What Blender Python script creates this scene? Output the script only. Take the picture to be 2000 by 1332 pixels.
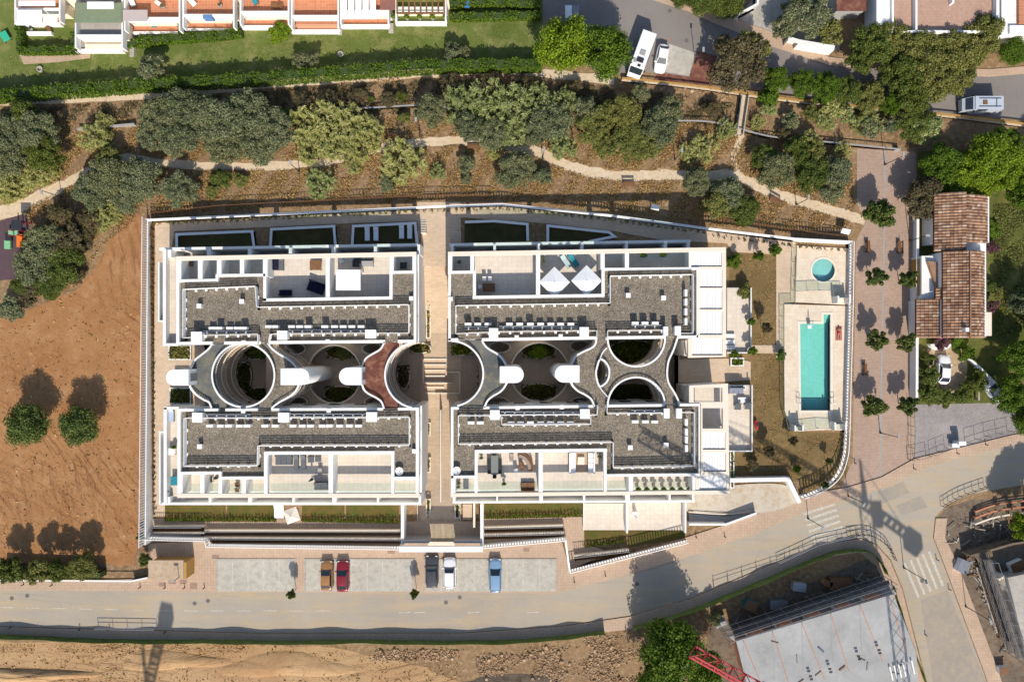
import bpy, bmesh, math, random
import numpy as np
from mathutils import Vector, Matrix
from mathutils.geometry import tessellate_polygon
for o in list(bpy.data.objects): bpy.data.objects.remove(o)
scene = bpy.context.scene; C = scene.collection
# ---------------------------------------------------------------- camera, sky, sun, exposure
H = 95.0; S = 14.0            # drone height (m), picture points per metre on the ground
cam = bpy.data.cameras.new('camera'); cam.sensor_width = 36; cam.lens = 36*H/(2000/S); cam.clip_end = 3000; cam.clip_start = 1
co = bpy.data.objects.new('camera', cam); co.location = (0, 0, H); C.objects.link(co); scene.camera = co
SH = Vector((-0.148, 1.246, -1))           # direction the sunlight travels
EL = math.atan2(1, math.hypot(SH.x, SH.y))
w = bpy.data.worlds.new('World'); scene.world = w; w.use_nodes = True
nt = w.node_tree; bg = nt.nodes['Background']; sky = nt.nodes.new('ShaderNodeTexSky'); sky.sky_type = 'NISHITA'; sky.sun_disc = False
sky.sun_elevation = EL; sky.sun_rotation = math.atan2(-SH.x, -SH.y); bg.inputs[1].default_value = 0.125
nt.links.new(sky.outputs[0], bg.inputs[0])
sl = bpy.data.lights.new('sun', 'SUN'); sl.energy = 4.3; sl.angle = math.radians(0.55); sl.color = (1, .93, .82)
so = bpy.data.objects.new('sun', sl); so.rotation_euler = SH.to_track_quat('-Z', 'Y').to_euler(); so.location = (20, -150, 130); C.objects.link(so)
scene.view_settings.view_transform = 'Standard'; scene.view_settings.look = 'None'; scene.view_settings.gamma = 1
scene.view_settings.use_curve_mapping = False; scene.view_settings.exposure = 0.32
# ---------------------------------------------------------------- helpers
def W(x, y, z=0.0):
    f = (H-z)/H/S
    return Vector(((x-1000)*f, (666-y)*f, z))
class MB:
    def __init__(s): s.v = []; s.f = []
    def add(s, vs, fs):
        n = len(s.v); s.v += [tuple(p) for p in vs]; s.f += [tuple(i+n for i in f) for f in fs]; return s
    def box(s, x0, y0, z0, x1, y1, z1):
        if x0 > x1: x0, x1 = x1, x0
        if y0 > y1: y0, y1 = y1, y0
        return s.pr([(x0, y0), (x1, y0), (x1, y1), (x0, y1)], z0, z1)
    def pr(s, pts, z0, z1, top=None):                       # prism over a convex or simple outline (metres), ccw fixed here
        a = sum(pts[i-1][0]*pts[i][1]-pts[i][0]*pts[i-1][1] for i in range(len(pts)))
        if a < 0: pts = pts[::-1]
        n = len(pts); t = top or pts
        vs = [(p[0], p[1], z0) for p in pts]+[(p[0], p[1], z1) for p in t]
        fs = [tuple(range(n, 2*n)), tuple(range(n-1, -1, -1))]+[(i, (i+1) % n, n+(i+1) % n, n+i) for i in range(n)]
        return s.add(vs, fs)
    def beam(s, a, b, wd, ht=None):                         # square bar between two points
        a = Vector(a); b = Vector(b); d = (b-a).normalized(); ht = ht or wd
        u = d.cross(Vector((0, 0, 1)))
        if u.length < 1e-3: u = Vector((1, 0, 0))
        u.normalize(); v = u.cross(d); u = u*wd/2; v = v*ht/2
        vs = [a-u-v, a+u-v, a+u+v, a-u+v, b-u-v, b+u-v, b+u+v, b-u+v]
        return s.add(vs, [(3, 2, 1, 0), (4, 5, 6, 7), (0, 1, 5, 4), (1, 2, 6, 5), (2, 3, 7, 6), (3, 0, 4, 7)])
    def tube(s, a, b, r0, r1=None, n=8):
        a = Vector(a); b = Vector(b); d = (b-a).normalized(); r1 = r0 if r1 is None else r1
        u = d.cross(Vector((0, 0, 1)))
        if u.length < 1e-3: u = Vector((1, 0, 0))
        u.normalize(); v = u.cross(d)
        vs = []
        for c, r in ((a, r0), (b, r1)):
            for i in range(n):
                t = 2*math.pi*i/n; vs.append(c+u*math.cos(t)*r+v*math.sin(t)*r)
        return s.add(vs, [(i, (i+1) % n, n+(i+1) % n, n+i) for i in range(n)]+[tuple(range(n-1, -1, -1)), tuple(range(n, 2*n))])
    def lathe(s, prof, n=16, c=(0, 0, 0)):
        vs = []; fs = []; m = len(prof)
        for r, z in prof:
            for i in range(n):
                t = 2*math.pi*i/n; vs.append((c[0]+r*math.cos(t), c[1]+r*math.sin(t), c[2]+z))
        for j in range(m-1):
            for i in range(n): fs.append((j*n+i, j*n+(i+1) % n, (j+1)*n+(i+1) % n, (j+1)*n+i))
        fs.append(tuple(range((m-1)*n, m*n))); fs.append(tuple(range(n-1, -1, -1)))
        return s.add(vs, fs)
    # picture-measured versions: outlines read off at height zr (default the top)
    def rect(s, x0, y0, x1, y1, z0, z1, zr=None):
        zr = z1 if zr is None else zr
        return s.pr([W(a, b, zr)[:2] for a, b in ((x0, y0), (x1, y0), (x1, y1), (x0, y1))], z0, z1)
    def poly(s, pts, z0, z1, zr=None):
        zr = z1 if zr is None else zr
        return s.holed([pts], z0, z1, zr)
    def holed(s, loops, z0, z1, zr=None):
        zr = z1 if zr is None else zr
        L = [[W(x, y, zr) for x, y in l] for l in loops]
        for k, l in enumerate(L):
            a = sum(l[i-1].x*l[i].y-l[i].x*l[i-1].y for i in range(len(l)))
            if (a < 0) == (k == 0): l.reverse()
        flat = [p for l in L for p in l]; n = len(flat)
        tr = tessellate_polygon([[Vector((p.x, p.y, 0)) for p in l] for l in L])
        vs = [(p.x, p.y, z1) for p in flat]; fs = []
        for t in tr:
            a, b, c = (flat[i] for i in t)
            cr = (b.x-a.x)*(c.y-a.y)-(b.y-a.y)*(c.x-a.x)
            fs.append(tuple(t) if cr > 0 else tuple(t)[::-1])
        if z0 is not None and z0 < z1:
            vs += [(p.x, p.y, z0) for p in flat]
            fs += [tuple(i+n for i in f[::-1]) for f in fs]
            k = 0
            for l in L:
                m = len(l)
                for i in range(m): fs.append((n+k+i, n+k+(i+1) % m, k+(i+1) % m, k+i))
                k += m
        return s.add(vs, fs)
    def strip(s, x0, y0, x1, y1, wd, z0, z1, zr=None):      # straight wall on a centre line, width in picture points
        return s.path([(x0, y0), (x1, y1)], wd, z0, z1, zr)
    def path(s, pts, wd, z0, z1, zr=None, closed=False):
        zr = z1 if zr is None else zr
        P = [W(x, y, zr) for x, y in pts]; h = wd/S*(H-zr)/H/2; n = len(P); A = []; B = []
        for i in range(n):
            if closed: d0 = P[i]-P[i-1]; d1 = P[(i+1) % n]-P[i]
            else: d0 = P[i]-P[max(i-1, 0)]; d1 = P[min(i+1, n-1)]-P[i]
            d0 = d0 if d0.length > 1e-6 else d1; d1 = d1 if d1.length > 1e-6 else d0
            d0.normalize(); d1.normalize(); t = (d0+d1)
            t = t.normalized() if t.length > 1e-6 else d0
            nn = Vector((-t.y, t.x, 0)); k = h/max(.35, nn.dot(Vector((-d0.y, d0.x, 0))))
            A.append(P[i]+nn*k); B.append(P[i]-nn*k)
        for i in range(n if closed else n-1):
            j = (i+1) % n
            q = [A[i], B[i], B[j], A[j]]
            s.add([(p.x, p.y, z0) for p in q]+[(p.x, p.y, z1) for p in q],
                  [(4, 5, 6, 7), (3, 2, 1, 0), (0, 1, 5, 4), (2, 3, 7, 6)]+([] if (closed or i > 0) else [(3, 0, 4, 7)])+([] if (closed or i < n-2) else [(1, 2, 6, 5)]))
        return s
    def ribbon(s, pts, wd, z, jit=0, seed=1):               # flat irregular strip
        r = random.Random(seed); P = [W(x, y, z) for x, y in pts]; n = len(P); vs = []
        for i in range(n):
            t = (P[min(i+1, n-1)]-P[max(i-1, 0)]).normalized(); nn = Vector((-t.y, t.x, 0)); h = (wd[i] if isinstance(wd, list) else wd)/S/2
            vs += [P[i]+nn*h*(1+r.uniform(-jit, jit)), P[i]-nn*h*(1+r.uniform(-jit, jit))]
        return s.add(vs, [(2*i+1, 2*i+3, 2*i+2, 2*i) for i in range(n-1)])
def cr(pts, n=6, closed=False):                             # smooth curve through points
    out = []; m = len(pts)
    for i in range(m if closed else m-1):
        g = (lambda k: pts[k % m]) if closed else (lambda k: pts[min(max(k, 0), m-1)])
        p0, p1, p2, p3 = g(i-1), g(i), g(i+1), g(i+2)
        for j in range(n):
            t = j/n
            out.append(tuple(.5*(2*p1[k]+(p2[k]-p0[k])*t+(2*p0[k]-5*p1[k]+4*p2[k]-p3[k])*t*t+(3*p1[k]-p0[k]-3*p2[k]+p3[k])*t**3) for k in (0, 1)))
    if not closed: out.append(tuple(pts[-1]))
    return out
def arc(cx, cy, rx, ry, a0, a1, n=24):                      # picture angles: 0 right, 90 down
    return [(cx+rx*math.cos(math.radians(a0+(a1-a0)*i/n)), cy+ry*math.sin(math.radians(a0+(a1-a0)*i/n))) for i in range(n+1)]
def ell(cx, cy, rx, ry=None, n=32): return arc(cx, cy, rx, ry or rx, 0, 360, n)[:-1]
def tag(o, label=None, cat=None, group=None, kind=None):
    for k, v in (('label', label), ('category', cat), ('group', group), ('kind', kind)):
        if v: o[k] = v
    return o
def thing(name, loc, label, cat, group=None):
    o = bpy.data.objects.new(name, None); o.empty_display_size = .3; C.objects.link(o); o.location = loc
    return tag(o, label, cat, group)
def rootloc(o):
    p = Vector((0, 0, 0))
    while o is not None: p += o.location; o = o.parent
    return p
def mesh(name, mb, m, smooth=False):
    me = bpy.data.meshes.new(name); me.from_pydata(mb.v, [], mb.f); me.materials.append(m); me.validate()
    if smooth: me.polygons.foreach_set('use_smooth', [True]*len(me.polygons))
    me.update(); return me
def O(name, mb, m, parent=None, label=None, cat=None, group=None, kind=None, smooth=False, local=False):
    if parent is not None and not local:
        r = rootloc(parent); mb.v = [(p[0]-r.x, p[1]-r.y, p[2]-r.z) for p in mb.v]; loc = (0, 0, 0)
    elif parent is None and not local and kind is None:
        a = np.array(mb.v); c = (a.min(0)+a.max(0))/2; c[2] = a[:, 2].min(); loc = tuple(float(q) for q in c)
        mb.v = [(p[0]-loc[0], p[1]-loc[1], p[2]-loc[2]) for p in mb.v]
    else: loc = (0, 0, 0)
    o = bpy.data.objects.new(name, mesh(name, mb, m, smooth)); C.objects.link(o); o.location = loc; o.parent = parent
    return tag(o, label, cat, group, kind)
def copy_tree(o, parent=None):
    c = o.copy(); C.objects.link(c); c.parent = parent
    for ch in o.children: copy_tree(ch, c)
    return c
PROTO = {}
def place(key, build, loc, rz=0, sc=None, label=None, group=None):   # first call moves the original, later calls copy it
    if key in PROTO: o = copy_tree(PROTO[key])
    else: o = build(); PROTO[key] = o
    o.location = loc; o.rotation_euler = (0, 0, rz)
    o.scale = sc if sc else (1, 1, 1)
    return tag(o, label, None, group)
def placed(pt, key, build, rz=0, **k): return place(key, build, pt, rz, **k)
# ---------------------------------------------------------------- materials
def lin(r, g, b, k=1.0): return tuple(((c/255/12.92) if c/255 <= .04045 else ((c/255+.055)/1.055)**2.4)*k for c in (r, g, b))
ILL = 1.22
def cc(r, g, b): return lin(r, g, b, 1/ILL)                  # base colour whose sunlit look is this display colour
class N:
    def __init__(s, name):
        s.m = bpy.data.materials.new(name); s.m.use_nodes = True; s.t = s.m.node_tree; s.b = s.t.nodes['Principled BSDF']; s.g = None
    def n(s, typ, **k):
        o = s.t.nodes.new('ShaderNode'+typ)
        for a, v in k.items():
            if a.startswith('i_'): o.inputs[int(a[2:]) if a[2:].isdigit() else a[2:].replace('_', ' ')].default_value = v
            else: setattr(o, a, v)
        return o
    def l(s, a, b): s.t.links.new(a, b)
    def pos(s):
        if s.g is None: s.g = s.n('NewGeometry')
        return s.g.outputs['Position']
    def noise(s, scale, detail=5, rough=.6, vec=None, dist=0):
        o = s.n('TexNoise'); o.inputs['Scale'].default_value = scale; o.inputs['Detail'].default_value = detail; o.inputs['Roughness'].default_value = rough
        o.inputs['Distortion'].default_value = dist; s.l(vec or s.pos(), o.inputs['Vector']); return o.outputs['Fac']
    def ramp(s, fac, stops, interp='LINEAR'):
        o = s.n('ValToRGB'); e = o.color_ramp.elements; o.color_ramp.interpolation = interp
        while len(e) < len(stops): e.new(.5)
        for i, (p, c) in enumerate(stops): e[i].position = p; e[i].color = (*c, 1) if not isinstance(c, (int, float)) else (c, c, c, 1)
        s.l(fac, o.inputs[0]); return o.outputs[0]
    def mix(s, f, a, b, bt='MIX'):
        o = s.n('Mix', data_type='RGBA', blend_type=bt)
        for sock, v in ((o.inputs[0], f), (o.inputs[6], a), (o.inputs[7], b)):
            if isinstance(v, (int, float)): sock.default_value = v
            elif isinstance(v, tuple): sock.default_value = (*v, 1)
            else: s.l(v, sock)
        return o.outputs[2]
    def map(s, scale=(1, 1, 1), rot=(0, 0, 0), vec=None):
        o = s.n('Mapping'); o.inputs['Rotation'].default_value = rot; s.l(vec or s.pos(), o.inputs[0])
        p = s.n('Mapping'); p.inputs['Scale'].default_value = scale; s.l(o.outputs[0], p.inputs[0]); return p.outputs[0]
    def bump(s, fac, st, dist=.05):
        o = s.n('Bump'); o.inputs['Strength'].default_value = st; o.inputs['Distance'].default_value = dist; s.l(fac, o.inputs['Height']); s.l(o.outputs[0], s.b.inputs['Normal'])
    def done(s, col, rough=.85, spec=.25):
        if isinstance(col, tuple): s.b.inputs['Base Color'].default_value = (*col, 1)
        else: s.l(col, s.b.inputs['Base Color'])
        s.b.inputs['Roughness'].default_value = rough; s.b.inputs['Specular IOR Level'].default_value = spec; return s.m
def plain(name, c, var=.12, scale=1.2, rough=.75, spec=.3, metal=0, fine=9):
    k = N(name); a = k.noise(scale, 6, .65); b = k.noise(fine, 3)
    col = k.ramp(a, [(.3, tuple(x*(1-var) for x in c)), (.7, tuple(min(1, x*(1+var*.6)) for x in c))])
    col = k.mix(var*1.2, col, k.ramp(b, [(.35, .45), (.65, 1.)]), 'MULTIPLY')
    k.b.inputs['Metallic'].default_value = metal
    return k.done(col, rough, spec)
def earth(name, c1, c2, c3=None, s1=.25, s2=2.2, bump=.5, speck=None, dist=.4):
    k = N(name); a = k.noise(s1, 6, .62, dist=dist); b = k.noise(s2, 6, .7); d = k.noise(12, 4, .7)
    col = k.ramp(a, [(.32, c1), (.66, c2)])
    if c3: col = k.mix(k.ramp(b, [(.47, 0.), (.66, 1.)]), col, c3)
    col = k.mix(.55, col, k.ramp(d, [(.28, .45), (.62, 1.)]), 'MULTIPLY')
    if speck: col = k.mix(k.ramp(k.noise(5, 3, .6), [(.6, 0.), (.66, .8)]), col, speck)
    if bump: k.bump(k.mix(.5, b, d), bump, .12)
    return k.done(col, .95, .1)
def foliage(name, cols, trans=.25, rough=.6):
    k = N(name); g = k.n('NewGeometry'); k.g = g; oi = k.n('ObjectInfo')
    col = k.ramp(g.outputs['Random Per Island'], [(i/(len(cols)-1), c) for i, c in enumerate(cols)])
    v = k.ramp(oi.outputs['Random'], [(0, (.8, .84, .8)), (.5, (1, 1, 1)), (1, (1.0, .95, .82))])
    col = k.mix(.8, col, v, 'MULTIPLY')
    k.done(col, rough, .2)
    tr = k.n('BsdfTranslucent'); k.l(col, tr.inputs[0]); mx = k.n('MixShader'); mx.inputs[0].default_value = trans
    out = k.t.nodes['Material Output']; k.l(k.b.outputs[0], mx.inputs[1]); k.l(tr.outputs[0], mx.inputs[2]); k.l(mx.outputs[0], out.inputs[0])
    return k.m
def glassy(name, tint, gl=.05):
    k = N(name); tr = k.n('BsdfTransparent'); tr.inputs[0].default_value = (*tint, 1); g = k.n('BsdfGlossy'); g.inputs['Roughness'].default_value = .04
    mx = k.n('MixShader'); mx.inputs[0].default_value = gl; k.l(tr.outputs[0], mx.inputs[1]); k.l(g.outputs[0], mx.inputs[2])
    k.l(mx.outputs[0], k.t.nodes['Material Output'].inputs[0]); return k.m
def bricks(name, c1, c2, mortar, bw, bh, rot=0, off=.5, size=.02, dirt=None, bumps=.25, rough=.85):
    k = N(name); t = k.n('TexBrick'); t.offset = off; k.l(k.map(rot=(0, 0, rot)), t.inputs[0])
    t.inputs['Color1'].default_value = (*c1, 1); t.inputs['Color2'].default_value = (*c2, 1); t.inputs['Mortar'].default_value = (*mortar, 1)
    t.inputs['Scale'].default_value = 1; t.inputs['Brick Width'].default_value = bw; t.inputs['Row Height'].default_value = bh; t.inputs['Mortar Size'].default_value = size
    a = k.noise(.18, 6, .65); b = k.noise(3, 5, .7)
    col = k.mix(.45, t.outputs[0], k.ramp(a, [(.3, .74), (.6, 1.)]), 'MULTIPLY')
    col = k.mix(.3, col, k.ramp(b, [(.3, .66), (.55, 1.)]), 'MULTIPLY')
    if dirt: col = k.mix(k.ramp(k.noise(.35, 7, .7), [(.5, 0.), (.72, .75)]), col, dirt)
    k.bump(t.outputs[1], -bumps, .02)
    return k.done(col, rough, .2)
def rendermat(name, c):
    k = N(name); a = k.noise(.35, 7, .7); b = k.noise(2.2, 6, .75); d = k.noise(1, 5, .7, k.map((3., 3., .35)))
    col = k.mix(.55, c, k.ramp(a, [(.36, .8), (.6, 1.)]), 'MULTIPLY'); col = k.mix(k.ramp(b, [(.56, 0.), (.78, .5)]), col, tuple(x*y for x, y in zip(c, (.7, .66, .58)))); col = k.mix(k.ramp(d, [(.6, 0.), (.75, .35)]), col, tuple(x*.7 for x in c))
    return k.done(col, .85, .15)
m_white = rendermat('white_render', (.80, .785, .755))
m_cream = plain('cream_render', cc(246, 232, 212), .06, .6, .8, .2)
m_grey = plain('grey_render', cc(170, 168, 166), .1, .8)
m_dark = plain('dark_plastic', (.03, .032, .036), .2, 2, .5, .4)
m_metal = plain('grey_metal', (.32, .33, .35), .1, 3, .4, .5, .6)
m_whitemetal = plain('white_painted_metal', (.82, .80, .77), .05, 2, .45, .4)
m_glass = glassy('railing_glass', (.86, .93, .90)); m_window = plain('window_glass', (.03, .04, .05), .2, .5, .08, .8)
m_water = glassy('pool_water', (.80, .98, .97))
def gravelmat(name, cols, sc=15):
    k = N(name); v = k.n('TexVoronoi'); v.inputs['Scale'].default_value = sc; k.l(k.pos(), v.inputs['Vector'])
    sp = k.n('SeparateColor'); k.l(v.outputs['Color'], sp.inputs[0])
    col = k.ramp(sp.outputs[0], [(i/(len(cols)-1), c) for i, c in enumerate(cols)], 'CONSTANT')
    col = k.mix(.9, col, k.ramp(v.outputs['Distance'], [(.25, 1.), (.85, .45)]), 'MULTIPLY')
    col = k.mix(.5, col, k.ramp(k.noise(.3, 7, .7), [(.35, .6), (.62, 1.)]), 'MULTIPLY'); col = k.mix(.35, col, k.ramp(k.noise(1.6, 5, .7), [(.38, .5), (.56, 1.)]), 'MULTIPLY')
    col = k.mix(k.ramp(k.noise(.5, 5, .7), [(.62, 0.), (.82, .35)]), col, cc(160, 144, 96))
    k.bump(v.outputs['Distance'], -.8, .06); return k.done(col, .9, .15)
m_gravel = gravelmat('roof_gravel', [cc(128, 117, 102), cc(172, 160, 142), cc(146, 134, 117), cc(208, 196, 178), cc(160, 147, 129), cc(138, 126, 111), cc(190, 174, 152)])
m_tile = bricks('terrace_tiles', cc(240, 226, 208), cc(233, 218, 200), cc(214, 198, 180), .62, .62, 0, 0, .015, None, .1, .6)
m_tilegrey = bricks('grey_terrace_tiles', cc(196, 188, 178), cc(188, 180, 170), cc(165, 158, 150), .62, .62, 0, 0, .015, None, .1, .6)
m_pave = bricks('court_paving', cc(226, 202, 174), cc(216, 190, 162), cc(196, 172, 148), .6, .3, 0, .5, .012)
m_court = bricks('courtyard_paving', cc(212, 190, 165), cc(206, 184, 160), cc(186, 166, 145), .8, .8, 0, 0, .012)
m_deck = bricks('pool_deck_stone', cc(243, 228, 205), cc(236, 217, 192), cc(222, 202, 178), .5, .5, 0, .5, .012, cc(222, 196, 165))
m_plaza = bricks('plaza_pavers', cc(196, 168, 148), cc(184, 156, 137), cc(150, 128, 112), .42, .21, .02, .5, .012, cc(178, 156, 140))
m_side = bricks('pavement_slabs', cc(208, 180, 154), cc(200, 171, 146), cc(170, 146, 126), .4, .4, 0, 0, .012, cc(190, 168, 145))
m_slate = bricks('slate_setts', cc(172, 164, 160), cc(158, 150, 148), cc(136, 130, 128), .3, .3, .4, .5, .015, cc(182, 172, 165))
m_roadn = earth('asphalt_old', cc(142, 134, 128), cc(158, 149, 142), cc(150, 142, 136), .08, 1.5, .1)
def roadmat():
    k = N('dusty_asphalt'); a = k.noise(.05, 6, .6, dist=1); b = k.noise(.6, 7, .7, k.map((.15, 1.2, 1))); d = k.noise(14, 4, .7)
    col = k.ramp(a, [(.3, cc(176, 166, 152)), (.7, cc(194, 182, 164))])
    col = k.mix(k.ramp(b, [(.45, 0.), (.75, .85)]), col, cc(208, 184, 146))
    col = k.mix(k.ramp(k.noise(.9, 6, .75, k.map((.08, 1.6, 1), (0, 0, .05))), [(.55, 0.), (.7, .35)]), col, cc(150, 142, 134))
    col = k.mix(k.ramp(k.noise(.22, 7, .75), [(.5, 0.), (.68, .55)]), col, cc(206, 178, 138)); col = k.mix(k.ramp(k.noise(2.6, 5, .7), [(.62, 0.), (.74, .5)]), col, cc(140, 130, 120))
    col = k.mix(.6, col, k.ramp(d, [(.34, .55), (.58, 1.)]), 'MULTIPLY'); k.bump(d, .35, .03); return k.done(col, .9, .15)
m_road = roadmat()
def soilmat(name, c1, c2, c3, rots, dark):
    k = N(name); a = k.noise(.12, 6, .62, dist=.8); d = k.noise(7, 5, .7)
    col = k.ramp(a, [(.3, c1), (.68, c2)])
    col = k.mix(k.ramp(k.noise(.5, 6, .7), [(.5, 0.), (.75, .7)]), col, c3); hs = None
    for i, (r, sc, mk) in enumerate(rots):                                   # faint machine tracks, each direction in its own patches
        wv = k.n('TexWave'); wv.inputs['Scale'].default_value = sc; wv.inputs['Distortion'].default_value = 9; wv.inputs['Detail'].default_value = 3; wv.inputs['Detail Scale'].default_value = .35; k.l(k.map((.45, 1, 1), (0, 0, r+1.5708)), wv.inputs['Vector'])
        f = k.mix(.88, wv.outputs['Fac'], k.noise(1, 5, .65, k.map((.16, 2.4, 1), (0, 0, r)), .9)); reg = k.ramp(k.noise(mk, 3, .5, k.map(rot=(.4*i, 0, i*1.3))), [(.5, 0.), (.64, 1.)])
        ln = k.ramp(f, [(.54, 0.), (.64, 1.)]); ln = k.mix(1., ln, reg, 'MULTIPLY')
        col = k.mix(ln, col, k.mix(.42, col, dark)); hs = ln if hs is None else k.mix(1., hs, ln, 'ADD')
    col = k.mix(k.ramp(k.noise(1.7, 6, .75), [(.52, 0.), (.72, .45)]), col, dark); col = k.mix(k.ramp(k.noise(3.1, 4, .7), [(.6, 0.), (.7, .4)]), col, c3)
    col = k.mix(.5, col, k.ramp(d, [(.32, .5), (.58, 1.)]), 'MULTIPLY')
    k.bump(k.mix(.45, k.mix(1., (1., 1., 1.), hs, 'SUBTRACT'), d), .8, .16); return k.done(col, .95, .08)
m_field = soilmat('bare_orange_soil', cc(170, 120, 78), cc(188, 140, 96), cc(206, 164, 122), [(.5, .5, .05), (-.3, .6, .045), (1.4, .45, .04), (.95, .55, .055)], cc(128, 82, 50))
m_sand = soilmat('sandy_fill', cc(184, 144, 104), cc(210, 176, 132), cc(196, 154, 114), [(.06, .6, .05), (-.25, .5, .06)], cc(140, 96, 60))
m_scrub = earth('dry_scrub_ground', cc(136, 108, 80), cc(168, 138, 104), cc(190, 160, 122), .12, 1.6, .7, cc(112, 94, 70))
m_lawn = earth('lawn_grass', cc(98, 114, 52), cc(120, 132, 68), cc(150, 148, 94), .12, .45, .5)
m_drygrass = earth('dry_garden_grass', cc(130, 106, 72), cc(154, 128, 90), cc(120, 108, 66), .2, 1.4, .6)
m_villagrass = earth('villa_garden_grass', cc(96, 104, 50), cc(132, 122, 70), cc(84, 100, 42), .15, 1., .6)
m_track = earth('pale_path_dirt', cc(230, 206, 172), cc(240, 220, 190), cc(216, 188, 152), .3, 2, .3)
m_site = earth('building_site_ground', cc(124, 112, 100), cc(150, 132, 112), cc(110, 90, 72), .2, 1.2, .6)
m_conc = earth('concrete', cc(186, 180, 170), cc(204, 197, 185), cc(176, 170, 158), .3, 1.2, .15)
m_bay = earth('parking_bay_concrete', cc(198, 190, 176), cc(214, 206, 192), cc(184, 178, 166), .3, 1.2, .15)
m_line = plain('worn_white_paint', cc(218, 210, 194), .3, 3)
m_terra = bricks('terracotta_tiles', cc(206, 140, 106), cc(196, 128, 96), cc(214, 160, 128), .4, .4, 0, 0, .02)
m_wood = plain('brown_wood', cc(140, 100, 70), .25, 4)
m_fabric = plain('white_canvas', (.80, .80, .80), .04, 2, .9, .1)
m_greyfab = plain('grey_cushion', cc(112, 116, 120), .15, 3, .9, .1); m_navy = plain('navy_cover', cc(40, 42, 66), .15, 3, .8, .1)
m_teal = plain('teal_towel', cc(60, 150, 165), .2, 4, .9, .1)
m_ac = plain('air_conditioner_white', (.80, .79, .76), .05, 3, .5, .3)
m_pipe = plain('pipe_tray', cc(120, 134, 150), .3, 6, .5, .4, .3)
m_greyroof = earth('grey_roof_felt', cc(100, 104, 104), cc(128, 128, 124), cc(152, 142, 116), .2, .7, .2)
m_redroof = earth('red_roof_felt', cc(116, 72, 62), cc(138, 92, 80), cc(168, 122, 98), .2, .9, .2)
m_ochre = plain('ochre_render', cc(190, 148, 80), .12, 1.5)
m_poolt = bricks('pool_mosaic', cc(164, 232, 216), cc(154, 225, 208), cc(174, 236, 222), .3, .3, 0, 0, .02, None, .05, .4)
m_poolpale = bricks('pale_pool_mosaic', cc(180, 226, 220), cc(174, 220, 214), cc(190, 230, 226), .3, .3, 0, 0, .02, None, .05, .4)
m_fence = plain('green_mesh_fabric', cc(108, 126, 66), .22, .8, .9, .1)
m_soildark = earth('planter_soil', cc(92, 66, 42), cc(120, 86, 54), cc(100, 78, 40), .5, 3, .6)
m_red = plain('red_crane_paint', cc(196, 56, 64), .2, 2, .5, .4)
m_black = plain('black_rubber', (.02, .02, .02), .2, 5, .8, .2)
m_skin = plain('skin', cc(196, 140, 112), .1, 6, .6, .3)
m_barbrown = plain('bark', cc(96, 78, 62), .3, 8, .95, .1)
lf = lin
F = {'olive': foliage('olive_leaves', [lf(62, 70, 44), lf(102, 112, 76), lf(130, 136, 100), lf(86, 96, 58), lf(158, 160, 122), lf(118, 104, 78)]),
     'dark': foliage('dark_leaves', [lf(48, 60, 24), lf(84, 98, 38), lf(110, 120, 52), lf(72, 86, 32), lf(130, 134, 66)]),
     'bright': foliage('bright_leaves', [lf(66, 88, 14), lf(112, 138, 26), lf(142, 164, 40), lf(92, 116, 20), lf(160, 172, 52)], .3),
     'cane': foliage('cane_leaves', [lf(112, 124, 52), lf(168, 170, 90), lf(196, 190, 122), lf(134, 146, 70), lf(206, 196, 140), lf(120, 104, 64)], .3),
     'cane_green': foliage('green_cane_leaves', [lf(94, 110, 56), lf(146, 154, 92), lf(178, 182, 122), lf(116, 128, 68), lf(190, 190, 136)], .3),
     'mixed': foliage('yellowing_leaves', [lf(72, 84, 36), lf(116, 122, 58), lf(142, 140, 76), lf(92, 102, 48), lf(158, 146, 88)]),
     'brown': foliage('brownish_leaves', [lf(72, 60, 46), lf(108, 92, 68), lf(96, 96, 60), lf(132, 116, 84)]),
     'citrus': foliage('citrus_leaves', [lf(44, 58, 26), lf(78, 96, 42), lf(100, 116, 56), lf(124, 130, 70)]),
     'hedge': foliage('hedge_leaves', [lf(50, 72, 18), lf(84, 110, 26), lf(106, 130, 36), lf(70, 94, 22)]),
     'pink': foliage('bougainvillea_flowers', [lf(128, 52, 96), lf(156, 80, 124), lf(72, 88, 40), lf(90, 100, 50)]),
     'dry': foliage('dry_grass_blades', [lf(150, 114, 68), lf(190, 152, 96), lf(214, 180, 122), lf(126, 94, 58), lf(112, 104, 58), lf(172, 130, 80)], .15, .9)}
# ---------------------------------------------------------------- ground sheets
PIT = [(386, 655), (815, 655), (815, 452), (900, 452), (900, 655), (1326, 655), (1326, 800), (900, 800), (900, 1046), (815, 1046), (815, 800), (386, 800)]
POOL = [(1560, 630), (1606, 630), (1606, 612), (1624, 612), (1624, 804), (1562, 804)]
ROUND = ell(1608, 528, 24)
big = [(-9000, -9000), (11000, -9000), (11000, 10000), (-9000, 10000)]
O('ground', MB().holed([big, PIT, POOL, ROUND], None, 0), m_scrub, kind='structure', label='dry brown scrub ground')
def sheet(name, pts, m, lev, label=None, holes=(), smooth=0, thick=None):
    if smooth: pts = cr(pts, smooth, True)
    z = .004*lev if thick is None else thick
    return O(name, MB().holed([pts]+list(holes), None if thick is None else 0, z), m, kind='structure', label=label)
rj = random.Random(5)
def rough(pts, step=14, j=3):                                # uneven natural edge
    out = []
    for i in range(len(pts)):
        a = pts[i]; b = pts[(i+1) % len(pts)]; n = max(1, int(math.dist(a, b)/step)) if max(map(abs, a+b)) < 2400 else 1
        for k in range(n): t = k/n; out.append((a[0]+(b[0]-a[0])*t+(rj.uniform(-j, j) if k else 0), a[1]+(b[1]-a[1])*t+(rj.uniform(-j, j) if k else 0)))
    return out
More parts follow.
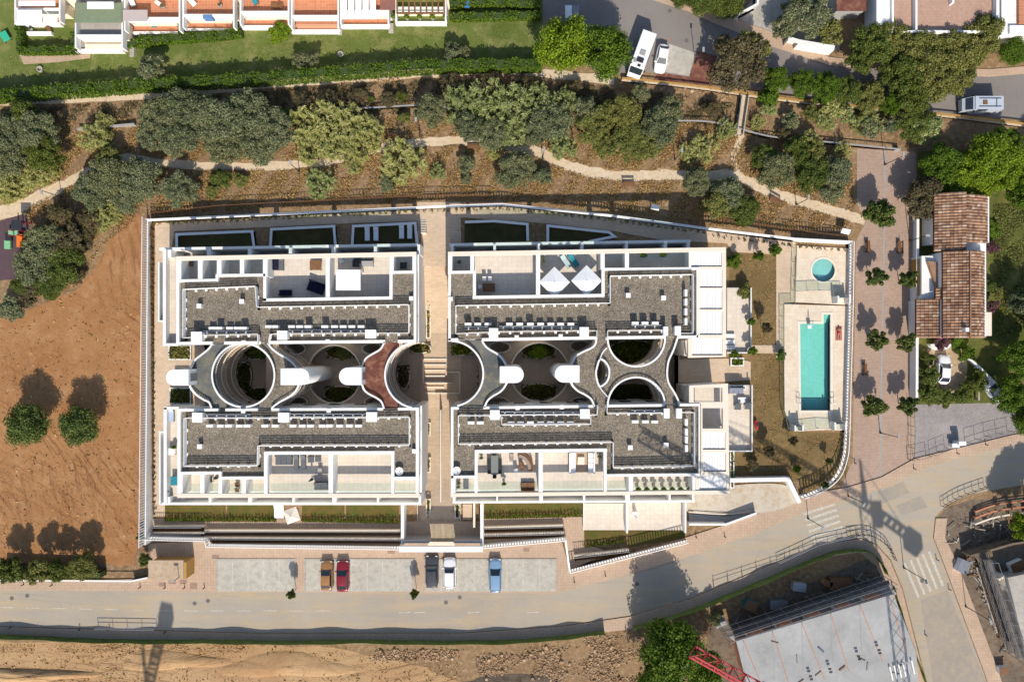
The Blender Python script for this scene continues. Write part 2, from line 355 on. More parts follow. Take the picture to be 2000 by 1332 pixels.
sheet('bare_field', rough([(-700, 640), (0, 622), (70, 600), (150, 566), (188, 520), (210, 470), (255, 422), (284, 424), (281, 600), (276, 900), (270, 1070), (262, 1104), (0, 1100), (-700, 1100)]), m_field, 1, 'bare orange soil field')
sheet('lawn', rough([(-900, -900), (1066, -900), (1058, 118), (850, 122), (500, 152), (0, 186), (-900, 205)], 20, 2), m_lawn, 1, 'green lawn')
sheet('sandy_ground', rough([(-900, 1252), (300, 1254), (650, 1264), (820, 1300), (900, 1332), (960, 1500), (-900, 1500)]), m_sand, 1, 'sandy building plot')
sheet('villa_garden', [(1792, 296), (2900, 250), (2900, 800), (1985, 790), (1792, 790)], m_villagrass, 1, 'dry grass garden')
sheet('site_ground', [(1385, 1225), (1500, 1172), (1690, 1092), (1735, 1110), (1790, 1250), (1840, 1500), (1350, 1500)], m_site, 1, 'building site ground')
sheet('site_ground', [(1850, 990), (1900, 975), (2700, 930), (2700, 1600), (1960, 1600), (1900, 1250), (1830, 1080), (1826, 1020)], m_site, 1, 'building site ground')
sheet('garden', [(1424, 470), (1530, 480), (1540, 590), (1540, 842), (1660, 845), (1655, 930), (1572, 972), (1560, 940), (1424, 940)], m_drygrass, 1, 'dry brown garden grass')
# dirt tracks
b = MB(); b.ribbon(cr([(-200, 216), (0, 200), (150, 193), (330, 184), (400, 175), (560, 162), (700, 152), (850, 142), (1000, 138), (1085, 146), (1200, 156)], 6), 17, .008, .25)
O('dirt_track', b, m_track, kind='structure', label='pale dirt strip below the hedge')
b = MB(); b.ribbon(cr([(-260, 520), (0, 418), (60, 393), (105, 370), (150, 348), (190, 322), (240, 308), (300, 318), (370, 323), (440, 326), (560, 323), (640, 316), (700, 300), (760, 285), (830, 278), (900, 275), (970, 281), (1050, 297), (1100, 320), (1150, 336), (1220, 344), (1300, 342), (1370, 345), (1430, 342), (1500, 374), (1570, 396), (1640, 416), (1690, 432)], 6), [28]*20+[16]*75+[20]*200, .008, .22)
O('footpath', b, m_track, kind='structure', label='winding pale dirt footpath')
b = MB(); b.ribbon(cr([(1449, 262), (1440, 285), (1433, 310), (1438, 330), (1450, 350)], 5), 12, .012, .2)
O('footpath', b, m_track, kind='structure', label='short dirt path from the footbridge')
sheet('play_surface', [(-60, 440), (0, 432), (45, 418), (62, 430), (56, 470), (40, 500), (34, 545), (-20, 550), (-60, 555)], plain('purple_rubber_floor', cc(98, 78, 82), .15, 1), 2, 'dark playground rubber floor')
# north road and its pavement
nroad_up = [(1275, 0), (1345, 22), (1395, 45), (1500, 88), (1620, 128), (1780, 142), (1930, 150), (2150, 132), (2900, 60)]
nroad_lo = [(2900, 180), (2150, 246), (1870, 224), (1640, 202), (1480, 174), (1380, 160), (1240, 138), (1180, 150), (1060, 60), (1060, -400)]
sheet('road', [(1240, -400)]+nroad_up+nroad_lo, m_roadn, 2, 'grey side road')
sheet('pavement', [(1300, -400), (1330, 0), (1400, 25), (1500, 60), (1620, 112), (1780, 128), (1930, 136), (2150, 118), (2900, 40)]+nroad_up[::-1]+[(1240, -400)], m_side, 2, thick=.1, label='pavement along the side road')
sheet('forecourt', [(1440, 36), (1478, -10), (1478, -200), (1640, -200), (1640, 100), (1500, 66)], m_conc, 2, thick=.05, label='pale concrete forecourt')
sheet('driveway', [(1283, 139), (1306, 86), (1358, 104), (1346, 149)], m_bay, 3, 'concrete parking bay by the camper')
sheet('verge', [(1286, 142), (1346, 151), (1362, 100), (1400, 110), (1390, 168), (1275, 157)], m_redroof, 3, 'red paved verge')
# plaza, slate lot
sheet('plaza', [(1674, 290), (1788, 297), (1792, 400), (1785, 905), (1720, 935), (1655, 962), (1640, 958), (1665, 900), (1672, 470), (1692, 432), (1674, 400)], m_plaza, 2, 'pinkish paved plaza')
b = MB(); b.ribbon([(1729, 296), (1726, 500), (1722, 700), (1719, 930)], 3, .012); O('drain_channel', b, m_grey, kind='structure', label='drain line down the plaza')
sheet('slate_yard', [(1786, 790), (1985, 786), (2000, 800), (2700, 790), (2700, 812), (1975, 850), (1786, 896)], m_slate, 3, 'grey sett paved yard')
# south road with raised pavements
up = [(-900, 1148), (0, 1151), (420, 1156), (1085, 1158), (1135, 1146), (1240, 1118), (1340, 1088), (1470, 1043), (1560, 1004), (1640, 980), (1720, 954), (1790, 922), (1860, 897), (2000, 864), (2700, 740)]
lo = [(2700, 840), (2000, 946), (1900, 964), (1850, 985), (1826, 1010), (1822, 1050), (1840, 1095), (1920, 1310), (1985, 1500), (1855, 1500), (1810, 1330), (1764, 1150), (1740, 1092), (1712, 1062), (1680, 1050), (1600, 1062), (1480, 1112), (1350, 1167), (1230, 1202), (1100, 1221), (900, 1235), (500, 1235), (0, 1222), (-900, 1210)]
sheet('road', up+lo, m_road, 2, 'dusty main road')
sheet('pavement', [(-900, 1128), (200, 1132), (288, 1130), (290, 1062), (380, 1056), (1095, 1050), (1113, 1112), (1345, 1048), (1480, 1004), (1558, 968), (1655, 952), (1722, 932), (1786, 896), (1975, 850), (2700, 720)]+up[::-1], m_side, 0, thick=.12, label='pinkish pavement in front of the apartments')
k = lo.index((1764, 1150))
sheet('pavement', [(-900, 1212), (0, 1224), (500, 1237), (900, 1237), (1100, 1223), (1230, 1204), (1350, 1169), (1480, 1114), (1600, 1064), (1682, 1052), (1712, 1064), (1738, 1094), (1762, 1152), (1808, 1332), (1855, 1500), (1815, 1500), (1772, 1332), (1738, 1170), (1712, 1105), (1680, 1078), (1600, 1090), (1480, 1140), (1350, 1195), (1230, 1228), (1100, 1246), (900, 1256), (500, 1258), (0, 1244), (-900, 1230)], m_side, 0, thick=.11, label='shaded pavement under the green fence')
sheet('pavement', [(1828, 1012), (1824, 1050), (1842, 1095), (1922, 1310), (1987, 1500), (2010, 1500), (1950, 1310), (1870, 1100), (1846, 1050), (1850, 1012)], m_side, 0, thick=.115, label='pavement of the side street')
m_patch = earth('patched_asphalt', cc(168, 158, 146), cc(182, 170, 156), cc(192, 176, 152), .1, .8, .1)
# asphalt patches, crossings, centre dashes
sheet('asphalt_patch', [(1712, 962), (1765, 940), (1776, 962), (1722, 984)], m_patch, 3); sheet('asphalt_patch', [(1750, 988), (1798, 968), (1812, 990), (1762, 1006)], m_patch, 3)
sheet('asphalt_patch', [(1798, 1172), (1850, 1152), (1926, 1330), (1980, 1500), (1862, 1500), (1822, 1332)], m_patch, 3)
def crossing(label, c0, c1, wdt, n, ang_pts):
    t = thing('zebra_crossing', W(*c0, 0), label, 'crossing')
    for i in range(n):
        f = i/(n-1); cx = c0[0]+(c1[0]-c0[0])*f; cy = c0[1]+(c1[1]-c0[1])*f; dx, dy = ang_pts
        O('stripe', MB().path([(cx-dx, cy-dy), (cx+dx, cy+dy)], wdt, .009, .018), m_line, t)
crossing('worn zebra crossing on the main road beside the garage ramp', (1600, 994), (1618, 1050), 5, 6, (31, -10))
crossing('faint zebra crossing at the mouth of the side street', (1780, 1132), (1828, 1110), 5, 5, (14, 34))
dash = thing('road_marking', W(300, 1190, 0), 'faded dashed centre line of the dusty main road', 'road marking')
for i in range(13):
    x = 12+i*51.5
    if 330 < x: y = 1192
    else: y = 1185+x*.02
    O('dash', MB().path([(x-13, y), (x+13, y+.6)], 1.6, .009, .018), m_line, dash)
for x in (790, 820, 925, 1040): O('dash', MB().path([(x-11, 1196), (x+11, 1195)], 1.6, .009, .018), m_line, dash)
# parking bays
def bays(x0, x1, n, label, tops=1093):
    t = thing('parking_bays', W((x0+x1)/2, 1124, 0), label, 'parking bay', 'parking bays along the main road')
    p = (x1-x0)/n
    for i in range(n): O('bay_slab', MB().rect(x0+i*p+.9, tops, x0+(i+1)*p-.9, 1154.5, .1, .128), m_bay, t)
    for i in range(1, n): O('bay_line', MB().rect(x0+i*p-.9, tops, x0+i*p+.9, 1154.5, .1, .131), m_line, t)
    O('kerb', MB().rect(x0-2, tops-2, x0-.2, 1155, .1, .19).rect(x1+.2, tops-2, x1+2, 1155, .1, .19).rect(x0-.2, tops-2, x1+.2, tops-.2, .1, .19), m_conc, t)
bays(424, 575, 5, 'empty concrete parking bays beside the ochre utility hut')
bays(596, 808, 7, 'concrete parking bays holding the bronze and the red car')
bays(830, 1086, 8, 'concrete parking bays holding the grey, white and blue cars')
# manholes and grates
gm = plain('cast_iron', cc(120, 112, 106), .2, 5, .7)
for x, y, lb in ((23, 1168, 'round manhole in the road west of the ochre hut, outer of two'), (53, 1163, 'round manhole in the road west of the ochre hut, inner of two'), (380, 1178, 'round manhole in the road before the ochre hut'), (406, 1173, 'round manhole in the road by the empty bays'), (871, 1176, 'round manhole in the road before the white hatchback'), (898, 1166, 'round manhole near the kerb of the white hatchback'), (1244, 1140, 'round manhole in the road under the big tree shadow'), (1801, 1134, 'round manhole on the side street crossing'), (1341, 80, 'round manhole in the side road near the camper'), (1308, 22, 'large round manhole in the side road near the shrub trees')):
    O('manhole_cover', MB().poly(ell(x, y, 4, 4, 16), .006, .022), gm, label=lb, cat='manhole')
for x, y, a, bb, lb in ((317, 1141, 7, 4, 'square pavement grate at the field corner of the ochre hut'), (336, 1136, 7, 4, 'square pavement grate under the door side of the ochre hut'), (358, 1136, 7, 4, 'square pavement grate at the bays corner of the ochre hut'), (378, 1144, 7, 6, 'large pavement grate near the bollards'), (421, 1087, 7, 4, 'pavement grate above the empty bays'), (764, 1078, 7, 3, 'pavement grate beside the entrance canopy'), (1028, 1073, 6, 4, 'pavement grate at the corner of the hedge wall'), (1306, 78, 4, 3, 'small drain grate by the camper')):
    O('drain_grate', MB().rect(x-a, y-bb, x+a, y+bb, .1 if y > 500 else .005, .128 if y > 500 else .02), plain('grate_brown', cc(168, 140, 122), .2, 5) if x == 317 else bpy.data.materials['grate_brown'] if 'grate_brown' in bpy.data.materials else gm, label=lb, cat='grate')
# ---------------------------------------------------------------- vegetation builders
def quads(name, ctr, nrm, size, el, rng, m, upv=None):
    n = len(ctr); r = rng.normal(size=(n, 3)) if upv is None else upv
    u = np.cross(nrm, r); u /= np.linalg.norm(u, axis=1, keepdims=True)+1e-9; v = np.cross(nrm, u)
    a = (size/2)[:, None]; bb = (size/2*el)[:, None]
    V = np.stack([ctr-u*a-v*bb*.7, ctr+u*a*.6-v*bb, ctr+u*a+v*bb*.7, ctr-u*a*.6+v*bb], 1).reshape(-1, 3)
    me = bpy.data.meshes.new(name); me.vertices.add(4*n); me.vertices.foreach_set('co', V.astype(np.float32).ravel())
    me.loops.add(4*n); me.loops.foreach_set('vertex_index', np.arange(4*n, dtype=np.int32)); me.polygons.add(n)
    me.polygons.foreach_set('loop_start', np.arange(0, 4*n, 4, dtype=np.int32)); me.polygons.foreach_set('loop_total', np.full(n, 4, dtype=np.int32))
    me.materials.append(m); me.update(calc_edges=True); return me
def crown_mesh(name, seed, n, leaf, lobes, el=1., spread=.62, lr=(.28, .5)):
    rng = np.random.default_rng(seed); L = []
    for i in range(lobes):
        a = i*2.4+rng.uniform(0, .6); d = spread*math.sqrt((i+.3)/lobes); L.append((d*math.cos(a), d*math.sin(a), .45*(1-d*d)+rng.uniform(-.3, .3), rng.uniform(*lr)))
    L = np.array(L); p = L[:, 3]**2; idx = rng.choice(lobes, n, p=p/p.sum())
    d = rng.normal(size=(n, 3)); d[:, 2] += .35; d /= np.linalg.norm(d, axis=1, keepdims=True)
    rad = L[idx, 3]*(.45+.75*rng.random(n)); ctr = L[idx, :3]+d*rad[:, None]
    nr = d+rng.normal(size=(n, 3))*.75; nr /= np.linalg.norm(nr, axis=1, keepdims=True)
    return quads(name, ctr, nr, leaf*(.6+.8*rng.random(n)), el, rng, F['olive'])
def cane_mesh(name, seed, n):
    rng = np.random.default_rng(seed); k = 110; st = rng.integers(0, k, n); sa = rng.uniform(0, 2*math.pi, k); sr = np.sqrt(rng.random(k))*(.95+.15*np.sin(sa*3+seed)); sh = rng.random(k)**.6
    lean = rng.normal(size=(k, 2))*.12; f = rng.random(n)**.5; top = -.8+1.75*sh[st]*f
    b = np.stack([sr[st]*np.cos(sa[st])+lean[st, 0]*f, sr[st]*np.sin(sa[st])+lean[st, 1]*f, top], 1)
    a = st*2.4+rng.normal(size=n)*.9; d = np.stack([np.cos(a), np.sin(a), rng.uniform(-.2, .8, n)], 1); d /= np.linalg.norm(d, axis=1, keepdims=True)
    nr = np.cross(d, rng.normal(size=(n, 3))); nr[:, 2] = np.abs(nr[:, 2])+.2; nr /= np.linalg.norm(nr, axis=1, keepdims=True)
    return quads(name, b+d*.09, nr, np.full(n, .036)*(.6+.7*rng.random(n)), 5., rng, F['cane'], d)
CM = {'big': [crown_mesh('crown', s, 15000, .043, 38, 1.4, .86, (.1, .29)) for s in (1, 2, 3)], 'dense': [crown_mesh('crown', s, 15000, .045, 28, 1.2, .74, (.16, .36)) for s in (4, 5)],
      'small': [crown_mesh('crown', s, 4600, .085, 16, 1.3, .78, (.14, .34)) for s in (6, 7, 8)], 'open': [crown_mesh('crown', s, 7000, .052, 24, 1.5, .74, (.14, .3)) for s in (9, 10)],
      'cane': [cane_mesh('crown', s, 3600) for s in (11, 12, 13)], 'bush': [crown_mesh('crown', s, 700, .2, 6) for s in (14, 15)]}
def trunk_mesh(seed):
    r = random.Random(seed); b = MB(); b.tube((0, 0, 0), (.02, .01, .55), .06, .04, 7)
    for i in range(5):
        a = i*1.257+r.uniform(-.3, .3); b.tube((.02, .01, .42+.02*i), (.3*math.cos(a), .3*math.sin(a), .78), .03, .012, 5)
    return mesh('trunk', b, m_barbrown)
TM = [trunk_mesh(i) for i in range(3)]
rt = random.Random(77)
def tree(x, y, r, h, mats, form, label, cat='tree', group=None, sq=1.):
    zc = h*.52; p = W(x, y, zc); t = thing('tree' if cat == 'tree' else cat.replace(' ', '_'), (p.x, p.y, 0), label, cat, group); t.rotation_euler.z = rt.uniform(0, 6.28)
    R = r/S*(H-zc)/H*1.02; me = rt.choice(CM[form]); c = bpy.data.objects.new('crown', me); C.objects.link(c); c.parent = t
    c.location = (0, 0, zc if form != 'cane' else h*.45); c.scale = (R, R*sq, h*.46 if form != 'cane' else h*.5); c.rotation_euler.z = rt.uniform(0, 6.28)
    s = c.material_slots[0]; s.link = 'OBJECT'; s.material = F[mats]
    k = bpy.data.objects.new('trunk' if cat == 'tree' else 'stems', rt.choice(TM)); C.objects.link(k); k.parent = t; k.scale = (R*.9, R*.9, h*.82); return t
def hedge(pts, wd, h, label, mats='hedge', z0=0, seed=3, dens=130):
    rng = np.random.default_rng(seed); P = [W(x, y, z0+h) for x, y in pts]; Q = []; Nn = []
    t = thing('hedge', (P[0].x, P[0].y, z0), label, 'hedge'); half = wd/S/2
    for a, b in zip(P[:-1], P[1:]):
        L = (b-a).length; d = (b-a)/L; nn = np.array((-d.y, d.x, 0)); n = int(L*dens*(2*half+2*h)/2)
        s = rng.random(n)*L; q = rng.random(n)*(2*half+2*h); base = np.array(a)[None]+s[:, None]*np.array(d)[None]
        off = np.where(q < 2*half, q-half, np.where(q < 2*half+h, -half, half)); dz = np.where(q < 2*half, 0, -np.where(q < 2*half+h, q-2*half, q-2*half-h))
        wob = .16*np.sin(s*1.7+a.x)+.1*np.sin(s*4.1)+rng.normal(size=n)*.09
        c = base+off[:, None]*nn[None]*(1+wob[:, None]*.5); c[:, 2] += dz+wob*.8; Q.append(c)
        m = rng.normal(size=(n, 3))*.6; m[:, 2] += (q < 2*half)*.9; m += nn[None]*(np.sign(off)*(q >= 2*half))[:, None]; Nn.append(m/np.linalg.norm(m, axis=1, keepdims=True))
    Q = np.concatenate(Q); Nn = np.concatenate(Nn); me = quads('foliage', Q-np.array(t.location)[None], Nn, .17*(.6+.8*rng.random(len(Q))), 1., rng, F[mats])
    o = bpy.data.objects.new('foliage', me); C.objects.link(o); o.parent = t
    O('stems', MB().path(pts, wd*.86, z0, z0+h*.96, z0+h), plain('hedge_stems', (.05, .075, .02), .3, 3) if 'hedge_stems' not in bpy.data.materials else bpy.data.materials['hedge_stems'], t); return t  # solid core added in place of stems, widened to make the hedge shadow solid
def tufts(name, regions, n, size, h, m, label, seed, z=0, excl=()):
    rng = np.random.default_rng(seed); pts = []
    tot = sum(w_ for *_, w_ in regions)
    for poly, w_ in regions:
        A = np.array(poly); lo_ = A.min(0); hi_ = A.max(0); k = int(n*w_/tot); q = rng.random((k*2, 2))*(hi_-lo_)+lo_; ins = np.zeros(len(q), bool); j = len(A)-1
        for i in range(len(A)):
            c = ((A[i, 1] > q[:, 1]) != (A[j, 1] > q[:, 1])) & (q[:, 0] < (A[j, 0]-A[i, 0])*(q[:, 1]-A[i, 1])/(A[j, 1]-A[i, 1]+1e-9)+A[i, 0]); ins ^= c; j = i
        q = q[ins]; cl = np.sin(q[:, 0]*.05)*np.sin(q[:, 1]*.07+1)+np.sin(q[:, 0]*.13+q[:, 1]*.09); q = q[cl+rng.normal(size=len(q))*.7 > -.1]
        for pl, wd in excl:
            B = np.array(pl); dm = np.full(len(q), 1e9)
            for i in range(len(B)-1):
                e = B[i+1]-B[i]; tt = np.clip(((q-B[i])@e)/(e@e), 0, 1); dm = np.minimum(dm, np.linalg.norm(q-B[i]-tt[:, None]*e, axis=1))
            q = q[dm > wd]
        pts.append(q)
    q = np.concatenate(pts); k = len(q); ctr = np.stack([(q[:, 0]-1000)/S, (666-q[:, 1])/S, np.full(k, z+h*.35)], 1)
    nr = rng.normal(size=(k, 3)); nr[:, 2] = np.abs(nr[:, 2])+.5; nr /= np.linalg.norm(nr, axis=1, keepdims=True)
    me = quads(name, ctr, nr, size*(.5+rng.random(k)), 3.2, rng, m); o = bpy.data.objects.new(name, me); C.objects.link(o); return tag(o, label, None, None, 'stuff')
# ---------------------------------------------------------------- apartment blocks
ZR = 7.0; ZG = 6.55; ZT = 4.45; ZB = -3.0
def slats(b, p0, p1, za, zb, h, pitch=.38, wd=.16, th=.05):
    p0 = Vector((*p0[:2], 0)); p1 = Vector((*p1[:2], 0)); d = p1-p0; L = d.length; n = max(1, int(L/pitch)); d.normalize(); q = Vector((-d.y, d.x, 0))*th/2; e = d*wd/2
    for i in range(n):
        f = (i+.5)/n; c = p0+d*L*f; z = za+(zb-za)*f
        pts = [c-e-q, c+e-q, c+e+q, c-e+q]
        b.add([(v.x, v.y, z) for v in pts]+[(v.x, v.y, z+h) for v in pts], [(4, 5, 6, 7), (0, 1, 5, 4), (1, 2, 6, 5), (2, 3, 7, 6), (3, 0, 4, 7)])
    return b
def roof_rail(t, pts, z=ZG, h=1.0, name='railing'):          # white guard rail with weighted feet
    b = MB(); ft = MB()
    P = [W(x, y, z+h) for x, y in pts]
    for a, c in zip(P[:-1], P[1:]):
        for i in range(4): zz = z+h-.04-i*.24; b.beam((a.x, a.y, zz), (c.x, c.y, zz), .07, .11)
        L = (c-a).length; n = max(1, round(L/1.38))
        for i in range(n+1):
            q = a+(c-a)*i/n; b.beam((q.x, q.y, z), (q.x, q.y, z+h), .06); ft.box(q.x-.16, q.y-.32, z, q.x+.12, q.y+.12, z+.2)
    r = O(name, b, m_whitemetal, t); O('ballast_foot', ft, m_ac, r, kind='stuff')
def block(name, label, foot, pent, strips, beams, cells, rails):
    cx = sum(p[0] for p in foot)/len(foot); cy = sum(p[1] for p in foot)/len(foot)
    t = thing('apartment_block', W(cx, cy, 0), label, 'building'); t.location.z = ZB
    O('wall', MB().poly(foot, ZB, ZT, ZR), m_white, t)
    ins = [(x+(4 if x < cx else -4), y+(3 if y < cy else -3)) for x, y in foot]
    O('terrace_floor', MB().poly(ins, ZT, ZT+.03, ZR), m_tile, t)
    O('penthouse', MB().poly(pent, ZT+.03, ZG-.05, ZR), m_white, t)
    O('gravel_roof', MB().poly(pent, ZG-.05, ZG, ZR), m_gravel, t)
    for x0, y0, x1, y1, wd in strips: O('parapet', MB().strip(x0, y0, x1, y1, wd, ZG-.2, ZR-.002*rt.randint(0, 9)), m_white, t)
    for x0, y0, x1, y1, wd in cells: O('terrace_wall', MB().strip(x0, y0, x1, y1, wd, ZT+.03, ZR-.02-.002*rt.randint(0, 9)), m_white, t)
    for x0, y0, x1, y1, wd in beams: O('beam', MB().strip(x0, y0, x1, y1, wd, ZR-.45, ZR+.004), m_cream, t)
    for pts in rails: roof_rail(t, pts)
    for (x0, y0), (x1, y1) in ((foot[0], foot[1]), (foot[3], foot[2])):      # facade windows, two storeys
        a = W(x0, y0, ZR); c = W(x1, y1, ZR); k = int((c-a).length/3.4); sgn = 1 if y0 < cy else -1
        for j in range(k):
            p = a+(c-a)*(j+.5)/k
            for zz in (-2.4, .9): O('window', MB().box(p.x-.8, p.y, zz, p.x+.8, p.y+.04*sgn, zz+1.9), m_window, t)
    # glazed doors along the penthouse walls
    n = len(pent); Q = [W(*p, ZR) for p in pent]; sg = 1 if sum(Q[i-1].x*Q[i].y-Q[i].x*Q[i-1].y for i in range(n)) > 0 else -1
    for i in range(n):
        a = W(*pent[i], ZR); c = W(*pent[(i+1) % n], ZR); L = (c-a).length
        if L < 3: continue
        k = int(L/3.2); d = (c-a)/L; q = Vector((d.y, -d.x, 0))
        for j in range(k):
            s = a+d*(L*(j+.5)/k-1); e = s+d*2.
            o1 = q*.03*sg; bb = MB(); bb.pr([tuple(s[:2]), tuple(e[:2]), tuple((e+o1)[:2]), tuple((s+o1)[:2])], ZT+.1, ZG-.4)
            O('window', bb, m_window, t)
    return t
def lower(t, pts, zf, zp, par, divs, m=m_tilegrey, zr=None):  # lower terraces beside a block
    zr = zp if zr is None else zr
    O('lower_floor', MB().poly(pts, ZB, zf, zr), m_white, t); O('terrace_floor', MB().poly(pts, zf, zf+.03, zr), m, t)
    for x0, y0, x1, y1, wd in par: O('parapet', MB().strip(x0, y0, x1, y1, wd, ZB, zp-.002*rt.randint(0, 9)), m_white, t)
    for x0, y0, x1, y1, wd in divs: O('terrace_wall', MB().strip(x0, y0, x1, y1, wd, zf+.03, zp+.3), m_white, t)
def panes(t, lst, z0, z1):
    for x0, y0, x1, y1 in lst: O('glass_pane', MB().strip(x0, y0, x1, y1, .4, z0, z1, z1), m_glass, t)
# north-west block
nw = block('nw', 'white apartment block nearest the orange field and the scrub slope', [(344, 502), (813, 492), (813, 668), (344, 673)],
    [(347, 549), (423, 548), (423, 538), (516, 537), (516, 585), (763, 582), (763, 532), (811, 531), (811, 667), (347, 671)],
    [(345, 548.5, 426, 547, 5), (423.5, 550, 423.5, 536, 5), (421, 538, 518, 537, 5), (517, 535, 517, 588, 6), (514, 586, 766, 582, 6), (763.5, 585, 763.5, 529, 6), (761, 532, 812, 531, 5), (810.5, 493, 810.5, 668, 5), (347, 503, 347, 673, 6), (345, 671, 415, 670, 6), (438, 670, 503, 669.5, 6), (524, 669, 752, 667, 6), (777, 667, 812, 666.5, 6)],
    [(344, 505, 813, 496, 8)],
    [(391, 507, 391, 547, 9), (428, 506, 428, 537, 9), (472.5, 505, 472.5, 537, 8), (518, 504, 518, 540, 9), (640, 500, 640, 583, 8), (765, 498, 765, 531, 8), (808, 496, 808, 531, 5), (350, 506, 350, 548, 8)],
    [[(357, 660), (357, 565), (498, 559), (501, 600), (798, 595), (798, 651)], [(357, 660), (375, 659)], [(396, 655), (503, 653), (503, 668)], [(524, 668), (527, 653), (541, 652)], [(565, 652), (713, 651)], [(735, 651), (798, 651)]])
lower(nw, [(314, 486), (818, 477), (818, 494), (314, 504)], .4, 3.7, [(311, 486.5, 820, 478, 5)], [(407, 487, 407, 500, 6), (487, 485, 487, 500, 6), (567, 484, 567, 500, 6), (651, 482, 651, 498, 7), (733, 481, 733, 496, 6), (818, 478, 818, 497, 5), (331, 488, 331, 503, 7)], zr=3.7)
lower(nw, [(318, 500), (346, 500), (346, 676), (318, 676)], 3.3, 4.4, [(321, 486, 321, 676, 6), (318, 673, 347, 673, 5), (310, 512, 310, 628, 3), (308, 627, 320, 627, 3)], [], m_tile)
panes(nw, [(525, 499, 632, 497), (656, 497, 760, 495)], ZT, ZT+1)
# north-east block
ne = block('ne', 'white apartment block nearest the round pool and the scrub slope', [(875, 492), (1366, 484), (1366, 659), (875, 664)],
    [(877, 532), (926, 531), (926, 581), (1178, 577), (1178, 526), (1364, 524), (1364, 658), (877, 663)],
    [(875, 532, 928, 531, 5), (926.5, 529, 926.5, 584, 6), (923, 581, 1181, 577, 6), (1178, 580, 1178, 523, 6), (1175, 526, 1366, 524.5, 5), (1362, 524, 1362, 659, 3), (878, 493, 878, 665, 5), (875, 664, 895, 663.5, 6), (941, 663.5, 1165, 660, 6), (1185, 660, 1300, 658.5, 6), (1323, 658.5, 1366, 658, 6)],
    [(875, 496, 1418, 487, 8)],
    [(922, 496, 922, 531, 7), (1051, 494, 1051, 579, 8), (1177, 492, 1177, 526, 8), (1224.5, 491, 1224.5, 525, 8), (1348, 489, 1348, 524, 4), (879, 497, 879, 531, 8)],
    [[(890, 652), (890, 597), (1192, 592), (1192, 539), (1354, 536), (1354, 651), (1330, 651)], [(890, 652), (955, 649)], [(974, 648), (1131, 646)], [(1150, 646), (1166, 646), (1166, 660)], [(1187, 660), (1187, 646), (1296, 645)]])
lower(ne, [(880, 477), (1347, 470), (1347, 486), (880, 494)], .4, 3.7, [(878, 478, 1349, 471, 5)], [(883, 478, 883, 494, 5), (966, 477, 966, 492, 5), (1052, 476, 1052, 492, 6), (1137, 474, 1137, 490, 5), (1224, 473, 1224, 488, 5), (1300, 472, 1300, 487, 6), (1345, 471, 1345, 488, 5)], zr=3.7)
panes(ne, [(932, 494, 1044, 492), (1058, 492, 1172, 490), (1230, 489, 1344, 487)], ZT, ZT+1)
# south-west block
sw = block('sw', 'white apartment block nearest the orange field and the parked cars', [(346, 799), (819, 796), (819, 970), (346, 971)],
    [(350, 802), (816, 798), (816, 934), (768, 934), (768, 884), (518, 885), (518, 932), (430, 933), (430, 923), (350, 924)],
    [(348, 801, 426, 800.5, 5), (440, 800.5, 503, 800, 5), (530, 800, 748, 799, 5), (777, 799, 818, 798.5, 5), (349.5, 799, 349.5, 971, 6), (347, 924, 432, 923.5, 5), (430, 922, 430, 935, 5), (428, 933.5, 520, 933, 5), (519, 883, 519, 968, 7), (516, 885, 770, 884, 6), (767, 882, 767, 967, 6), (765, 934, 818, 934, 6), (815, 797, 815, 970, 6)],
    [(346, 968, 820, 968, 8)],
    [(395, 926, 395, 966, 8), (430, 934, 430, 966, 7), (476, 934, 476, 966, 8), (646, 886, 646, 966, 9), (353, 926, 353, 966, 7)],
    [[(359, 911), (359, 817), (375, 817)], [(359, 911), (502, 910), (503, 871), (799, 870), (799, 815), (736, 816)], [(394, 817), (543, 817)], [(564, 816), (715, 816)]])
lower(sw, [(314, 966), (822, 965), (822, 985), (314, 986)], .7, 3.9, [(312, 983.5, 823, 983.5, 5)], [(410, 970, 410, 983, 5), (488, 970, 488, 983, 7), (573, 970, 573, 983, 4), (653, 970, 653, 983, 8), (738, 970, 738, 983, 4), (820, 968, 820, 984, 5), (330, 970, 330, 983, 5)], m_tile, 3.9)
lower(sw, [(318, 796), (347, 796), (347, 986), (318, 986)], 3.3, 4.4, [(322.5, 796, 322.5, 984, 6), (320, 797, 349, 797, 5), (312, 843, 312, 985, 3), (310, 843.5, 321, 843.5, 3)], [], m_tile)
panes(sw, [(525, 966, 640, 966), (657, 966, 763, 966), (771, 966, 812, 966), (434, 967, 516, 967), (356, 967, 426, 967)], ZT, ZT+1.1)
# south-east block
se = block('se', 'white apartment block nearest the garage ramp', [(880, 796), (1369, 789), (1369, 964), (880, 968)],
    [(883, 798), (1366, 791), (1366, 927), (1184, 930), (1184, 880), (928, 882), (928, 931), (883, 932)],
    [(881, 797.5, 896, 797.3, 5), (944, 796.5, 1160, 793.5, 5), (1184, 793, 1298, 791.5, 5), (1326, 791, 1367, 790.5, 5), (883, 795, 883, 968, 5), (881, 931.5, 932, 931, 5), (930, 880, 930, 966, 6), (927, 882, 1186, 879, 6), (1182, 877, 1182, 963, 6), (1181, 928.5, 1368, 927, 5), (1366, 790, 1366, 928, 3)],
    [(880, 967, 1425, 961, 7)],
    [(1056, 882, 1056, 964, 8), (1232, 930, 1232, 962, 8), (1355, 929, 1355, 960, 5), (886, 933, 886, 965, 7)],
    [[(895, 868), (895, 812), (957, 812)], [(895, 868), (1198, 864), (1198, 914), (1357, 911), (1357, 806), (1331, 806)], [(976, 811), (1133, 810)], [(1152, 811), (1166, 811), (1168, 794)], [(1186, 793), (1186, 808), (1297, 807)], [(980, 816), (980, 830), (1154, 829), (1154, 815)]])
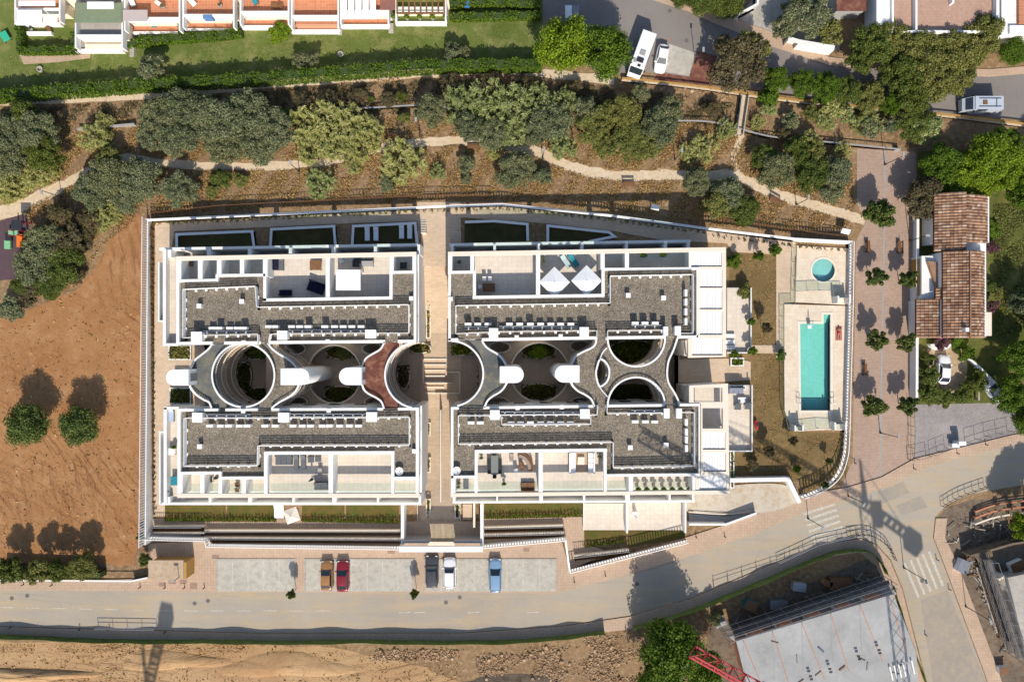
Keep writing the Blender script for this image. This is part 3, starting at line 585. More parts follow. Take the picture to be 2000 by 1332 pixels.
lower(se, [(886, 963), (1356, 959), (1356, 980), (886, 983)], .7, 3.9, [(884, 981, 1357, 978.5, 4)], [(971, 968, 971, 981, 3), (1057, 967, 1057, 981, 7), (1141, 966, 1141, 980, 4), (1226, 965, 1226, 979, 9), (1308, 964, 1308, 978, 4), (1354, 962, 1354, 980, 4), (887, 968, 887, 983, 5)], m_tile, 3.9)
panes(se, [(936, 964, 1051, 963), (1061, 963, 1179, 962), (1187, 962, 1228, 961), (890, 965, 926, 965), (1238, 961, 1352, 960)], ZT, ZT+1.1)
# louvred pergolas on the east ends
def louvre(label, frame, panels, holes, base):
    t = thing('pergola_roof', W((frame[0][0]+frame[2][0])/2, (frame[0][1]+frame[2][1])/2, 0), label, 'pergola'); t.location.z = -1
    O('wall', MB().poly(base, -1, 4.2, 6.9), m_white, t); O('terrace_floor', MB().poly(base, 4.2, 4.24, 6.9), m_tile, t)
    O('frame', MB().holed([frame]+[[(a, b), (c, b), (c, d), (a, d)] for a, b, c, d in panels+holes], 6.35, 6.9), m_cream, t)
    xs = [p[0] for p in base]; ys = [p[1] for p in base]
    for a, b, c, d in ((min(xs)+2, min(ys)+2, min(xs)+5, min(ys)+5), (max(xs)-5, min(ys)+2, max(xs)-2, min(ys)+5), (max(xs)-5, max(ys)-5, max(xs)-2, max(ys)-2), (min(xs)+2, max(ys)-5, min(xs)+5, max(ys)-2), (max(xs)-5, sum(ys)/len(ys)-2, max(xs)-2, sum(ys)/len(ys)+2)):
        O('post', MB().rect(a, b, c, d, 4.24, 6.36, 6.9), m_white, t)
    for a, b, c, d in panels:
        s = MB(); x = a
        while x < c-.5: s.rect(x+.2, b, min(x+3.0, c), d-2.2, 6.62, 6.74+.02*((int(x*3)) % 2), 6.9); x += 3.1
        pn = O('louvre_panel', MB().rect(a, d-2, c, d, 6.4, 6.7, 6.9), m_metal, t, ); O('slats', s, m_whitemetal, pn, kind='stuff')
    return t
louvre('white louvred pergola of five panels beside the pool garden', [(1345, 485), (1418, 484), (1418, 697), (1344, 699), (1344, 662), (1363, 661), (1363, 525), (1345, 525)],
       [(1347, 493, 1410, 521), (1367, 527, 1411, 562), (1367, 565, 1411, 604), (1367, 608, 1411, 654), (1352, 661, 1411, 694)], [], [(1365, 490), (1416, 490), (1416, 695), (1346, 696), (1346, 664), (1365, 664)])
louvre('white louvred pergola of three panels and two open bays above the ramp', [(1346, 753), (1422, 749), (1425, 963), (1358, 965), (1358, 928), (1369, 927), (1369, 788), (1346, 788)],
       [(1373, 844, 1417, 878), (1374, 884, 1418, 921), (1366, 928, 1419, 958)], [(1355, 757, 1411, 785), (1372, 797, 1412, 837)], [(1349, 756), (1421, 752), (1423, 961), (1371, 962), (1371, 787), (1349, 787)])
# ---------------------------------------------------------------- courtyard
cf = thing('courtyard', W(1000, 730, 0), 'sunken paved courtyard between the apartment blocks', 'courtyard'); cf['kind'] = 'structure'; cf.location.z = ZB
del cf['category']
O('paving', MB().poly(PIT, ZB-.2, ZB, 0), m_court, cf)
O('retaining_wall', MB().path(PIT, 2, ZB, -.01, 0, True), m_cream, cf)
def deckhole(cx, cy, rx, ry=None): return ell(cx, cy, rx, ry, 28)
def mid(label, x0, x1, holes):
    t = thing('courtyard_deck', W((x0+x1)/2, 732, 0), label, 'deck'); t.location.z = ZB
    out = [(x0, 664), (x1, 664), (x1, 797), (x0, 797)]
    O('deck_slab', MB().holed([out]+holes, -.35, .0, 0), m_court, t)
    for h in holes: O('rim', MB().path(h, 3, .0, .35, 0, True), m_cream, t)
    for px in (x0+8, x1-8, (x0+x1)/2-70, (x0+x1)/2+70):
        for py in (690, 775): q = W(px, py, 0); O('column', MB().tube((q.x, q.y, ZB), (q.x, q.y, -.35), .2, .2, 12), m_white, t)
mid('beige courtyard deck with a large round opening beside the red roofed walkway', 520, 762, [deckhole(654, 731, 53, 57), deckhole(578, 681, 20, 11), deckhole(728, 681, 20, 11), deckhole(580, 785, 22, 11), deckhole(735, 785, 22, 11)])
mid('beige courtyard deck with a large round opening beside the grey roofed walkway', 935, 1168, [deckhole(1054, 727, 57, 58), deckhole(976, 678, 21, 11), deckhole(1134, 676, 21, 11), deckhole(972, 786, 22, 11), deckhole(1136, 786, 22, 11)])
def walkway(label, poly, edges, mroof, rail=None, levels=(3.1, -.1), holes=()):
    cx = sum(p[0] for p in poly)/len(poly); t = thing('walkway_bridge', W(cx, 732, 0), label, 'walkway'); t.location.z = ZB
    O('roof_deck', MB().holed([poly]+list(holes), ZG-.45, ZG-.02, ZR), mroof, t)
    for e in edges: O('roof_edge', MB().path(e, 3.4, ZG-.5, ZR-.004, ZR), m_white, t)
    for z in levels:
        O('floor_slab', MB().holed([poly]+list(holes), z-.3, z, ZR), m_court, t)
        for e in edges: O('balustrade', MB().path(e, 2.2, z-.35, z+1.05, ZR), m_cream, t)
    return t
L1 = cr([(414, 672), (407, 682), (392, 694), (380, 704), (371, 720), (368, 735), (371, 755), (382, 770), (398, 781), (408, 786), (413, 797)], 4)
a1 = arc(475, 733, 61, 62, 118, 242)
walkway('grey roofed curved walkway at the orange field end of the courtyard', L1+[(440, 797)]+a1+[(440, 672)], [L1, arc(475, 733, 61, 62, 95, 265, 40)], m_greyroof)
R2 = cr([(523, 670), (530, 680), (545, 692), (560, 700), (574, 712), (584, 728), (586, 740), (580, 760), (566, 774), (548, 784), (535, 793), (530, 799)], 4)
walkway('gravel roofed curved walkway beside the tallest white lift shaft', [(503, 670)]+R2+[(505, 799)]+arc(475, 733, 61, 62, 62, -62), [R2, arc(475, 733, 61, 62, 85, -85, 40)], m_gravel)
L3 = cr([(751, 668), (743, 682), (730, 690), (716, 699), (708, 712), (705, 735), (709, 757), (718, 768), (735, 777), (745, 785), (750, 798)], 4)
walkway('red roofed curved walkway next to the central path', L3+[(777, 798)]+arc(815, 733, 63, 64, 127, 233)+[(777, 668)], [L3, arc(815, 733, 63, 64, 100, 262, 40)], m_redroof)
R4 = cr([(941, 665), (948, 676), (958, 684), (972, 692), (983, 704), (990, 720), (992, 740), (986, 755), (976, 766), (962, 774), (952, 783), (946, 796)], 4)
walkway('grey roofed curved walkway next to the central path', [(896, 665)]+R4+[(902, 796)]+arc(880, 730, 64, 64, 70, -70), [R4, arc(880, 730, 64, 64, 78, -88, 40)], m_greyroof)
L5 = cr([(1165, 660), (1163, 672), (1155, 680), (1140, 687), (1125, 696), (1117, 712), (1114, 730), (1117, 750), (1128, 763), (1143, 771), (1155, 780), (1161, 794)], 4)
E5 = cr([(1327, 787), (1318, 768), (1306, 748), (1303, 728), (1306, 705), (1315, 685), (1324, 659)], 4)
lens = cr([(1172, 702), (1182, 706), (1189, 718), (1190, 732), (1185, 746), (1172, 755), (1166, 742), (1164, 728), (1167, 714)], 3, True)
bs = arc(1243, 792, 56, 55, 180, 357); ts = arc(1243, 661, 56, 55, 0, 180)
walkway('wide gravel roofed walkway with two half-round openings and a lens-shaped one', L5+[(1183, 794)]+bs+[(1303, 790)]+E5+[(1302, 659)]+ts+[(1183, 661)], [L5, bs, E5, ts, lens+lens[:1]], m_gravel, holes=[lens])
sh = O('roof_edge', MB().path(cr([(1186, 679), (1178, 688), (1172, 700)], 4), 1.6, ZG, ZR), m_white, bpy.data.objects['walkway_bridge.004']); O('roof_edge', MB().path(cr([(1171, 755), (1178, 765), (1187, 775)], 4), 1.6, ZG, ZR), m_white, bpy.data.objects['walkway_bridge.004'])
# lift shafts
def shaft(label, x0, x1, y0, y1, rnd, zt=8.9, blue=None):
    r = (y1-y0)/2; my = (y0+y1)/2
    pts = ([(x0, y1), (x0, y0), (x1-r, y0)]+arc(x1-r, my, r, r, -90, 90, 16)) if rnd > 0 else ([(x1, y0), (x1, y1), (x0+r, y1)]+arc(x0+r, my, r, r, 90, 270, 16))
    t = thing('lift_shaft', W((x0+x1)/2, my, zt), label, 'lift shaft'); t.location.z = ZB
    O('wall', MB().poly(pts, ZB, zt-.25, zt), m_white, t); O('roof_cap', MB().poly(pts, zt-.25, zt), m_fabric, t)
    q = W(x0 if rnd > 0 else x1, my, zt); s = -1 if rnd > 0 else 1
    O('door', MB().box(q.x, q.y-.5, ZG, q.x+.04*s, q.y+.5, ZG+1.9), m_metal, t)
shaft('white rounded lift shaft above the outer walkway near the field wall', 324, 368, 722, 753, -1)
shaft('white rounded lift shaft with its long side wall showing, on the gravel walkway', 548, 604, 720, 752, 1, 9.0)
shaft('white rounded lift shaft joined to the red roofed walkway', 662, 706, 718, 752, -1)
shaft('white rounded lift shaft joined to the grey walkway by the path', 976, 1023, 716, 748, 1)
shaft('white rounded lift shaft joined to the wide gravel walkway', 1084, 1132, 714, 747, -1)
# central path: ramp with planters and a handrail channel
cp = thing('central_path', W(856, 730, 0), 'pale paved central path between the blocks', 'path'); cp['kind'] = 'structure'; del cp['category']
prof = [(395, .03), (450, .02), (560, -1.4), (650, -2.9), (800, -2.9), (940, -1.6), (1005, -.55), (1048, .03)]
b = MB(); xa = W(815, 0, 0).x; xb = W(900, 0, 0).x
vs = []
for y, z in prof: q = W(0, y, 0).y; vs += [(xa, q, z), (xb, q, z)]
b.add(vs, [(2*i+1, 2*i, 2*i+2, 2*i+3) for i in range(len(prof)-1)]); O('paving', b, m_pave, cp)
def zpath(y):
    for (a, za), (c, zc) in zip(prof[:-1], prof[1:]):
        if a <= y <= c: return za+(zc-za)*(y-a)/(c-a)
    return 0
pm = {}
def planter(label, pts, z0, h, plants='dark', dens=26, low=.5, wall=m_white, z_r=None, seed=1, leaf=.16):
    zr = z0+h if z_r is None else z_r
    c = W(sum(p[0] for p in pts)/len(pts), sum(p[1] for p in pts)/len(pts), zr); t = thing('planter', (c.x, c.y, z0), label, 'planter')
    O('planter_wall', MB().path(pts, 2.4, z0, z0+h, zr, True), wall, t); O('soil', MB().poly(pts, z0, z0+h*.7, zr), m_soildark, t)
    rng = np.random.default_rng(seed); A = np.array([W(x, y, zr)[:2] for x, y in pts]); lo_ = A.min(0); hi_ = A.max(0); ar = np.prod(hi_-lo_); n = int(ar*dens)
    q = rng.random((n, 2))*(hi_-lo_)*.94+lo_+(hi_-lo_)*.03
    ctr = np.concatenate([q, (z0+h*.7+low*rng.random(n))[:, None]], 1)-np.array(t.location)[None]; nr = rng.normal(size=(n, 3)); nr[:, 2] += 1; nr /= np.linalg.norm(nr, axis=1, keepdims=True)
    if plants: o = bpy.data.objects.new('plants', quads('plants', ctr, nr, leaf*(.6+.8*rng.random(n)), 1.3, rng, F[plants])); C.objects.link(o); o.parent = t; o['kind'] = 'stuff'
    return t
def rc(x0, y0, x1, y1): return [(x0, y0), (x1, y0), (x1, y1), (x0, y1)]
for y0, y1, lb, k in ((470, 520, 'narrow planter beside the path, next to the narrow stairs', 'brown'), (560, 660, 'long narrow planter along the path below the white end wall', 'cane'), (826, 850, 'small planter in a path wall notch near the courtyard', 'mixed'), (894, 922, 'small planter in a path wall notch near the satellite dish', 'mixed'), (975, 1012, 'narrow planter along the path near the entrance', 'hedge')):
    zz = zpath((y0+y1)/2)-.3; planter(lb, rc(833, y0, 840, y1), zz, .55, k, 22, .35, m_cream, zz+.55)
planter('narrow planter along the path beside the entrance stairs', rc(889, 985, 897, 1012), -.9, .6, 'hedge', 30, .35, m_cream)
O('rail_channel', MB().strip(862, 800, 862, 1010, 1.6, -2.9, -.9, -1.8), m_whitemetal, cp)
# steps and frames where the path crosses the courtyard
st = thing('courtyard_steps', W(850, 735, -3), 'pale steps and low frames crossing the central path', 'steps')
for i in range(7): O('step', MB().rect(824+i*1, 700+i*11, 872-i, 703+i*11, ZB, ZB+.25+.05*(i % 2)), m_cream, st)
O('low_wall', MB().path([(826, 702), (826, 748), (884, 748)], 2, ZB, ZB+.9), m_cream, st); O('low_wall', MB().path([(872, 727), (898, 727), (898, 768), (850, 768)], 2, ZB, ZB+.5), m_cream, st)
# round planters on the courtyard floor and half-round planters by the walkways
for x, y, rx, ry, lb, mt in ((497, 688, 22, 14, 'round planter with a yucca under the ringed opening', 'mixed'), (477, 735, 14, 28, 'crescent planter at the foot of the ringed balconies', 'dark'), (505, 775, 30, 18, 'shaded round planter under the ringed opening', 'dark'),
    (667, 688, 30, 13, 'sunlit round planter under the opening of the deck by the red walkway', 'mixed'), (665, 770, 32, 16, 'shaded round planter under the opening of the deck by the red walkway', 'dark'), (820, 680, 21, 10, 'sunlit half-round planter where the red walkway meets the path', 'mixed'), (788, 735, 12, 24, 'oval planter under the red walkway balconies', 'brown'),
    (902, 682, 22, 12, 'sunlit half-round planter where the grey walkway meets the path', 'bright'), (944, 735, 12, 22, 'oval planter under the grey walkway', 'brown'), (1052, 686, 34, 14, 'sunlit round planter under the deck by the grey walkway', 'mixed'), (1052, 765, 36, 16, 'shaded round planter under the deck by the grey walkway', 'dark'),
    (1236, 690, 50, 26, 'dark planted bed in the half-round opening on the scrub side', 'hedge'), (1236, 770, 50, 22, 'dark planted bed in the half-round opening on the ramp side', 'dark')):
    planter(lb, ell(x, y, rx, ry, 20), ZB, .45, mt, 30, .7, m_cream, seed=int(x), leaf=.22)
planter('square planter of mixed shrubs by the outer lift shaft', rc(330, 675, 372, 702), 0, .4, 'mixed', 40, .5, leaf=.2); planter('shaded square planter by the outer lift shaft', rc(332, 758, 372, 788), 0, .4, 'dark', 40, .5, leaf=.2)
# roof equipment
def ac(hh):
    def f():
        t = thing('air_conditioner', (0, 0, 0), '', 'air conditioner', 'air conditioning units on the roofs')
        O('casing', MB().box(-.43, -.17, .08, .43, .17, hh), m_ac, t, local=True); O('foot', MB().box(-.36, -.2, 0, -.28, .2, .08), m_dark, t, local=True); O('foot', MB().box(.28, -.2, 0, .36, .2, .08), m_dark, t, local=True)
        g = MB()
        for k in range(1 if hh < .8 else 2): g.lathe([(.2, 0), (.2, .02)], 12)
        g.v = [(p[0]-.12, -.175-p[2], .32+p[1]) for p in g.v]; O('fan_grille', g, m_dark, t, local=True); return t
    return f
BL = {'nw': 'the field and scrub block', 'ne': 'the round pool block', 'sw': 'the parked cars block', 'se': 'the garage ramp block'}
def acs(k, xs, y, tall, rz=0):
    for i, x in enumerate(xs):
        tl = x in tall; hh = .95 if tl else .6; yy = y[i] if isinstance(y, list) else y
        q = W(x, yy, ZG+hh); place('ac%d' % tl, ac(hh), (q.x, q.y, ZG), rz, label=('tall' if tl else 'low')+' white air conditioner on the roof of '+BL[k]+(', edge row' if not rz else ', short column'))
acs('nw', [414, 427, 448, 463, 475], 641, {427, 475}); acs('nw', [524, 538, 569, 585, 601, 634, 653, 670, 687, 705], 638, {601, 634})
acs('ne', [914, 933, 953, 995, 1015, 1036, 1056, 1076, 1095, 1115], 633, {914, 1036}); acs('ne', [1241, 1260, 1280], 631, {1241, 1260, 1280}); acs('ne', [1340]*4, [572, 590, 609, 628], {1340}, math.pi/2)
acs('sw', [409, 430, 446, 467, 482, 517, 537, 572, 590, 606, 629, 643, 663, 682, 700], 832, {409, 446, 482, 517, 643, 682}); acs('se', [920, 938, 998, 1017, 1036, 1056, 1075, 1095, 1114], 826, {920, 938, 1036}); acs('se', [1241, 1261, 1279], 824, {1241, 1261}); acs('se', [1341]*4, [825, 844, 859, 876], {1341}, math.pi/2)
def tray(label, x0, x1, y, z=ZG+.02, vert=False):
    t = thing('pipe_tray', W((x0+x1)/2, y, ZG), label, 'pipe tray'); O('tray', MB().rect(x0, y-2.6, x1, y+2.6, ZG, ZG+.22), m_pipe, t)
    for i, o in enumerate((-1.6, 0, 1.6)): O('pipe', MB().rect(x0, y+o-.5, x1, y+o+.5, ZG+.2, ZG+.3), (m_ac, m_dark, m_metal)[i], t)
    x = x0+8
    while x < x1: O('bracket', MB().rect(x-1.2, y-1, x+1.2, y+4, ZG, ZG+.4), m_ac, t); x += 19
for lb, x0, x1, y in (('pipe tray by the corner shaft of '+BL['nw'], 396, 490, 648), ('pipe tray by the middle shaft of '+BL['nw'], 563, 712, 646), ('pipe tray at the path end of '+BL['ne'], 907, 953, 640), ('long pipe tray of '+BL['ne'], 975, 1130, 639), ('short pipe tray at the pergola end of '+BL['ne'], 1233, 1294, 637), ('pipe tray by the field end of '+BL['sw'], 396, 490, 811), ('pipe tray by the middle shaft of '+BL['sw'], 567, 713, 810), ('long pipe tray of '+BL['se'], 978, 1131, 806), ('short pipe tray at the pergola end of '+BL['se'], 1232, 1296, 803)): tray(lb, x0, x1, y)
for n_, (x0, y0, x1, y1, lb) in enumerate(((373, 648, 394, 667, 'corner service shaft of '+BL['nw']), (541, 646, 561, 664, 'lone central service shaft of '+BL['nw']), (713, 644, 734, 661, 'path end service shaft of '+BL['nw']), (955, 641, 973, 660, 'path end service shaft of '+BL['ne']), (1132, 639, 1150, 657, 'lone central service shaft of '+BL['ne']), (1296, 638, 1305, 656, 'narrow service shaft, inner of the pair, of '+BL['ne']), (1318, 637, 1330, 655, 'narrow service shaft, outer of the pair, of '+BL['ne']),
    (375, 806, 395, 825, 'corner service shaft of '+BL['sw']), (543, 806, 564, 825, 'lone central service shaft of '+BL['sw']), (715, 805, 736, 824, 'path end service shaft of '+BL['sw']), (957, 801, 976, 820, 'path end service shaft of '+BL['se']), (1133, 799, 1152, 818, 'lone central service shaft of '+BL['se']), (1297, 798, 1308, 817, 'narrow service shaft, inner of the pair, of '+BL['se']), (1321, 798, 1332, 817, 'narrow service shaft, outer of the pair, of '+BL['se']))):
    t = thing('service_shaft', W((x0+x1)/2, (y0+y1)/2, 8.), 'white square '+lb, 'shaft'); t.location.z = ZG
    O('shaft_wall', MB().rect(x0+1, y0+1, x1-1, y1-1, ZG, 7.6, 7.75), m_white, t); O('cap', MB().rect(x0, y0, x1, y1, 7.6, 7.75), m_fabric, t)
def vent():
    t = thing('roof_vent', (0, 0, 0), '', 'vent', 'roof vents'); O('stack', MB().box(-.24, -.24, 0, .24, .24, .6), m_ac, t, local=True); O('cap', MB().box(-.3, -.3, .6, .3, .3, .68), m_ac, t, local=True); return t
for x, y, k in ((389, 598, 'nw'), (472, 589, 'nw'), (1227, 577, 'ne'), (1296, 582, 'ne'), (390, 872, 'sw'), (1231, 874, 'se'), (1301, 869, 'se')):
    q = W(x, y, ZG+.6); place('vent', vent, (q.x, q.y, ZG), 0, label='small square white vent stack out on the gravel of '+BL[k])
for x, y, k in ((476, 669, 'nw, before the ringed opening'), (640, 667, 'nw, before the deck opening'), (803, 583, 'nw, beside the path wall'), (880, 584, 'ne, beside the path wall'), (1009, 659, 'ne, near the path'), (1095, 657, 'ne, farther along'), (475, 803, 'sw, before the ringed opening'), (642, 802, 'sw, before the deck opening'), (809, 881, 'sw, beside the path wall'), (1011, 797, 'se, near the path'), (1097, 795, 'se, farther along')):
    q = W(x, y, ZG+.5); a, bb = k.split(', '); o = place('vent', vent, (q.x, q.y, ZG), 0, (.9, .9, .8), label='white parapet vent of '+BL[a]+', '+bb)
for x, y, k in ((780, 920, 'sw'), (892, 919, 'se')):
    q = W(x, y, ZG+.5); t = thing('satellite_dish', (q.x, q.y, ZG), 'white satellite dish on the corner roof of '+BL[k], 'satellite dish')
    O('dish', MB().lathe([(.05, .35), (.3, .4), (.5, .55), (.52, .57), (.3, .44), (.02, .4)], 16, (q.x, q.y, ZG)), m_ac, t); O('mast', MB().tube((q.x, q.y, ZG), (q.x, q.y, ZG+.4), .04), m_metal, t); O('feed_arm', MB().beam((q.x, q.y, ZG+.45), (q.x+.2, q.y-.3, ZG+.8), .04), m_dark, t)
# ---------------------------------------------------------------- boundary walls and railings
def bwall(label, pts, zw, zr, wd=4, m=m_white, zref=None):
    t = thing('boundary_wall', W(*pts[len(pts)//2], 0), label, 'wall'); zt = zw+zr
    O('wall', MB().path(pts, wd, 0, zw, zt if zref is None else zref), m, t)
    if zr:
        b = MB(); P = [W(x, y, zt if zref is None else zref) for x, y in pts]
        for a, c in zip(P[:-1], P[1:]): slats(b, a, c, zw, zw, zr)
        s = O('railing', MB().path(pts, 1.4, zt, zt+.07, zt if zref is None else zref), m_whitemetal, t); O('slats', b, m_whitemetal, s, kind='stuff')
    return t
bwall('white garden wall facing the scrub slope', [(284, 429), (500, 419), (865, 402), (980, 398), (1200, 421), (1385, 446), (1555, 466), (1668, 472)], 1.1, .5, 5)
bwall('white slatted wall between the pool and the plaza', cr([(1668, 472), (1666, 600), (1662, 750), (1659, 860), (1654, 900), (1640, 933), (1612, 957), (1572, 974)], 4), .7, 1.1, 5)
bwall('white slatted wall behind the parking bays, field end', [(272, 1054), (400, 1057), (403, 1068), (780, 1073)], 1.0, 1.0, 4)
bwall('white slatted wall behind the parking bays, ramp end', [(942, 1071), (1105, 1056), (1114, 1119), (1345, 1060)], .9, 1.0, 4)
t = thing('boundary_wall', W(293, 740, 0), 'long white slatted wall along the orange field', 'wall')
A = W(291, 428, 0); B = W(297, 1056, 0); za, zb = .5, 1.9
q = Vector((B.x-A.x, B.y-A.y, 0)).normalized(); nn = Vector((-q.y, q.x, 0))*.14
O('wall', MB().add([A-nn, A+nn, B+nn, B-nn, (A.x-nn.x, A.y-nn.y, za), (A.x+nn.x, A.y+nn.y, za), (B.x+nn.x, B.y+nn.y, zb), (B.x-nn.x, B.y-nn.y, zb)], [(0, 1, 5, 4), (1, 2, 6, 5), (2, 3, 7, 6), (3, 0, 4, 7), (4, 5, 6, 7)]), m_white, t)
r_ = O('railing', MB().beam((A.x, A.y, za+1.25), (B.x, B.y, zb+1.45), .08), m_whitemetal, t); O('slats', slats(MB(), A, B, za, zb, 1.3, .36, .15), m_whitemetal, r_, kind='stuff')
m_shadelawn = earth('sparse_lawn', cc(74, 74, 44), cc(92, 88, 54), cc(84, 66, 44), .3, .8, .5)  # grass colour darkened to deepen the shade on the north lawn beds
# walks and gardens inside the wall
FL = [0]
def flat(name, pts, m, lab, z0=0, z1=.06, zr=None):
    FL[0] += 1; z1 += .004*FL[0]; return O(name, MB().poly(pts, z0, z1, zr), m, kind='structure', label=lab)
flat('garden_walk', [(303, 436), (865, 408), (980, 404), (1200, 427), (1385, 452), (1555, 474), (1555, 500), (1430, 492), (1420, 475), (1300, 470), (1200, 452), (1060, 436), (905, 425), (880, 430), (880, 520), (822, 520), (822, 432), (690, 436), (340, 452), (330, 530), (303, 530)], m_pave, 'paved walk behind the north blocks')
flat('garden_walk', [(302, 530), (340, 530), (400, 680), (400, 790), (340, 990), (320, 1008), (300, 1008)], m_pave, 'paved walk along the field wall')
for i, (pts, lb) in enumerate((([(345, 458), (492, 452), (496, 482), (345, 488)], 'sunken shaded lawn bed behind the field end of the block'), ([(530, 448), (652, 442), (655, 478), (528, 482)], 'sunken shaded lawn bed between two other lawn beds'), ([(690, 442), (811, 436), (814, 474), (688, 478)], 'shaded lawn bed with four sun loungers'), ([(908, 434), (965, 432), (1030, 438), (1031, 470), (907, 474)], 'shaded lawn bed with a bent wall beside the path'), ([(1070, 441), (1190, 454), (1200, 462), (1150, 472), (1070, 472)], 'shaded tapering lawn bed near the pergola'))):
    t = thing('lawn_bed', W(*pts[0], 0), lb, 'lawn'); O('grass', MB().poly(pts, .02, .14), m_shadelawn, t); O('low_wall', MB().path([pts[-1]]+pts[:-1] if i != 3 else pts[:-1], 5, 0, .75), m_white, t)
def clumps(label, pts, wd, h, mats, z=0, dens=20, seed=1, name='flower_bed', leaf=.16, gap=0):
    rng = np.random.default_rng(seed); P = [W(x, y, z+h*.5) for x, y in pts]; Q = []
    for a, c in zip(P[:-1], P[1:]):
        L = (c-a).length; n = int(L*dens); d = np.array((c-a)/L); nn = np.array((-d[1], d[0], 0)); s = rng.random(n)*L
        if gap: s = np.round(s/gap)*gap+rng.normal(size=n)*gap*.16
        Q.append(np.array(a)[None]+s[:, None]*d[None]+nn[None]*(rng.normal(size=n)*wd/S*.25)[:, None]+np.array((0, 0, 1))[None]*(rng.random(n)*h-h*.5)[:, None])
    Q = np.concatenate(Q); t = thing(name, (P[0].x, P[0].y, z), label, 'plants'); nr = rng.normal(size=Q.shape); nr[:, 2] += .6; nr /= np.linalg.norm(nr, axis=1, keepdims=True)
    o = bpy.data.objects.new('plants', quads('plants', Q-np.array(t.location)[None], nr, leaf*(.6+.8*rng.random(len(Q))), 1.3, rng, F[mats])); C.objects.link(o); o.parent = t; o['kind'] = 'stuff'
    O('soil', MB().path(pts, wd, z, z+.05, z), m_soildark, t)
clumps('row of small brown plants along the field wall walk', [(297, 440), (299, 700), (301, 1004)], 7, .3, 'brown', 0, 16, 2, gap=.8)
clumps('row of small plants along the scrub slope wall', [(300, 437), (865, 411), (980, 407), (1200, 430), (1380, 455)], 7, .35, 'mixed', 0, 16, 3, gap=.9); clumps('row of dry plants by the round pool wall', [(1392, 460), (1552, 480)], 7, .35, 'brown', 0, 16, 4, gap=.9); clumps('row of dry plants behind the round pool', [(1562, 482), (1660, 490)], 6, .3, 'brown', .1, 16, 5, gap=.9)
# lawns and terraces between the south blocks and the street
for pts, lb in (([(322, 984), (440, 984), (440, 1014), (322, 1014)], 'patchy lawn strip below the block at the field end'), ([(444, 984), (540, 984), (540, 1014), (444, 1014)], 'dry lawn strip beside the hanging parasol'), ([(590, 984), (672, 984), (672, 1016), (590, 1016)], 'dry lawn strip next to the white parasol'), ([(676, 984), (779, 984), (779, 1018), (676, 1018)], 'brown lawn strip beside the entrance'), ([(946, 980), (1138, 980), (1138, 1005), (946, 1012)], 'lawn strip between the entrance stairs and the paved terraces'), ([(1141, 1036), (1222, 1036), (1222, 1056), (1141, 1068)], 'small lawn below the cream paved terrace'), ([(1228, 1036), (1338, 1036), (1338, 1050), (1228, 1068)], 'small shaded lawn below the white paved terrace')):
    O('lawn_strip', MB().poly(pts, .0, .09), earth('patchy_lawn', cc(100, 92, 48), cc(126, 104, 60), cc(84, 98, 42), .3, .8, .5) if 'patchy_lawn' not in bpy.data.materials else bpy.data.materials['patchy_lawn'], label=lb, cat='lawn')
clumps('spiky green hedge row above the slatted walk, field end', [(322, 1014), (540, 1015)], 7, .7, 'hedge', .05, 60, 6, 'hedge_row', .14, .45); clumps('spiky green hedge row above the slatted walk, entrance side', [(590, 1016), (779, 1019)], 6, .7, 'hedge', .05, 60, 7, 'hedge_row', .14, .45); clumps('spiky green hedge row below the lawn by the entrance stairs', [(946, 1010), (1136, 1006)], 6, .7, 'hedge', .05, 60, 8, 'hedge_row', .14, .45); clumps('spiky hedge row under the paved terraces', [(1142, 1066), (1222, 1056)], 6, .6, 'hedge', .05, 50, 9, 'hedge_row', .14, .45)
flat('garden_walk', [(318, 1012), (560, 1012), (786, 1020), (786, 1056), (404, 1062), (400, 1052), (290, 1050), (296, 1012)], m_side, 'walk above the street wall, field end'); flat('garden_walk', [(940, 1010), (1140, 1004), (1142, 1060), (1190, 1078), (1116, 1112), (1104, 1052), (940, 1062)], m_side, 'walk above the street wall, ramp end')
def terrace_bed(label, y0, x0, x1, sl=0, h=.7, rail=True):
    pts = [(x0, y0), (x1, y0+sl)]; t = thing('retaining_wall', W(x0, y0, 0), label, 'wall'); O('wall', MB().path(pts, 3, .03, h, h), m_cream, t)
    O('soil', MB().poly([(x0, y0+2), (x1, y0+sl+2), (x1, y0+sl+9), (x0, y0+9)], .02, .16), m_soildark, t)
    if rail:
        a, c = (W(*p, h) for p in pts); r = O('railing', MB().beam((a.x, a.y, h+.8), (c.x, c.y, h+.8), .06), m_metal, t); O('slats', slats(MB(), a, c, h, h, .8, .3, .07, .04), m_metal, r, kind='stuff')
terrace_bed('upper railed retaining wall above the parked cars', 1036, 400, 784); terrace_bed('lower planted retaining wall above the parked cars', 1050, 404, 784, 2, .6); terrace_bed('upper railed retaining wall at the field corner', 1028, 298, 398); terrace_bed('lower planted retaining wall at the field corner', 1041, 298, 398, 0, .6)
terrace_bed('upper railed retaining wall beside the entrance', 1030, 946, 1100, -4); terrace_bed('lower planted retaining wall beside the entrance', 1044, 946, 1102, -4, .6); terrace_bed('railed retaining wall in the corner by the paved terraces', 1086, 1122, 1228, -12)
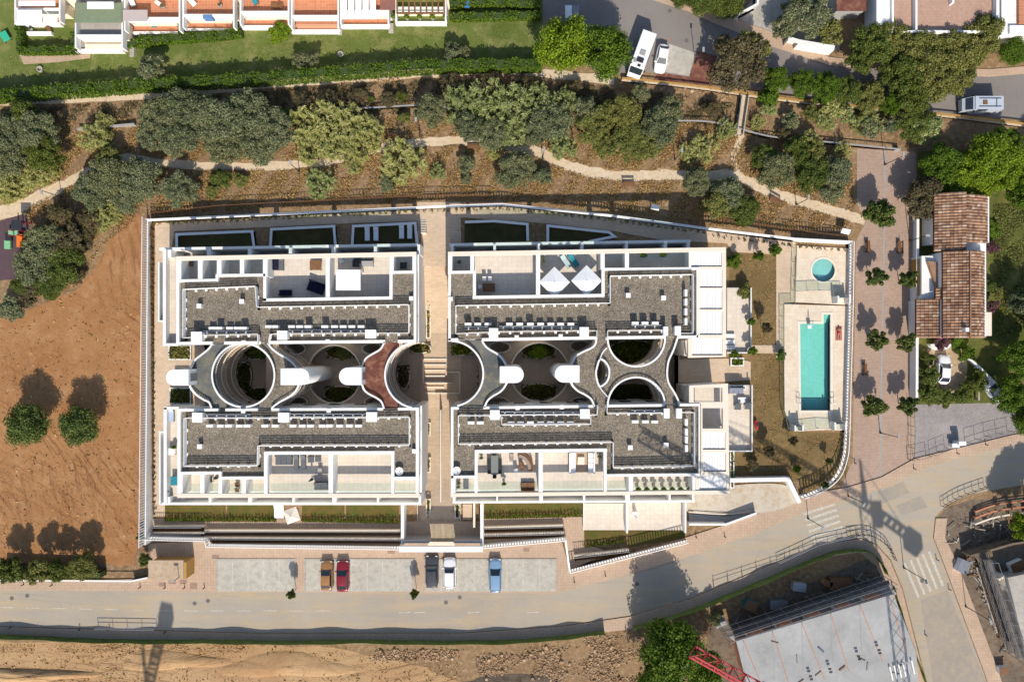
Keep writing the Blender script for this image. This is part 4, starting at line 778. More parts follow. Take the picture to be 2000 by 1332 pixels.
for x0, y0, x1, y1, lb in ((1141, 983, 1222, 1035, 'cream paved garden terrace, nearer the entrance'), (1229, 981, 1336, 1035, 'white paved garden terrace with a folded parasol')):
    t = thing('paved_terrace', W((x0+x1)/2, y1, 0), lb, 'terrace'); O('paving', MB().rect(x0, y0, x1, y1, 0, .25), m_tile, t); O('side_wall', MB().strip(x1+3, y0-2, x1+3, y1+6, 3, 0, 1.6), m_white, t); O('side_wall', MB().strip(x0-1, y0-2, x0-1, y1, 1.5, 0, .6), m_white, t)
# entrance
t = thing('entrance_gate', W(862, 1072, 0), 'white street entrance with glass doors and a long canopy beam', 'entrance')
O('paving', MB().rect(790, 1018, 940, 1066, 0, .05), m_side, t); O('canopy', MB().rect(779, 1067, 943, 1078, 2.5, 2.9), m_white, t); O('side_wall', MB().strip(786, 985, 786, 1064, 6, 0, 2.2), m_white, t); O('side_wall', MB().strip(941, 985, 941, 1064, 6, 0, 2.2), m_white, t)
O('back_wall', MB().strip(786, 1058, 838, 1058, 5, .05, 2.4), m_grey, t); O('back_wall', MB().strip(886, 1058, 941, 1058, 5, .05, 2.4), m_grey, t)
for x in (841, 852, 866, 876): O('glass_pane', MB().rect(x, 1055, x+9, 1056, .05, 2.3), m_glass, t)
for x in (782, 940): O('post', MB().rect(x-2, 1066, x+2, 1070, 0, 2.5, 2.5), m_white, t)
O('threshold', MB().rect(836, 1058, 888, 1066, .05, .4), m_cream, t)
t = thing('entrance_stairs', W(913, 1000, 0), 'flight of pale stairs beside the street entrance', 'stairs')
for i in range(8): O('step', MB().rect(904, 985+i*3.6, 922, 988.6+i*3.6, 0, .15+.15*(7-i)), m_pave, t)
O('side_wall', MB().strip(926, 984, 926, 1030, 4, 0, 1.4), m_cream, t)
t = thing('garden_stairs', W(826, 445, 0), 'narrow stairs where the central path meets the scrub wall', 'stairs')
for i in range(9): O('step', MB().rect(821, 428+i*3.2, 832, 430+i*3.2, 0, .1+.12*i), m_cream, t)
# garage ramp
rm = earth('ramp_concrete', cc(212, 200, 180), cc(226, 214, 194), cc(204, 180, 150), .2, .8, .15)
t = thing('garage_ramp', W(1440, 990, 0), 'curved concrete garage ramp with white side walls', 'ramp')
O('ramp_surface', MB().poly(cr([(1345, 968), (1430, 948), (1530, 946), (1556, 972), (1550, 984), (1500, 1000), (1440, 1003), (1345, 1000)], 4, True), .0, .13), rm, t)
O('side_wall', MB().path([(1346, 1024), (1418, 1024), (1478, 1002)], 4, 0, 1.1), m_white, t); O('side_wall', MB().path([(1426, 938), (1540, 936), (1562, 982)], 8, 0, 1.2), m_white, t); O('kerb', MB().path(cr([(1345, 1000), (1420, 1004), (1475, 996)], 5), 2, .1, .35), m_cream, t)
O('lower_slab', MB().poly([(1346, 1003), (1420, 1008), (1470, 999), (1418, 1022), (1346, 1022)], 0, .1), m_grey, t)
# east terraces
for x0, y0, x1, y1, lb in ((1420, 562, 1468, 690, 'white terrace with chairs and shrubs beside the pergola'), (1422, 752, 1470, 882, 'white terrace with outdoor sofas above the ramp')):
    t = thing('garden_terrace', W(x1, y1, 0), lb, 'terrace'); O('base', MB().rect(x0, y0, x1, y1, 0, .9), m_white, t); O('terrace_floor', MB().rect(x0, y0+1, x1-2, y1-1, .9, .93), m_tile, t); O('parapet', MB().path([(x0, y1-1), (x1-1, y1-1), (x1-1, y0)], 2.2, .9, 1.5), m_white, t)
flat('garden_walk', [(1326, 702), (1430, 700), (1466, 706), (1466, 742), (1420, 745), (1326, 748)], m_pave, 'walk between the two pergolas'); flat('garden_walk', [(1466, 674), (1530, 674), (1530, 690), (1466, 690)], m_pave, 'short walk to the pool')
planter('planter box at the corner of the pergola terrace', rc(1428, 700, 1452, 714), .06, .5, 'hedge', 40, .4); planter('long clipped planter beside the three panel pergola', rc(1427, 880, 1433, 952), 0, .5, 'hedge', 60, .5)
flat('garden_walk', [(1516, 480), (1552, 480), (1552, 590), (1532, 592), (1530, 700), (1516, 700)], m_pave, 'paved walk beside the pools')
# ---------------------------------------------------------------- pools
t = thing('swimming_pool', W(1595, 715, 0), 'long turquoise swimming pool with pale stone deck', 'swimming pool')
O('deck', MB().holed([[(1532, 594), (1662, 598), (1655, 838), (1548, 842), (1532, 800)], POOL], .0, .25), m_deck, t)
O('coping', MB().path(POOL, 5, .02, .29, .25, True), m_cream, t)
O('basin', MB().poly(POOL, -1.15, -1.1, 0), m_poolt, t); O('basin_wall', MB().path(POOL, 1, -1.15, .1, 0, True), m_poolt, t); O('water', MB().poly([(x+(.5 if x < 1600 else -.5), y) for x, y in POOL], None, .08), m_water, t)
for i in range(5): O('step', MB().rect(1607, 613+i*3.6, 1623, 616.4+i*3.6, -1.1, -.1-.18*i, 0), m_poolt, t)
for x, s in ((1556, 1), (1629, -1)):
    b = MB()
    for y in (777, 787):
        q = W(x, y, .3); b.tube((q.x, q.y, .25), (q.x, q.y, 1.0), .03); b.tube((q.x, q.y, 1.0), (q.x+.45*s, q.y, .9), .03); b.tube((q.x+.45*s, q.y, .9), (q.x+.5*s, q.y, -.9), .03)
    O('ladder', b, m_metal, t)
t = thing('round_pool', W(1608, 528, 0), 'round turquoise paddling pool on its own stone deck', 'swimming pool')
O('deck', MB().holed([[(1556, 480), (1664, 486), (1660, 596), (1552, 590)], ROUND], .0, .2), m_deck, t); O('coping', MB().path(ROUND, 3.5, .02, .24, .2, True), m_cream, t)
O('basin', MB().poly(ROUND, -.45, -.4, 0), m_poolpale, t); O('basin_wall', MB().path(ROUND, 1, -.45, .1, 0, True), m_poolpale, t); O('water', MB().poly(ell(1608, 528, 23.8), None, .08), m_water, t)
for pts, lb in (([(1556, 482), (1553, 594), (1530, 594), (1532, 800), (1540, 838)], 'thin glass fence along the garden side of the pools'), ([(1560, 568), (1606, 566), (1650, 568)], 'thin glass fence between the round and the long pool'), ([(1548, 842), (1600, 836), (1655, 838)], 'thin glass fence at the deep end of the pool')):
    t = thing('pool_fence', W(*pts[0], .25), lb, 'fence'); P = [W(x, y, 1.3) for x, y in pts]
    for a, c in zip(P[:-1], P[1:]):
        O('rail', MB().beam((a.x, a.y, 1.35), (c.x, c.y, 1.35), .05), m_metal, t); n = max(1, int((c-a).length/1.6))
        for i in range(n+1): z = a+(c-a)*i/n; O('post', MB().beam((z.x, z.y, .0), (z.x, z.y, 1.35), .05), m_metal, t)
        O('glass_pane', MB().pr([(a.x-.01, a.y-.01), (c.x+.01, c.y-.01), (c.x+.01, c.y+.01), (a.x-.01, a.y+.01)], .3, 1.3), m_glass, t)
for x0, y0, x1, y1, lb in ((1636, 575, 1662, 592, 'pool gate hut with a low roof beside the round pool'), (1552, 828, 1570, 842, 'white gate block at the deep end, garden side'), (1630, 822, 1654, 840, 'white gate block at the deep end, plaza side')):
    t = thing('gate_block', W((x0+x1)/2, y1, 0), lb, 'gate'); O('pillar', MB().rect(x0, y0+3, x0+3, y1, 0, 1.8), m_white, t); O('pillar', MB().rect(x1-3, y0+3, x1, y1, 0, 1.8), m_white, t); O('step_slab', MB().rect(x0, y0, x1, y1, .2, .34), m_cream, t); O('door_leaf', MB().strip(x0+3, y0+6, x1-3, y0+6, .6, .34, 1.7, 1.7), m_metal, t)
t = thing('pool_lift', W(1581, 628, .25), 'white pool lift seat on a pole at the pool edge', 'pool lift'); q = W(1581, 627, .3)
O('mast', MB().tube((q.x, q.y, .25), (q.x, q.y, 1.5), .05), m_metal, t); O('arm', MB().beam((q.x, q.y, 1.45), (q.x-.1, q.y-.8, 1.3), .06), m_metal, t); O('seat', MB().box(q.x-.35, q.y-1.05, .45, q.x+.15, q.y-.6, .55).box(q.x-.35, q.y-.65, .5, q.x+.15, q.y-.58, 1.1), m_fabric, t)
# ---------------------------------------------------------------- furniture
def lounger(mat, w2=.34, L=1.95):
    def f():
        t = thing('sun_lounger', (0, 0, 0), '', 'sun lounger'); fr = MB().box(-w2, 0, .22, w2, L, .28); O('frame', fr, m_dark if mat is not m_fabric else m_whitemetal, t, local=True)
        O('mattress', MB().box(-w2+.02, .02, .28, w2-.02, L*.66, .38), mat, t, local=True)
        b = MB(); b.add([(-w2+.02, L*.66, .28), (w2-.02, L*.66, .28), (w2-.02, L*.98, .6), (-w2+.02, L*.98, .6), (-w2+.02, L*.66, .38), (w2-.02, L*.66, .38), (w2-.02, L*.95, .7), (-w2+.02, L*.95, .7)], [(4, 5, 6, 7), (3, 2, 1, 0), (0, 1, 5, 4), (1, 2, 6, 5), (2, 3, 7, 6), (3, 0, 4, 7)]); O('backrest', b, mat, t, local=True)
        for x in (-w2+.04, w2-.04):
            for y in (.1, L-.1): O('leg', MB().box(x-.03, y-.03, 0, x+.03, y+.03, .22), m_dark, t, local=True)
        return t
    return f
def chair(mat):
    def f():
        t = thing('garden_chair', (0, 0, 0), '', 'chair'); O('seat', MB().box(-.25, -.25, .4, .25, .25, .47), mat, t, local=True); O('backrest', MB().box(-.25, .22, .47, .25, .28, .85), mat, t, local=True)
        for x in (-.22, .22):
            for y in (-.22, .22): O('leg', MB().box(x-.02, y-.02, 0, x+.02, y+.02, .4), m_dark, t, local=True)
        return t
    return f
def table(wx, wy, m, h=.72, nm='table'):
    def f():
        t = thing('garden_table', (0, 0, 0), '', 'table'); O('table_top', MB().box(-wx/2, -wy/2, h-.05, wx/2, wy/2, h), m, t, local=True)
        for x in (-wx/2+.06, wx/2-.06):
            for y in (-wy/2+.06, wy/2-.06): O('leg', MB().box(x-.03, y-.03, 0, x+.03, y+.03, h-.05), m_dark, t, local=True)
        return t
    return f
def sofa(wx, wy, m):
    def f():
        t = thing('garden_sofa', (0, 0, 0), '', 'sofa'); O('base', MB().box(-wx/2, -wy/2, 0, wx/2, wy/2, .3), m_dark, t, local=True); n = max(1, round(wx/.75))
        for i in range(n): O('cushion', MB().box(-wx/2+wx*i/n+.02, -wy/2+.02, .3, -wx/2+wx*(i+1)/n-.02, wy/2-.2, .44), m, t, local=True)
        O('backrest', MB().box(-wx/2, wy/2-.2, .3, wx/2, wy/2, .75), m, t, local=True); return t
    return f
def parasol(wd, m, h=2.5):
    def f():
        t = thing('parasol', (0, 0, 0), '', 'parasol'); O('pole', MB().tube((0, 0, 0), (0, 0, h), .03), m_whitemetal, t, local=True); O('base', MB().box(-.3, -.3, 0, .3, .3, .12), m_grey, t, local=True)
        a = wd/2; b = MB(); b.add([(-a, -a, h-.45), (a, -a, h-.45), (a, a, h-.45), (-a, a, h-.45), (0, 0, h), (-a, -a, h-.47), (a, -a, h-.47), (a, a, h-.47), (-a, a, h-.47), (0, 0, h-.03)], [(0, 1, 4), (1, 2, 4), (2, 3, 4), (3, 0, 4), (6, 5, 9), (7, 6, 9), (8, 7, 9), (5, 8, 9), (5, 6, 1, 0), (6, 7, 2, 1), (7, 8, 3, 2), (8, 5, 0, 3)]); O('canopy', b, m, t, local=True)
        O('finial', MB().tube((0, 0, h), (0, 0, h+.1), .05, .02), m_dark, t, local=True); return t
    return f
def pot(mats='hedge', r=.35):
    def f():
        t = thing('potted_plant', (0, 0, 0), '', 'potted plant'); O('pot', MB().lathe([(.16, 0), (.24, .35), (.26, .38), (.2, .36)], 12), m_grey, t, local=True)
        c = bpy.data.objects.new('leaves', CM['bush'][0]); C.objects.link(c); c.parent = t; c.location = (0, 0, .38+r*.8); c.scale = (r, r, r); s = c.material_slots[0]; s.link = 'OBJECT'; s.material = F[mats]; return t
    return f
TF = ZT+.03
def put(key, fn, x, y, z, rz, label, zh=.4, sc=None, group=None): q = W(x, y, z+zh); return place(key, fn, (q.x, q.y, z), math.radians(rz), sc, label, group)
# north-west block terraces
put('sofa_n', sofa(1.7, .8, m_navy), 537, 515, TF, 90, 'navy corner sofa on the field side roof terrace'); put('lg_grey', lounger(m_greyfab), 549, 528, TF, 0, 'grey sun lounger beside the navy sofa'); put('tb_w', table(1.5, 1.3, m_wood, .7), 616, 518, TF, 0, 'dark dining table with a wooden tray by the terrace wall', .7); put('cov1', sofa(2.2, 1.5, m_navy), 617, 561, TF, -20, 'large navy covered furniture in the terrace shade'); put('cov2', sofa(1.6, .8, m_navy), 557, 572, TF, 180, 'small navy covered bench in the terrace shade')
t = thing('shade_sail_frame', W(680, 567, TF), 'square white roof canopy on posts over the terrace', 'canopy'); O('canopy', MB().rect(656, 527, 704, 567, TF+2.3, TF+2.4), m_fabric, t)
for x, y in ((658, 529), (702, 529), (702, 565), (658, 565)): O('post', MB().rect(x-1, y-1, x+1, y+1, TF, TF+2.3, TF+2.35), m_whitemetal, t)
put('sofa_long', sofa(2.6, .8, m_greyfab), 710, 508, TF, 0, 'long grey slatted bench behind the square canopy'); put('tb_g', table(1.6, .7, plain('grey_top', cc(176, 172, 168), .1, 3)), 717, 515, TF, 0, 'pale grey table behind the square canopy', .7); put('ch_w', chair(m_fabric), 667, 510, TF, 30, 'white chair behind the square canopy'); put('tb_d', table(.9, .9, m_dark), 695, 515, TF, 0, 'small dark table next to the long grey bench', .7)
put('lg_wood', lounger(m_wood), 376, 515, TF, 90, 'wooden bench in the small roof cell above the field wall'); put('tb_d', None, 788, 519, TF, 0, 'small dark table in the roof cell by the path', .7)
# loungers on shaded lawn
put('lg_white', lounger(m_fabric), 717, 470, .14, 0, 'white sun lounger on the shaded lawn, farthest from the path'); put('lg_white', None, 734, 470, .14, 0, 'white sun lounger on the shaded lawn, second farthest from the path'); put('lg_white', None, 784, 466, .14, 0, 'white sun lounger beside a side table on the shaded lawn'); put('lg_white', None, 800, 466, .14, 0, 'white sun lounger nearest the central path on the shaded lawn')
# north-east block terraces
put('par', parasol(2.85, m_fabric), 1083, 551, TF, 45, 'square white parasol next to the terrace dividing wall', 2.2); put('par', None, 1146, 548, TF, 45, 'square white parasol next to the stepped gravel roof', 2.2); put('lg_teal', lounger(m_teal), 1128, 520, TF, 35, 'teal sun lounger between the two parasols, darker one'); put('lg_pale', lounger(plain('pale_aqua_towel', cc(190, 215, 215), .1, 3)), 1113, 522, TF, 35, 'pale aqua sun lounger between the two parasols')
put('rt', table(1.6, 1.1, m_wood), 955, 562, TF, 0, 'brown table in the shade of the bare terrace', .7)
for x, y, rz, lb in ((946, 545, 0, 'white chair at the brown table, wall side'), (957, 545, 0, 'white chair at the brown table, open side'), (938, 560, 90, 'white chair at the head of the brown table')): put('ch_w', None, x, y, TF, rz, lb)
put('pot', pot('hedge', .5), 1255, 499, TF, 0, 'round potted shrub on the narrow terrace, nearer the dividing wall'); put('pot', None, 1293, 498, TF, 0, 'round potted shrub on the narrow terrace, nearer the pergola'); put('pots', pot('olive', .3), 1060, 503, TF, 0, 'small potted plant in the parasol terrace corner'); put('pots', None, 1060, 511, TF, 0, 'small potted plant behind the parasol next to the dividing wall'); put('pots', None, 897, 512, TF, 0, 'small potted plant in the roof cell by the path')
# south-west terraces
put('sofa_g', sofa(2.2, 1.35, m_greyfab), 554, 898, TF, 0, 'large grey lounge bed on the furnished terrace'); put('lg_grey', None, 578, 916, TF, 0, 'grey sun lounger directly beside the grey lounge bed'); put('lg_grey', None, 592, 916, TF, 0, 'grey sun lounger between another lounger and the armchairs'); put('ch_g', chair(m_greyfab), 607, 897, TF, 0, 'grey armchair on the furnished terrace, beside the loungers', sc=(1.5, 1.6, 1)); put('ch_g', None, 621, 896, TF, 0, 'grey armchair on the furnished terrace beside the wall', sc=(1.5, 1.5, 1)); put('sofa_d', sofa(1.8, 1.0, m_greyfab), 627, 949, TF, 0, 'dark grey sofa by the terrace railing'); put('tb_g', None, 624, 922, TF, 90, 'pale grey side table near the dark sofa', .7, (.6, .8, .8))
t = thing('closed_parasol', W(606, 938, TF), 'closed dark parasol on the furnished terrace', 'parasol'); q = W(606, 938, TF+1.4); O('pole', MB().tube((q.x, q.y, TF), (q.x, q.y, TF+2.2), .03), m_metal, t); O('canopy', MB().tube((q.x, q.y, TF+.7), (q.x, q.y, TF+2.1), .2, .05), m_dark, t); O('base', MB().box(q.x-.25, q.y-.25, TF, q.x+.25, q.y+.25, TF+.08), m_grey, t)
put('pots', None, 365, 958, TF, 0, 'leafy pot in the corner roof cell'); put('pots', None, 423, 932, TF, 0, 'leafy pot in the roof cell with the grey table'); put('pots', None, 443, 958, TF, 0, 'dark pot plant in the roof cell with wooden chairs'); put('ch_wood', chair(m_wood), 463, 946, TF, 0, 'wooden chair in the roof cell, nearer the roof'); put('ch_wood', None, 463, 957, TF, 0, 'wooden chair in the roof cell, nearer the railing'); put('tb_r', table(.8, .8, m_greyfab), 408, 936, TF, 0, 'small grey table in a roof cell with a leafy pot', .7); put('tb_w2', table(.8, .9, m_fabric), 335, 882, 3.33, 0, 'white table on the side terrace above the field wall', .7); put('lg_blue', lounger(plain('pale_blue_pad', cc(190, 205, 235), .1, 3)), 334, 824, 3.33, 0, 'pale blue lounger on the side terrace'); put('tub', table(1.2, 1.2, m_teal), 342, 939, 3.33, 0, 'round green tub table on the side terrace corner', .7); put('pots', None, 328, 958, 3.33, 0, 'leafy pot at the outer corner of the side terrace'); put('pot', None, 341, 872, 3.33, 0, 'brown shrub on the side terrace beside the white table', sc=(.7, .7, .7))
# south-east terraces
put('tb_long', table(.95, 2.5, plain('slate_top', cc(132, 138, 134), .1, 3)), 966, 908, TF, 0, 'long grey dining table on the furnished corner terrace', .7)
for i in range(4):
    put('ch_d', chair(m_dark), 956.5, 899+i*7.5, TF, 90, 'dark dining chair on the wall side of the long grey table', group='chairs along the long grey table'); put('ch_d', None, 976, 899+i*7.5, TF, -90, 'dark dining chair on the sofa side of the long grey table', group='chairs along the long grey table')
put('ch_d', None, 966, 890, TF, 0, 'dark dining chair at the roof end of the long table'); put('ch_d', None, 966, 929, TF, 180, 'dark dining chair at the railing end of the long table')
t = thing('curved_sofa', W(1024, 903, TF), 'curved brown wicker sofa on the furnished corner terrace', 'sofa'); q1 = [(x, y) for x, y in arc(1010, 915, 25, 26, -85, 8, 14)]; O('seat', MB().path(q1, 9, TF, TF+.42), m_wood, t); O('cushion', MB().path(arc(1010, 915, 24, 25, -82, 4, 14), 6, TF+.42, TF+.5), plain('taupe_cushion', cc(170, 152, 140), .2, 4), t); O('backrest', MB().path(arc(1010, 915, 31, 32, -85, 8, 14), 2, TF, TF+.75), m_wood, t)
for x, y, s_, lb in ((1017, 905, .8, 'smaller round wicker stool before the curved sofa'), (1019, 913, 1, 'larger round wicker stool before the curved sofa')): q = W(x, y, TF+.4); O('stool', MB().lathe([(.3*s_, 0), (.36*s_, .35), (.34*s_, .42), (.02, .43)], 16, (q.x, q.y, TF)), m_wood, label=lb, cat='stool')
put('ch_w', None, 1008, 919, TF, 20, 'white chair with thin legs before the curved sofa'); put('lg_tau', lounger(bpy.data.materials['taupe_cushion'], .26, 1.1), 999, 901, TF, 0, 'taupe chaise between dining table and curved sofa'); put('chest', sofa(1.8, 1.2, m_wood), 1031, 951, TF, 180, 'brown storage bench by the terrace railing'); put('pot', None, 984, 943, TF, 0, 'potted plant beside the terrace railing', sc=(.7, .7, .8)); put('pots', None, 940, 893, TF, 0, 'dark pot in the furnished terrace corner')
put('rug', table(1.6, 2.6, plain('tan_rug', cc(206, 176, 146), .1, 3), .06), 1135, 903, TF, 0, 'tan rug between two white sofas', .05); put('sofa_wh', sofa(2.7, .9, m_fabric), 1118, 904, TF, 90, 'white sofa on the rug, nearer the dividing wall'); put('sofa_wh', None, 1155, 904, TF, -90, 'white sofa on the rug, nearer the stepped roof'); put('tb_cream', table(.9, 1.0, m_cream, .4), 1135, 900, TF, 0, 'low cream table on the tan rug', .4); put('pots', None, 1170, 890, TF, 0, 'dark pot at the end of the white sofa')
for i in range(7): put('potl', pot('hedge', .42), 1245+i*16.5, 953, TF, 0, 'round box shrub in the row along the planted terrace', group='row of box shrubs on the planted terrace')
put('lg_grey', None, 910, 955, TF, 0, 'grey sun lounger in the corner roof cell by the path'); put('pots', None, 895, 950, TF, 0, 'white flowering pot in the corner roof cell by the path'); put('pots', None, 896, 942, TF, 0, 'leafy pot next to the roof wall in the path corner cell')
# garden parasol, folded parasol, east terraces
put('par2', parasol(1.9, plain('cream_canvas', cc(232, 222, 208), .06, 3)), 569, 1007, .05, 20, 'cream square parasol over the lawn strip', 2.2); put('lg_white', None, 540, 1012, .09, 0, 'white sun lounger beside the cream parasol, outer'); put('lg_white', None, 549, 1012, .09, 0, 'white sun lounger beside the cream parasol, inner')
t = thing('closed_parasol', W(1240, 1004, .25), 'closed white cantilever parasol on the white terrace', 'parasol'); q = W(1240, 1004, .3); O('pole', MB().tube((q.x, q.y, .25), (q.x, q.y, 2.4), .04), m_whitemetal, t); O('canopy', MB().tube((q.x, q.y-.1, .9), (q.x, q.y-.1, 2.4), .26, .08), m_fabric, t); O('base', MB().lathe([(.45, 0), (.45, .1)], 16, (q.x, q.y, .25)), m_ac, t)
for y, lb in ((656, 'white chair on the pergola terrace, farthest from the corner shrub'), (668, 'white chair on the pergola terrace between two others'), (678, 'white chair on the pergola terrace beside the corner shrub')): put('lg_white', None, 1436, y, .93, 90, lb.replace('chair', 'lounger'), sc=(.8, .8, 1))
put('pot', None, 1462, 628, .93, 0, 'dark potted shrub on the pergola terrace edge', sc=(1.4, 1.4, 1.4)); put('pot', None, 1430, 690, .93, 0, 'potted shrub at the pergola side corner of the terrace', sc=(1.4, 1.4, 1.3)); put('pot', None, 1464, 684, .93, 0, 'potted shrub at the outer corner of the pergola terrace', sc=(1.6, 1.6, 1.5))
put('sofa_l', sofa(2.0, .8, plain('blue_grey_cushion', cc(150, 155, 172), .1, 3)), 1438, 763, .93, 0, 'blue grey sofa on the sofa terrace'); put('tb_w3', table(1.1, .7, m_fabric, .4), 1449, 781, .93, 0, 'white low table on the sofa terrace', .4); put('ch_arm', chair(m_greyfab), 1441, 794, .93, 0, 'dark grey armchair on the sofa terrace, inner', sc=(1.7, 1.7, 1)); put('ch_arm', None, 1461, 793, .93, 0, 'dark grey armchair on the sofa terrace, by the parapet', sc=(1.7, 1.7, 1)); planter('clipped planter behind the blue grey sofa', rc(1425, 754, 1456, 761), .93, .4, 'hedge', 60, .3)
# sunbather lying on the pool deck
def person_mesh(nodes, edges, rad, m, name):
    me = bpy.data.meshes.new(name); me.from_pydata(nodes, edges, []); o = bpy.data.objects.new(name, me); C.objects.link(o)
    sk = o.modifiers.new('skin', 'SKIN'); ly = me.skin_vertices[0].data
    for i, r in enumerate(rad): ly[i].radius = r
    ly[0].use_root = True; ss = o.modifiers.new('sub', 'SUBSURF'); ss.levels = 1; ss.render_levels = 1
    dg = bpy.context.evaluated_depsgraph_get(); dg.update(); m2 = bpy.data.meshes.new_from_object(o.evaluated_get(dg)); bpy.data.objects.remove(o); m2.materials.clear(); m2.materials.append(m); m2.name = name
    for p in m2.polygons: p.use_smooth = True
    return m2
nodes = [(0, 0, .13), (0, .28, .14), (0, .48, .14), (0, .58, .13), (0, .68, .14), (0, .8, .14), (-.19, .5, .13), (-.36, .34, .08), (-.3, .1, .06), (.19, .5, .13), (.4, .55, .09), (.3, .75, .07), (-.1, -.06, .12), (-.14, -.48, .1), (-.15, -.88, .06), (-.17, -.98, .1), (.1, -.06, .12), (.17, -.46, .12), (.14, -.88, .06), (.16, -.98, .1)]
me = person_mesh(nodes, [(0, 1), (1, 2), (2, 3), (3, 4), (4, 5), (2, 6), (6, 7), (7, 8), (2, 9), (9, 10), (10, 11), (0, 12), (12, 13), (13, 14), (14, 15), (0, 16), (16, 17), (17, 18), (18, 19)], [(.15, .11), (.13, .1), (.15, .1), (.055, .055), (.085, .1), (.07, .08), (.06, .06), (.045, .045), (.035, .03), (.06, .06), (.045, .045), (.035, .03), (.09, .09), (.06, .06), (.045, .045), (.04, .03), (.09, .09), (.06, .06), (.045, .045), (.04, .03)], m_skin, 'person')
q = W(1638, 650, .3); pr_ = bpy.data.objects.new('person', me); C.objects.link(pr_); pr_.location = (q.x, q.y, .27); tag(pr_, 'person in red swimwear lying on the pale pool deck', 'person')
O('swimsuit', MB().lathe([(.19, -.16), (.2, -.02), (.17, .12)], 14), m_red, pr_, local=True).rotation_euler = (math.radians(90), 0, 0); pr_.children[0].location = (0, 0, .13); pr_.children[0].scale = (1, .75, 1)
O('hair', MB().lathe([(.02, -.09), (.1, -.04), (.105, .03), (.05, .1)], 12), m_dark, pr_, local=True).location = (0, .78, .16)
q = W(1638, 650, .27); O('towel', MB().box(q.x-.45, q.y-1.05, .25, q.x+.45, q.y+.95, .268), plain('dull_red_towel', cc(190, 120, 110), .15, 4), label='dull red towel under the sunbather on the pool deck', cat='towel')
# ---------------------------------------------------------------- hedges
hedge([(-150, 196), (0, 184), (270, 164), (500, 151), (700, 136), (850, 126), (1058, 123)], 17, 2.1, 'long clipped green hedge along the lawn above the dirt strip')
hedge([(36, 50), (36, 98), (142, 96), (142, 62)], 10, 1.3, 'clipped hedge around the garden with the white awning', seed=5); hedge([(244, 84), (330, 74), (420, 68), (470, 62)], 14, 1.2, 'clipped hedge below the house balconies', seed=6); hedge([(352, 70), (352, 38)], 9, 1.2, 'short hedge between two balconies, field side', seed=7); hedge([(460, 64), (460, 28)], 9, 1.2, 'short hedge between two balconies, next to the stairs', seed=8); hedge([(878, 32), (960, 30), (1056, 28)], 12, 1.2, 'hedge at the lawn end facing the long clipped hedge', seed=9); hedge([(878, 8), (960, 2), (1056, 8)], 12, 1.2, 'hedge at the lawn end behind the blue covered frame', seed=10)
hedge([(0, 1118), (100, 1122), (195, 1124)], 12, 1.6, 'rough hedge between the bare field and the pavement', 'mixed', seed=11, dens=40)
# ---------------------------------------------------------------- trees: x, y, radius (picture points), height, leaves, form
WORD = {'olive': 'grey green', 'dark': 'dark green', 'bright': 'bright green', 'cane': 'straw yellow', 'cane_green': 'pale green', 'mixed': 'yellowish', 'brown': 'brownish', 'citrus': 'deep green', 'hedge': 'fresh green', 'pink': 'pink'}
def T(rows, label, group, cat='tree'):                       # label: what follows the look, e.g. "tree in the grove"
    rs = sorted({r[2] for r in rows}); done = set()
    for x, y, r, h, m, f in rows:
        sz = 'the largest' if r == rs[-1] and sum(q[2] == r for q in rows) == 1 and len(rows) > 1 else 'small' if r < rs[0]+.34*(rs[-1]-rs[0]) and len(rs) > 1 else 'large' if r > rs[0]+.67*(rs[-1]-rs[0]) and len(rs) > 1 else 'medium'
        tree(x, y, r*(.92 if f == 'big' else 1), h*(.92 if f == 'big' else 1), m, f, ' '.join([sz, 'sparse' if f == 'open' else '', WORD[m], label]).replace('  ', ' '), cat, group)
T([(310, 228, 44, 4.5, 'olive', 'big'), (366, 212, 44, 5, 'olive', 'big'), (425, 232, 52, 5.5, 'olive', 'big'), (482, 224, 54, 5.5, 'olive', 'big'), (535, 250, 46, 5, 'olive', 'big'), (350, 272, 44, 4.5, 'olive', 'big'), (440, 282, 46, 4.5, 'olive', 'big'), (512, 286, 42, 4.5, 'olive', 'big'), (296, 266, 32, 4, 'olive', 'big'), (390, 250, 40, 4.5, 'olive', 'big')], 'tree in the dense grove above the footpath', 'grey green grove above the footpath')
T([(28, 262, 46, 4.5, 'olive', 'big'), (78, 258, 46, 5, 'olive', 'big'), (20, 312, 42, 4, 'olive', 'big'), (88, 300, 42, 4.5, 'dark', 'big'), (50, 222, 30, 4, 'dark', 'open')], 'tree in the grove at the start of the footpath', 'grove at the start of the footpath')
T([(215, 345, 46, 4, 'olive', 'big'), (280, 352, 48, 4.2, 'olive', 'big'), (350, 372, 40, 3.6, 'olive', 'big'), (178, 372, 40, 3.8, 'olive', 'big'), (250, 390, 34, 3.2, 'olive', 'big'), (215, 310, 26, 3, 'mixed', 'open')], 'tree between the footpath and the field corner', 'trees above the field corner')
T([(88, 478, 48, 4, 'olive', 'big'), (70, 520, 46, 3.8, 'olive', 'big'), (122, 516, 46, 4, 'dark', 'big'), (100, 556, 34, 3.2, 'dark', 'big'), (135, 470, 38, 3.5, 'brown', 'open'), (120, 430, 34, 2.8, 'brown', 'open'), (170, 440, 30, 2.2, 'brown', 'open')], 'tree in the thicket beside the playground', 'thicket beside the playground')
T([(24, 604, 26, 2.2, 'olive', 'small'), (60, 575, 24, 1.8, 'brown', 'small'), (112, 550, 18, 1.8, 'bright', 'small')], 'low bush where the orange field meets the scrub', 'bushes at the field edge', 'bush')
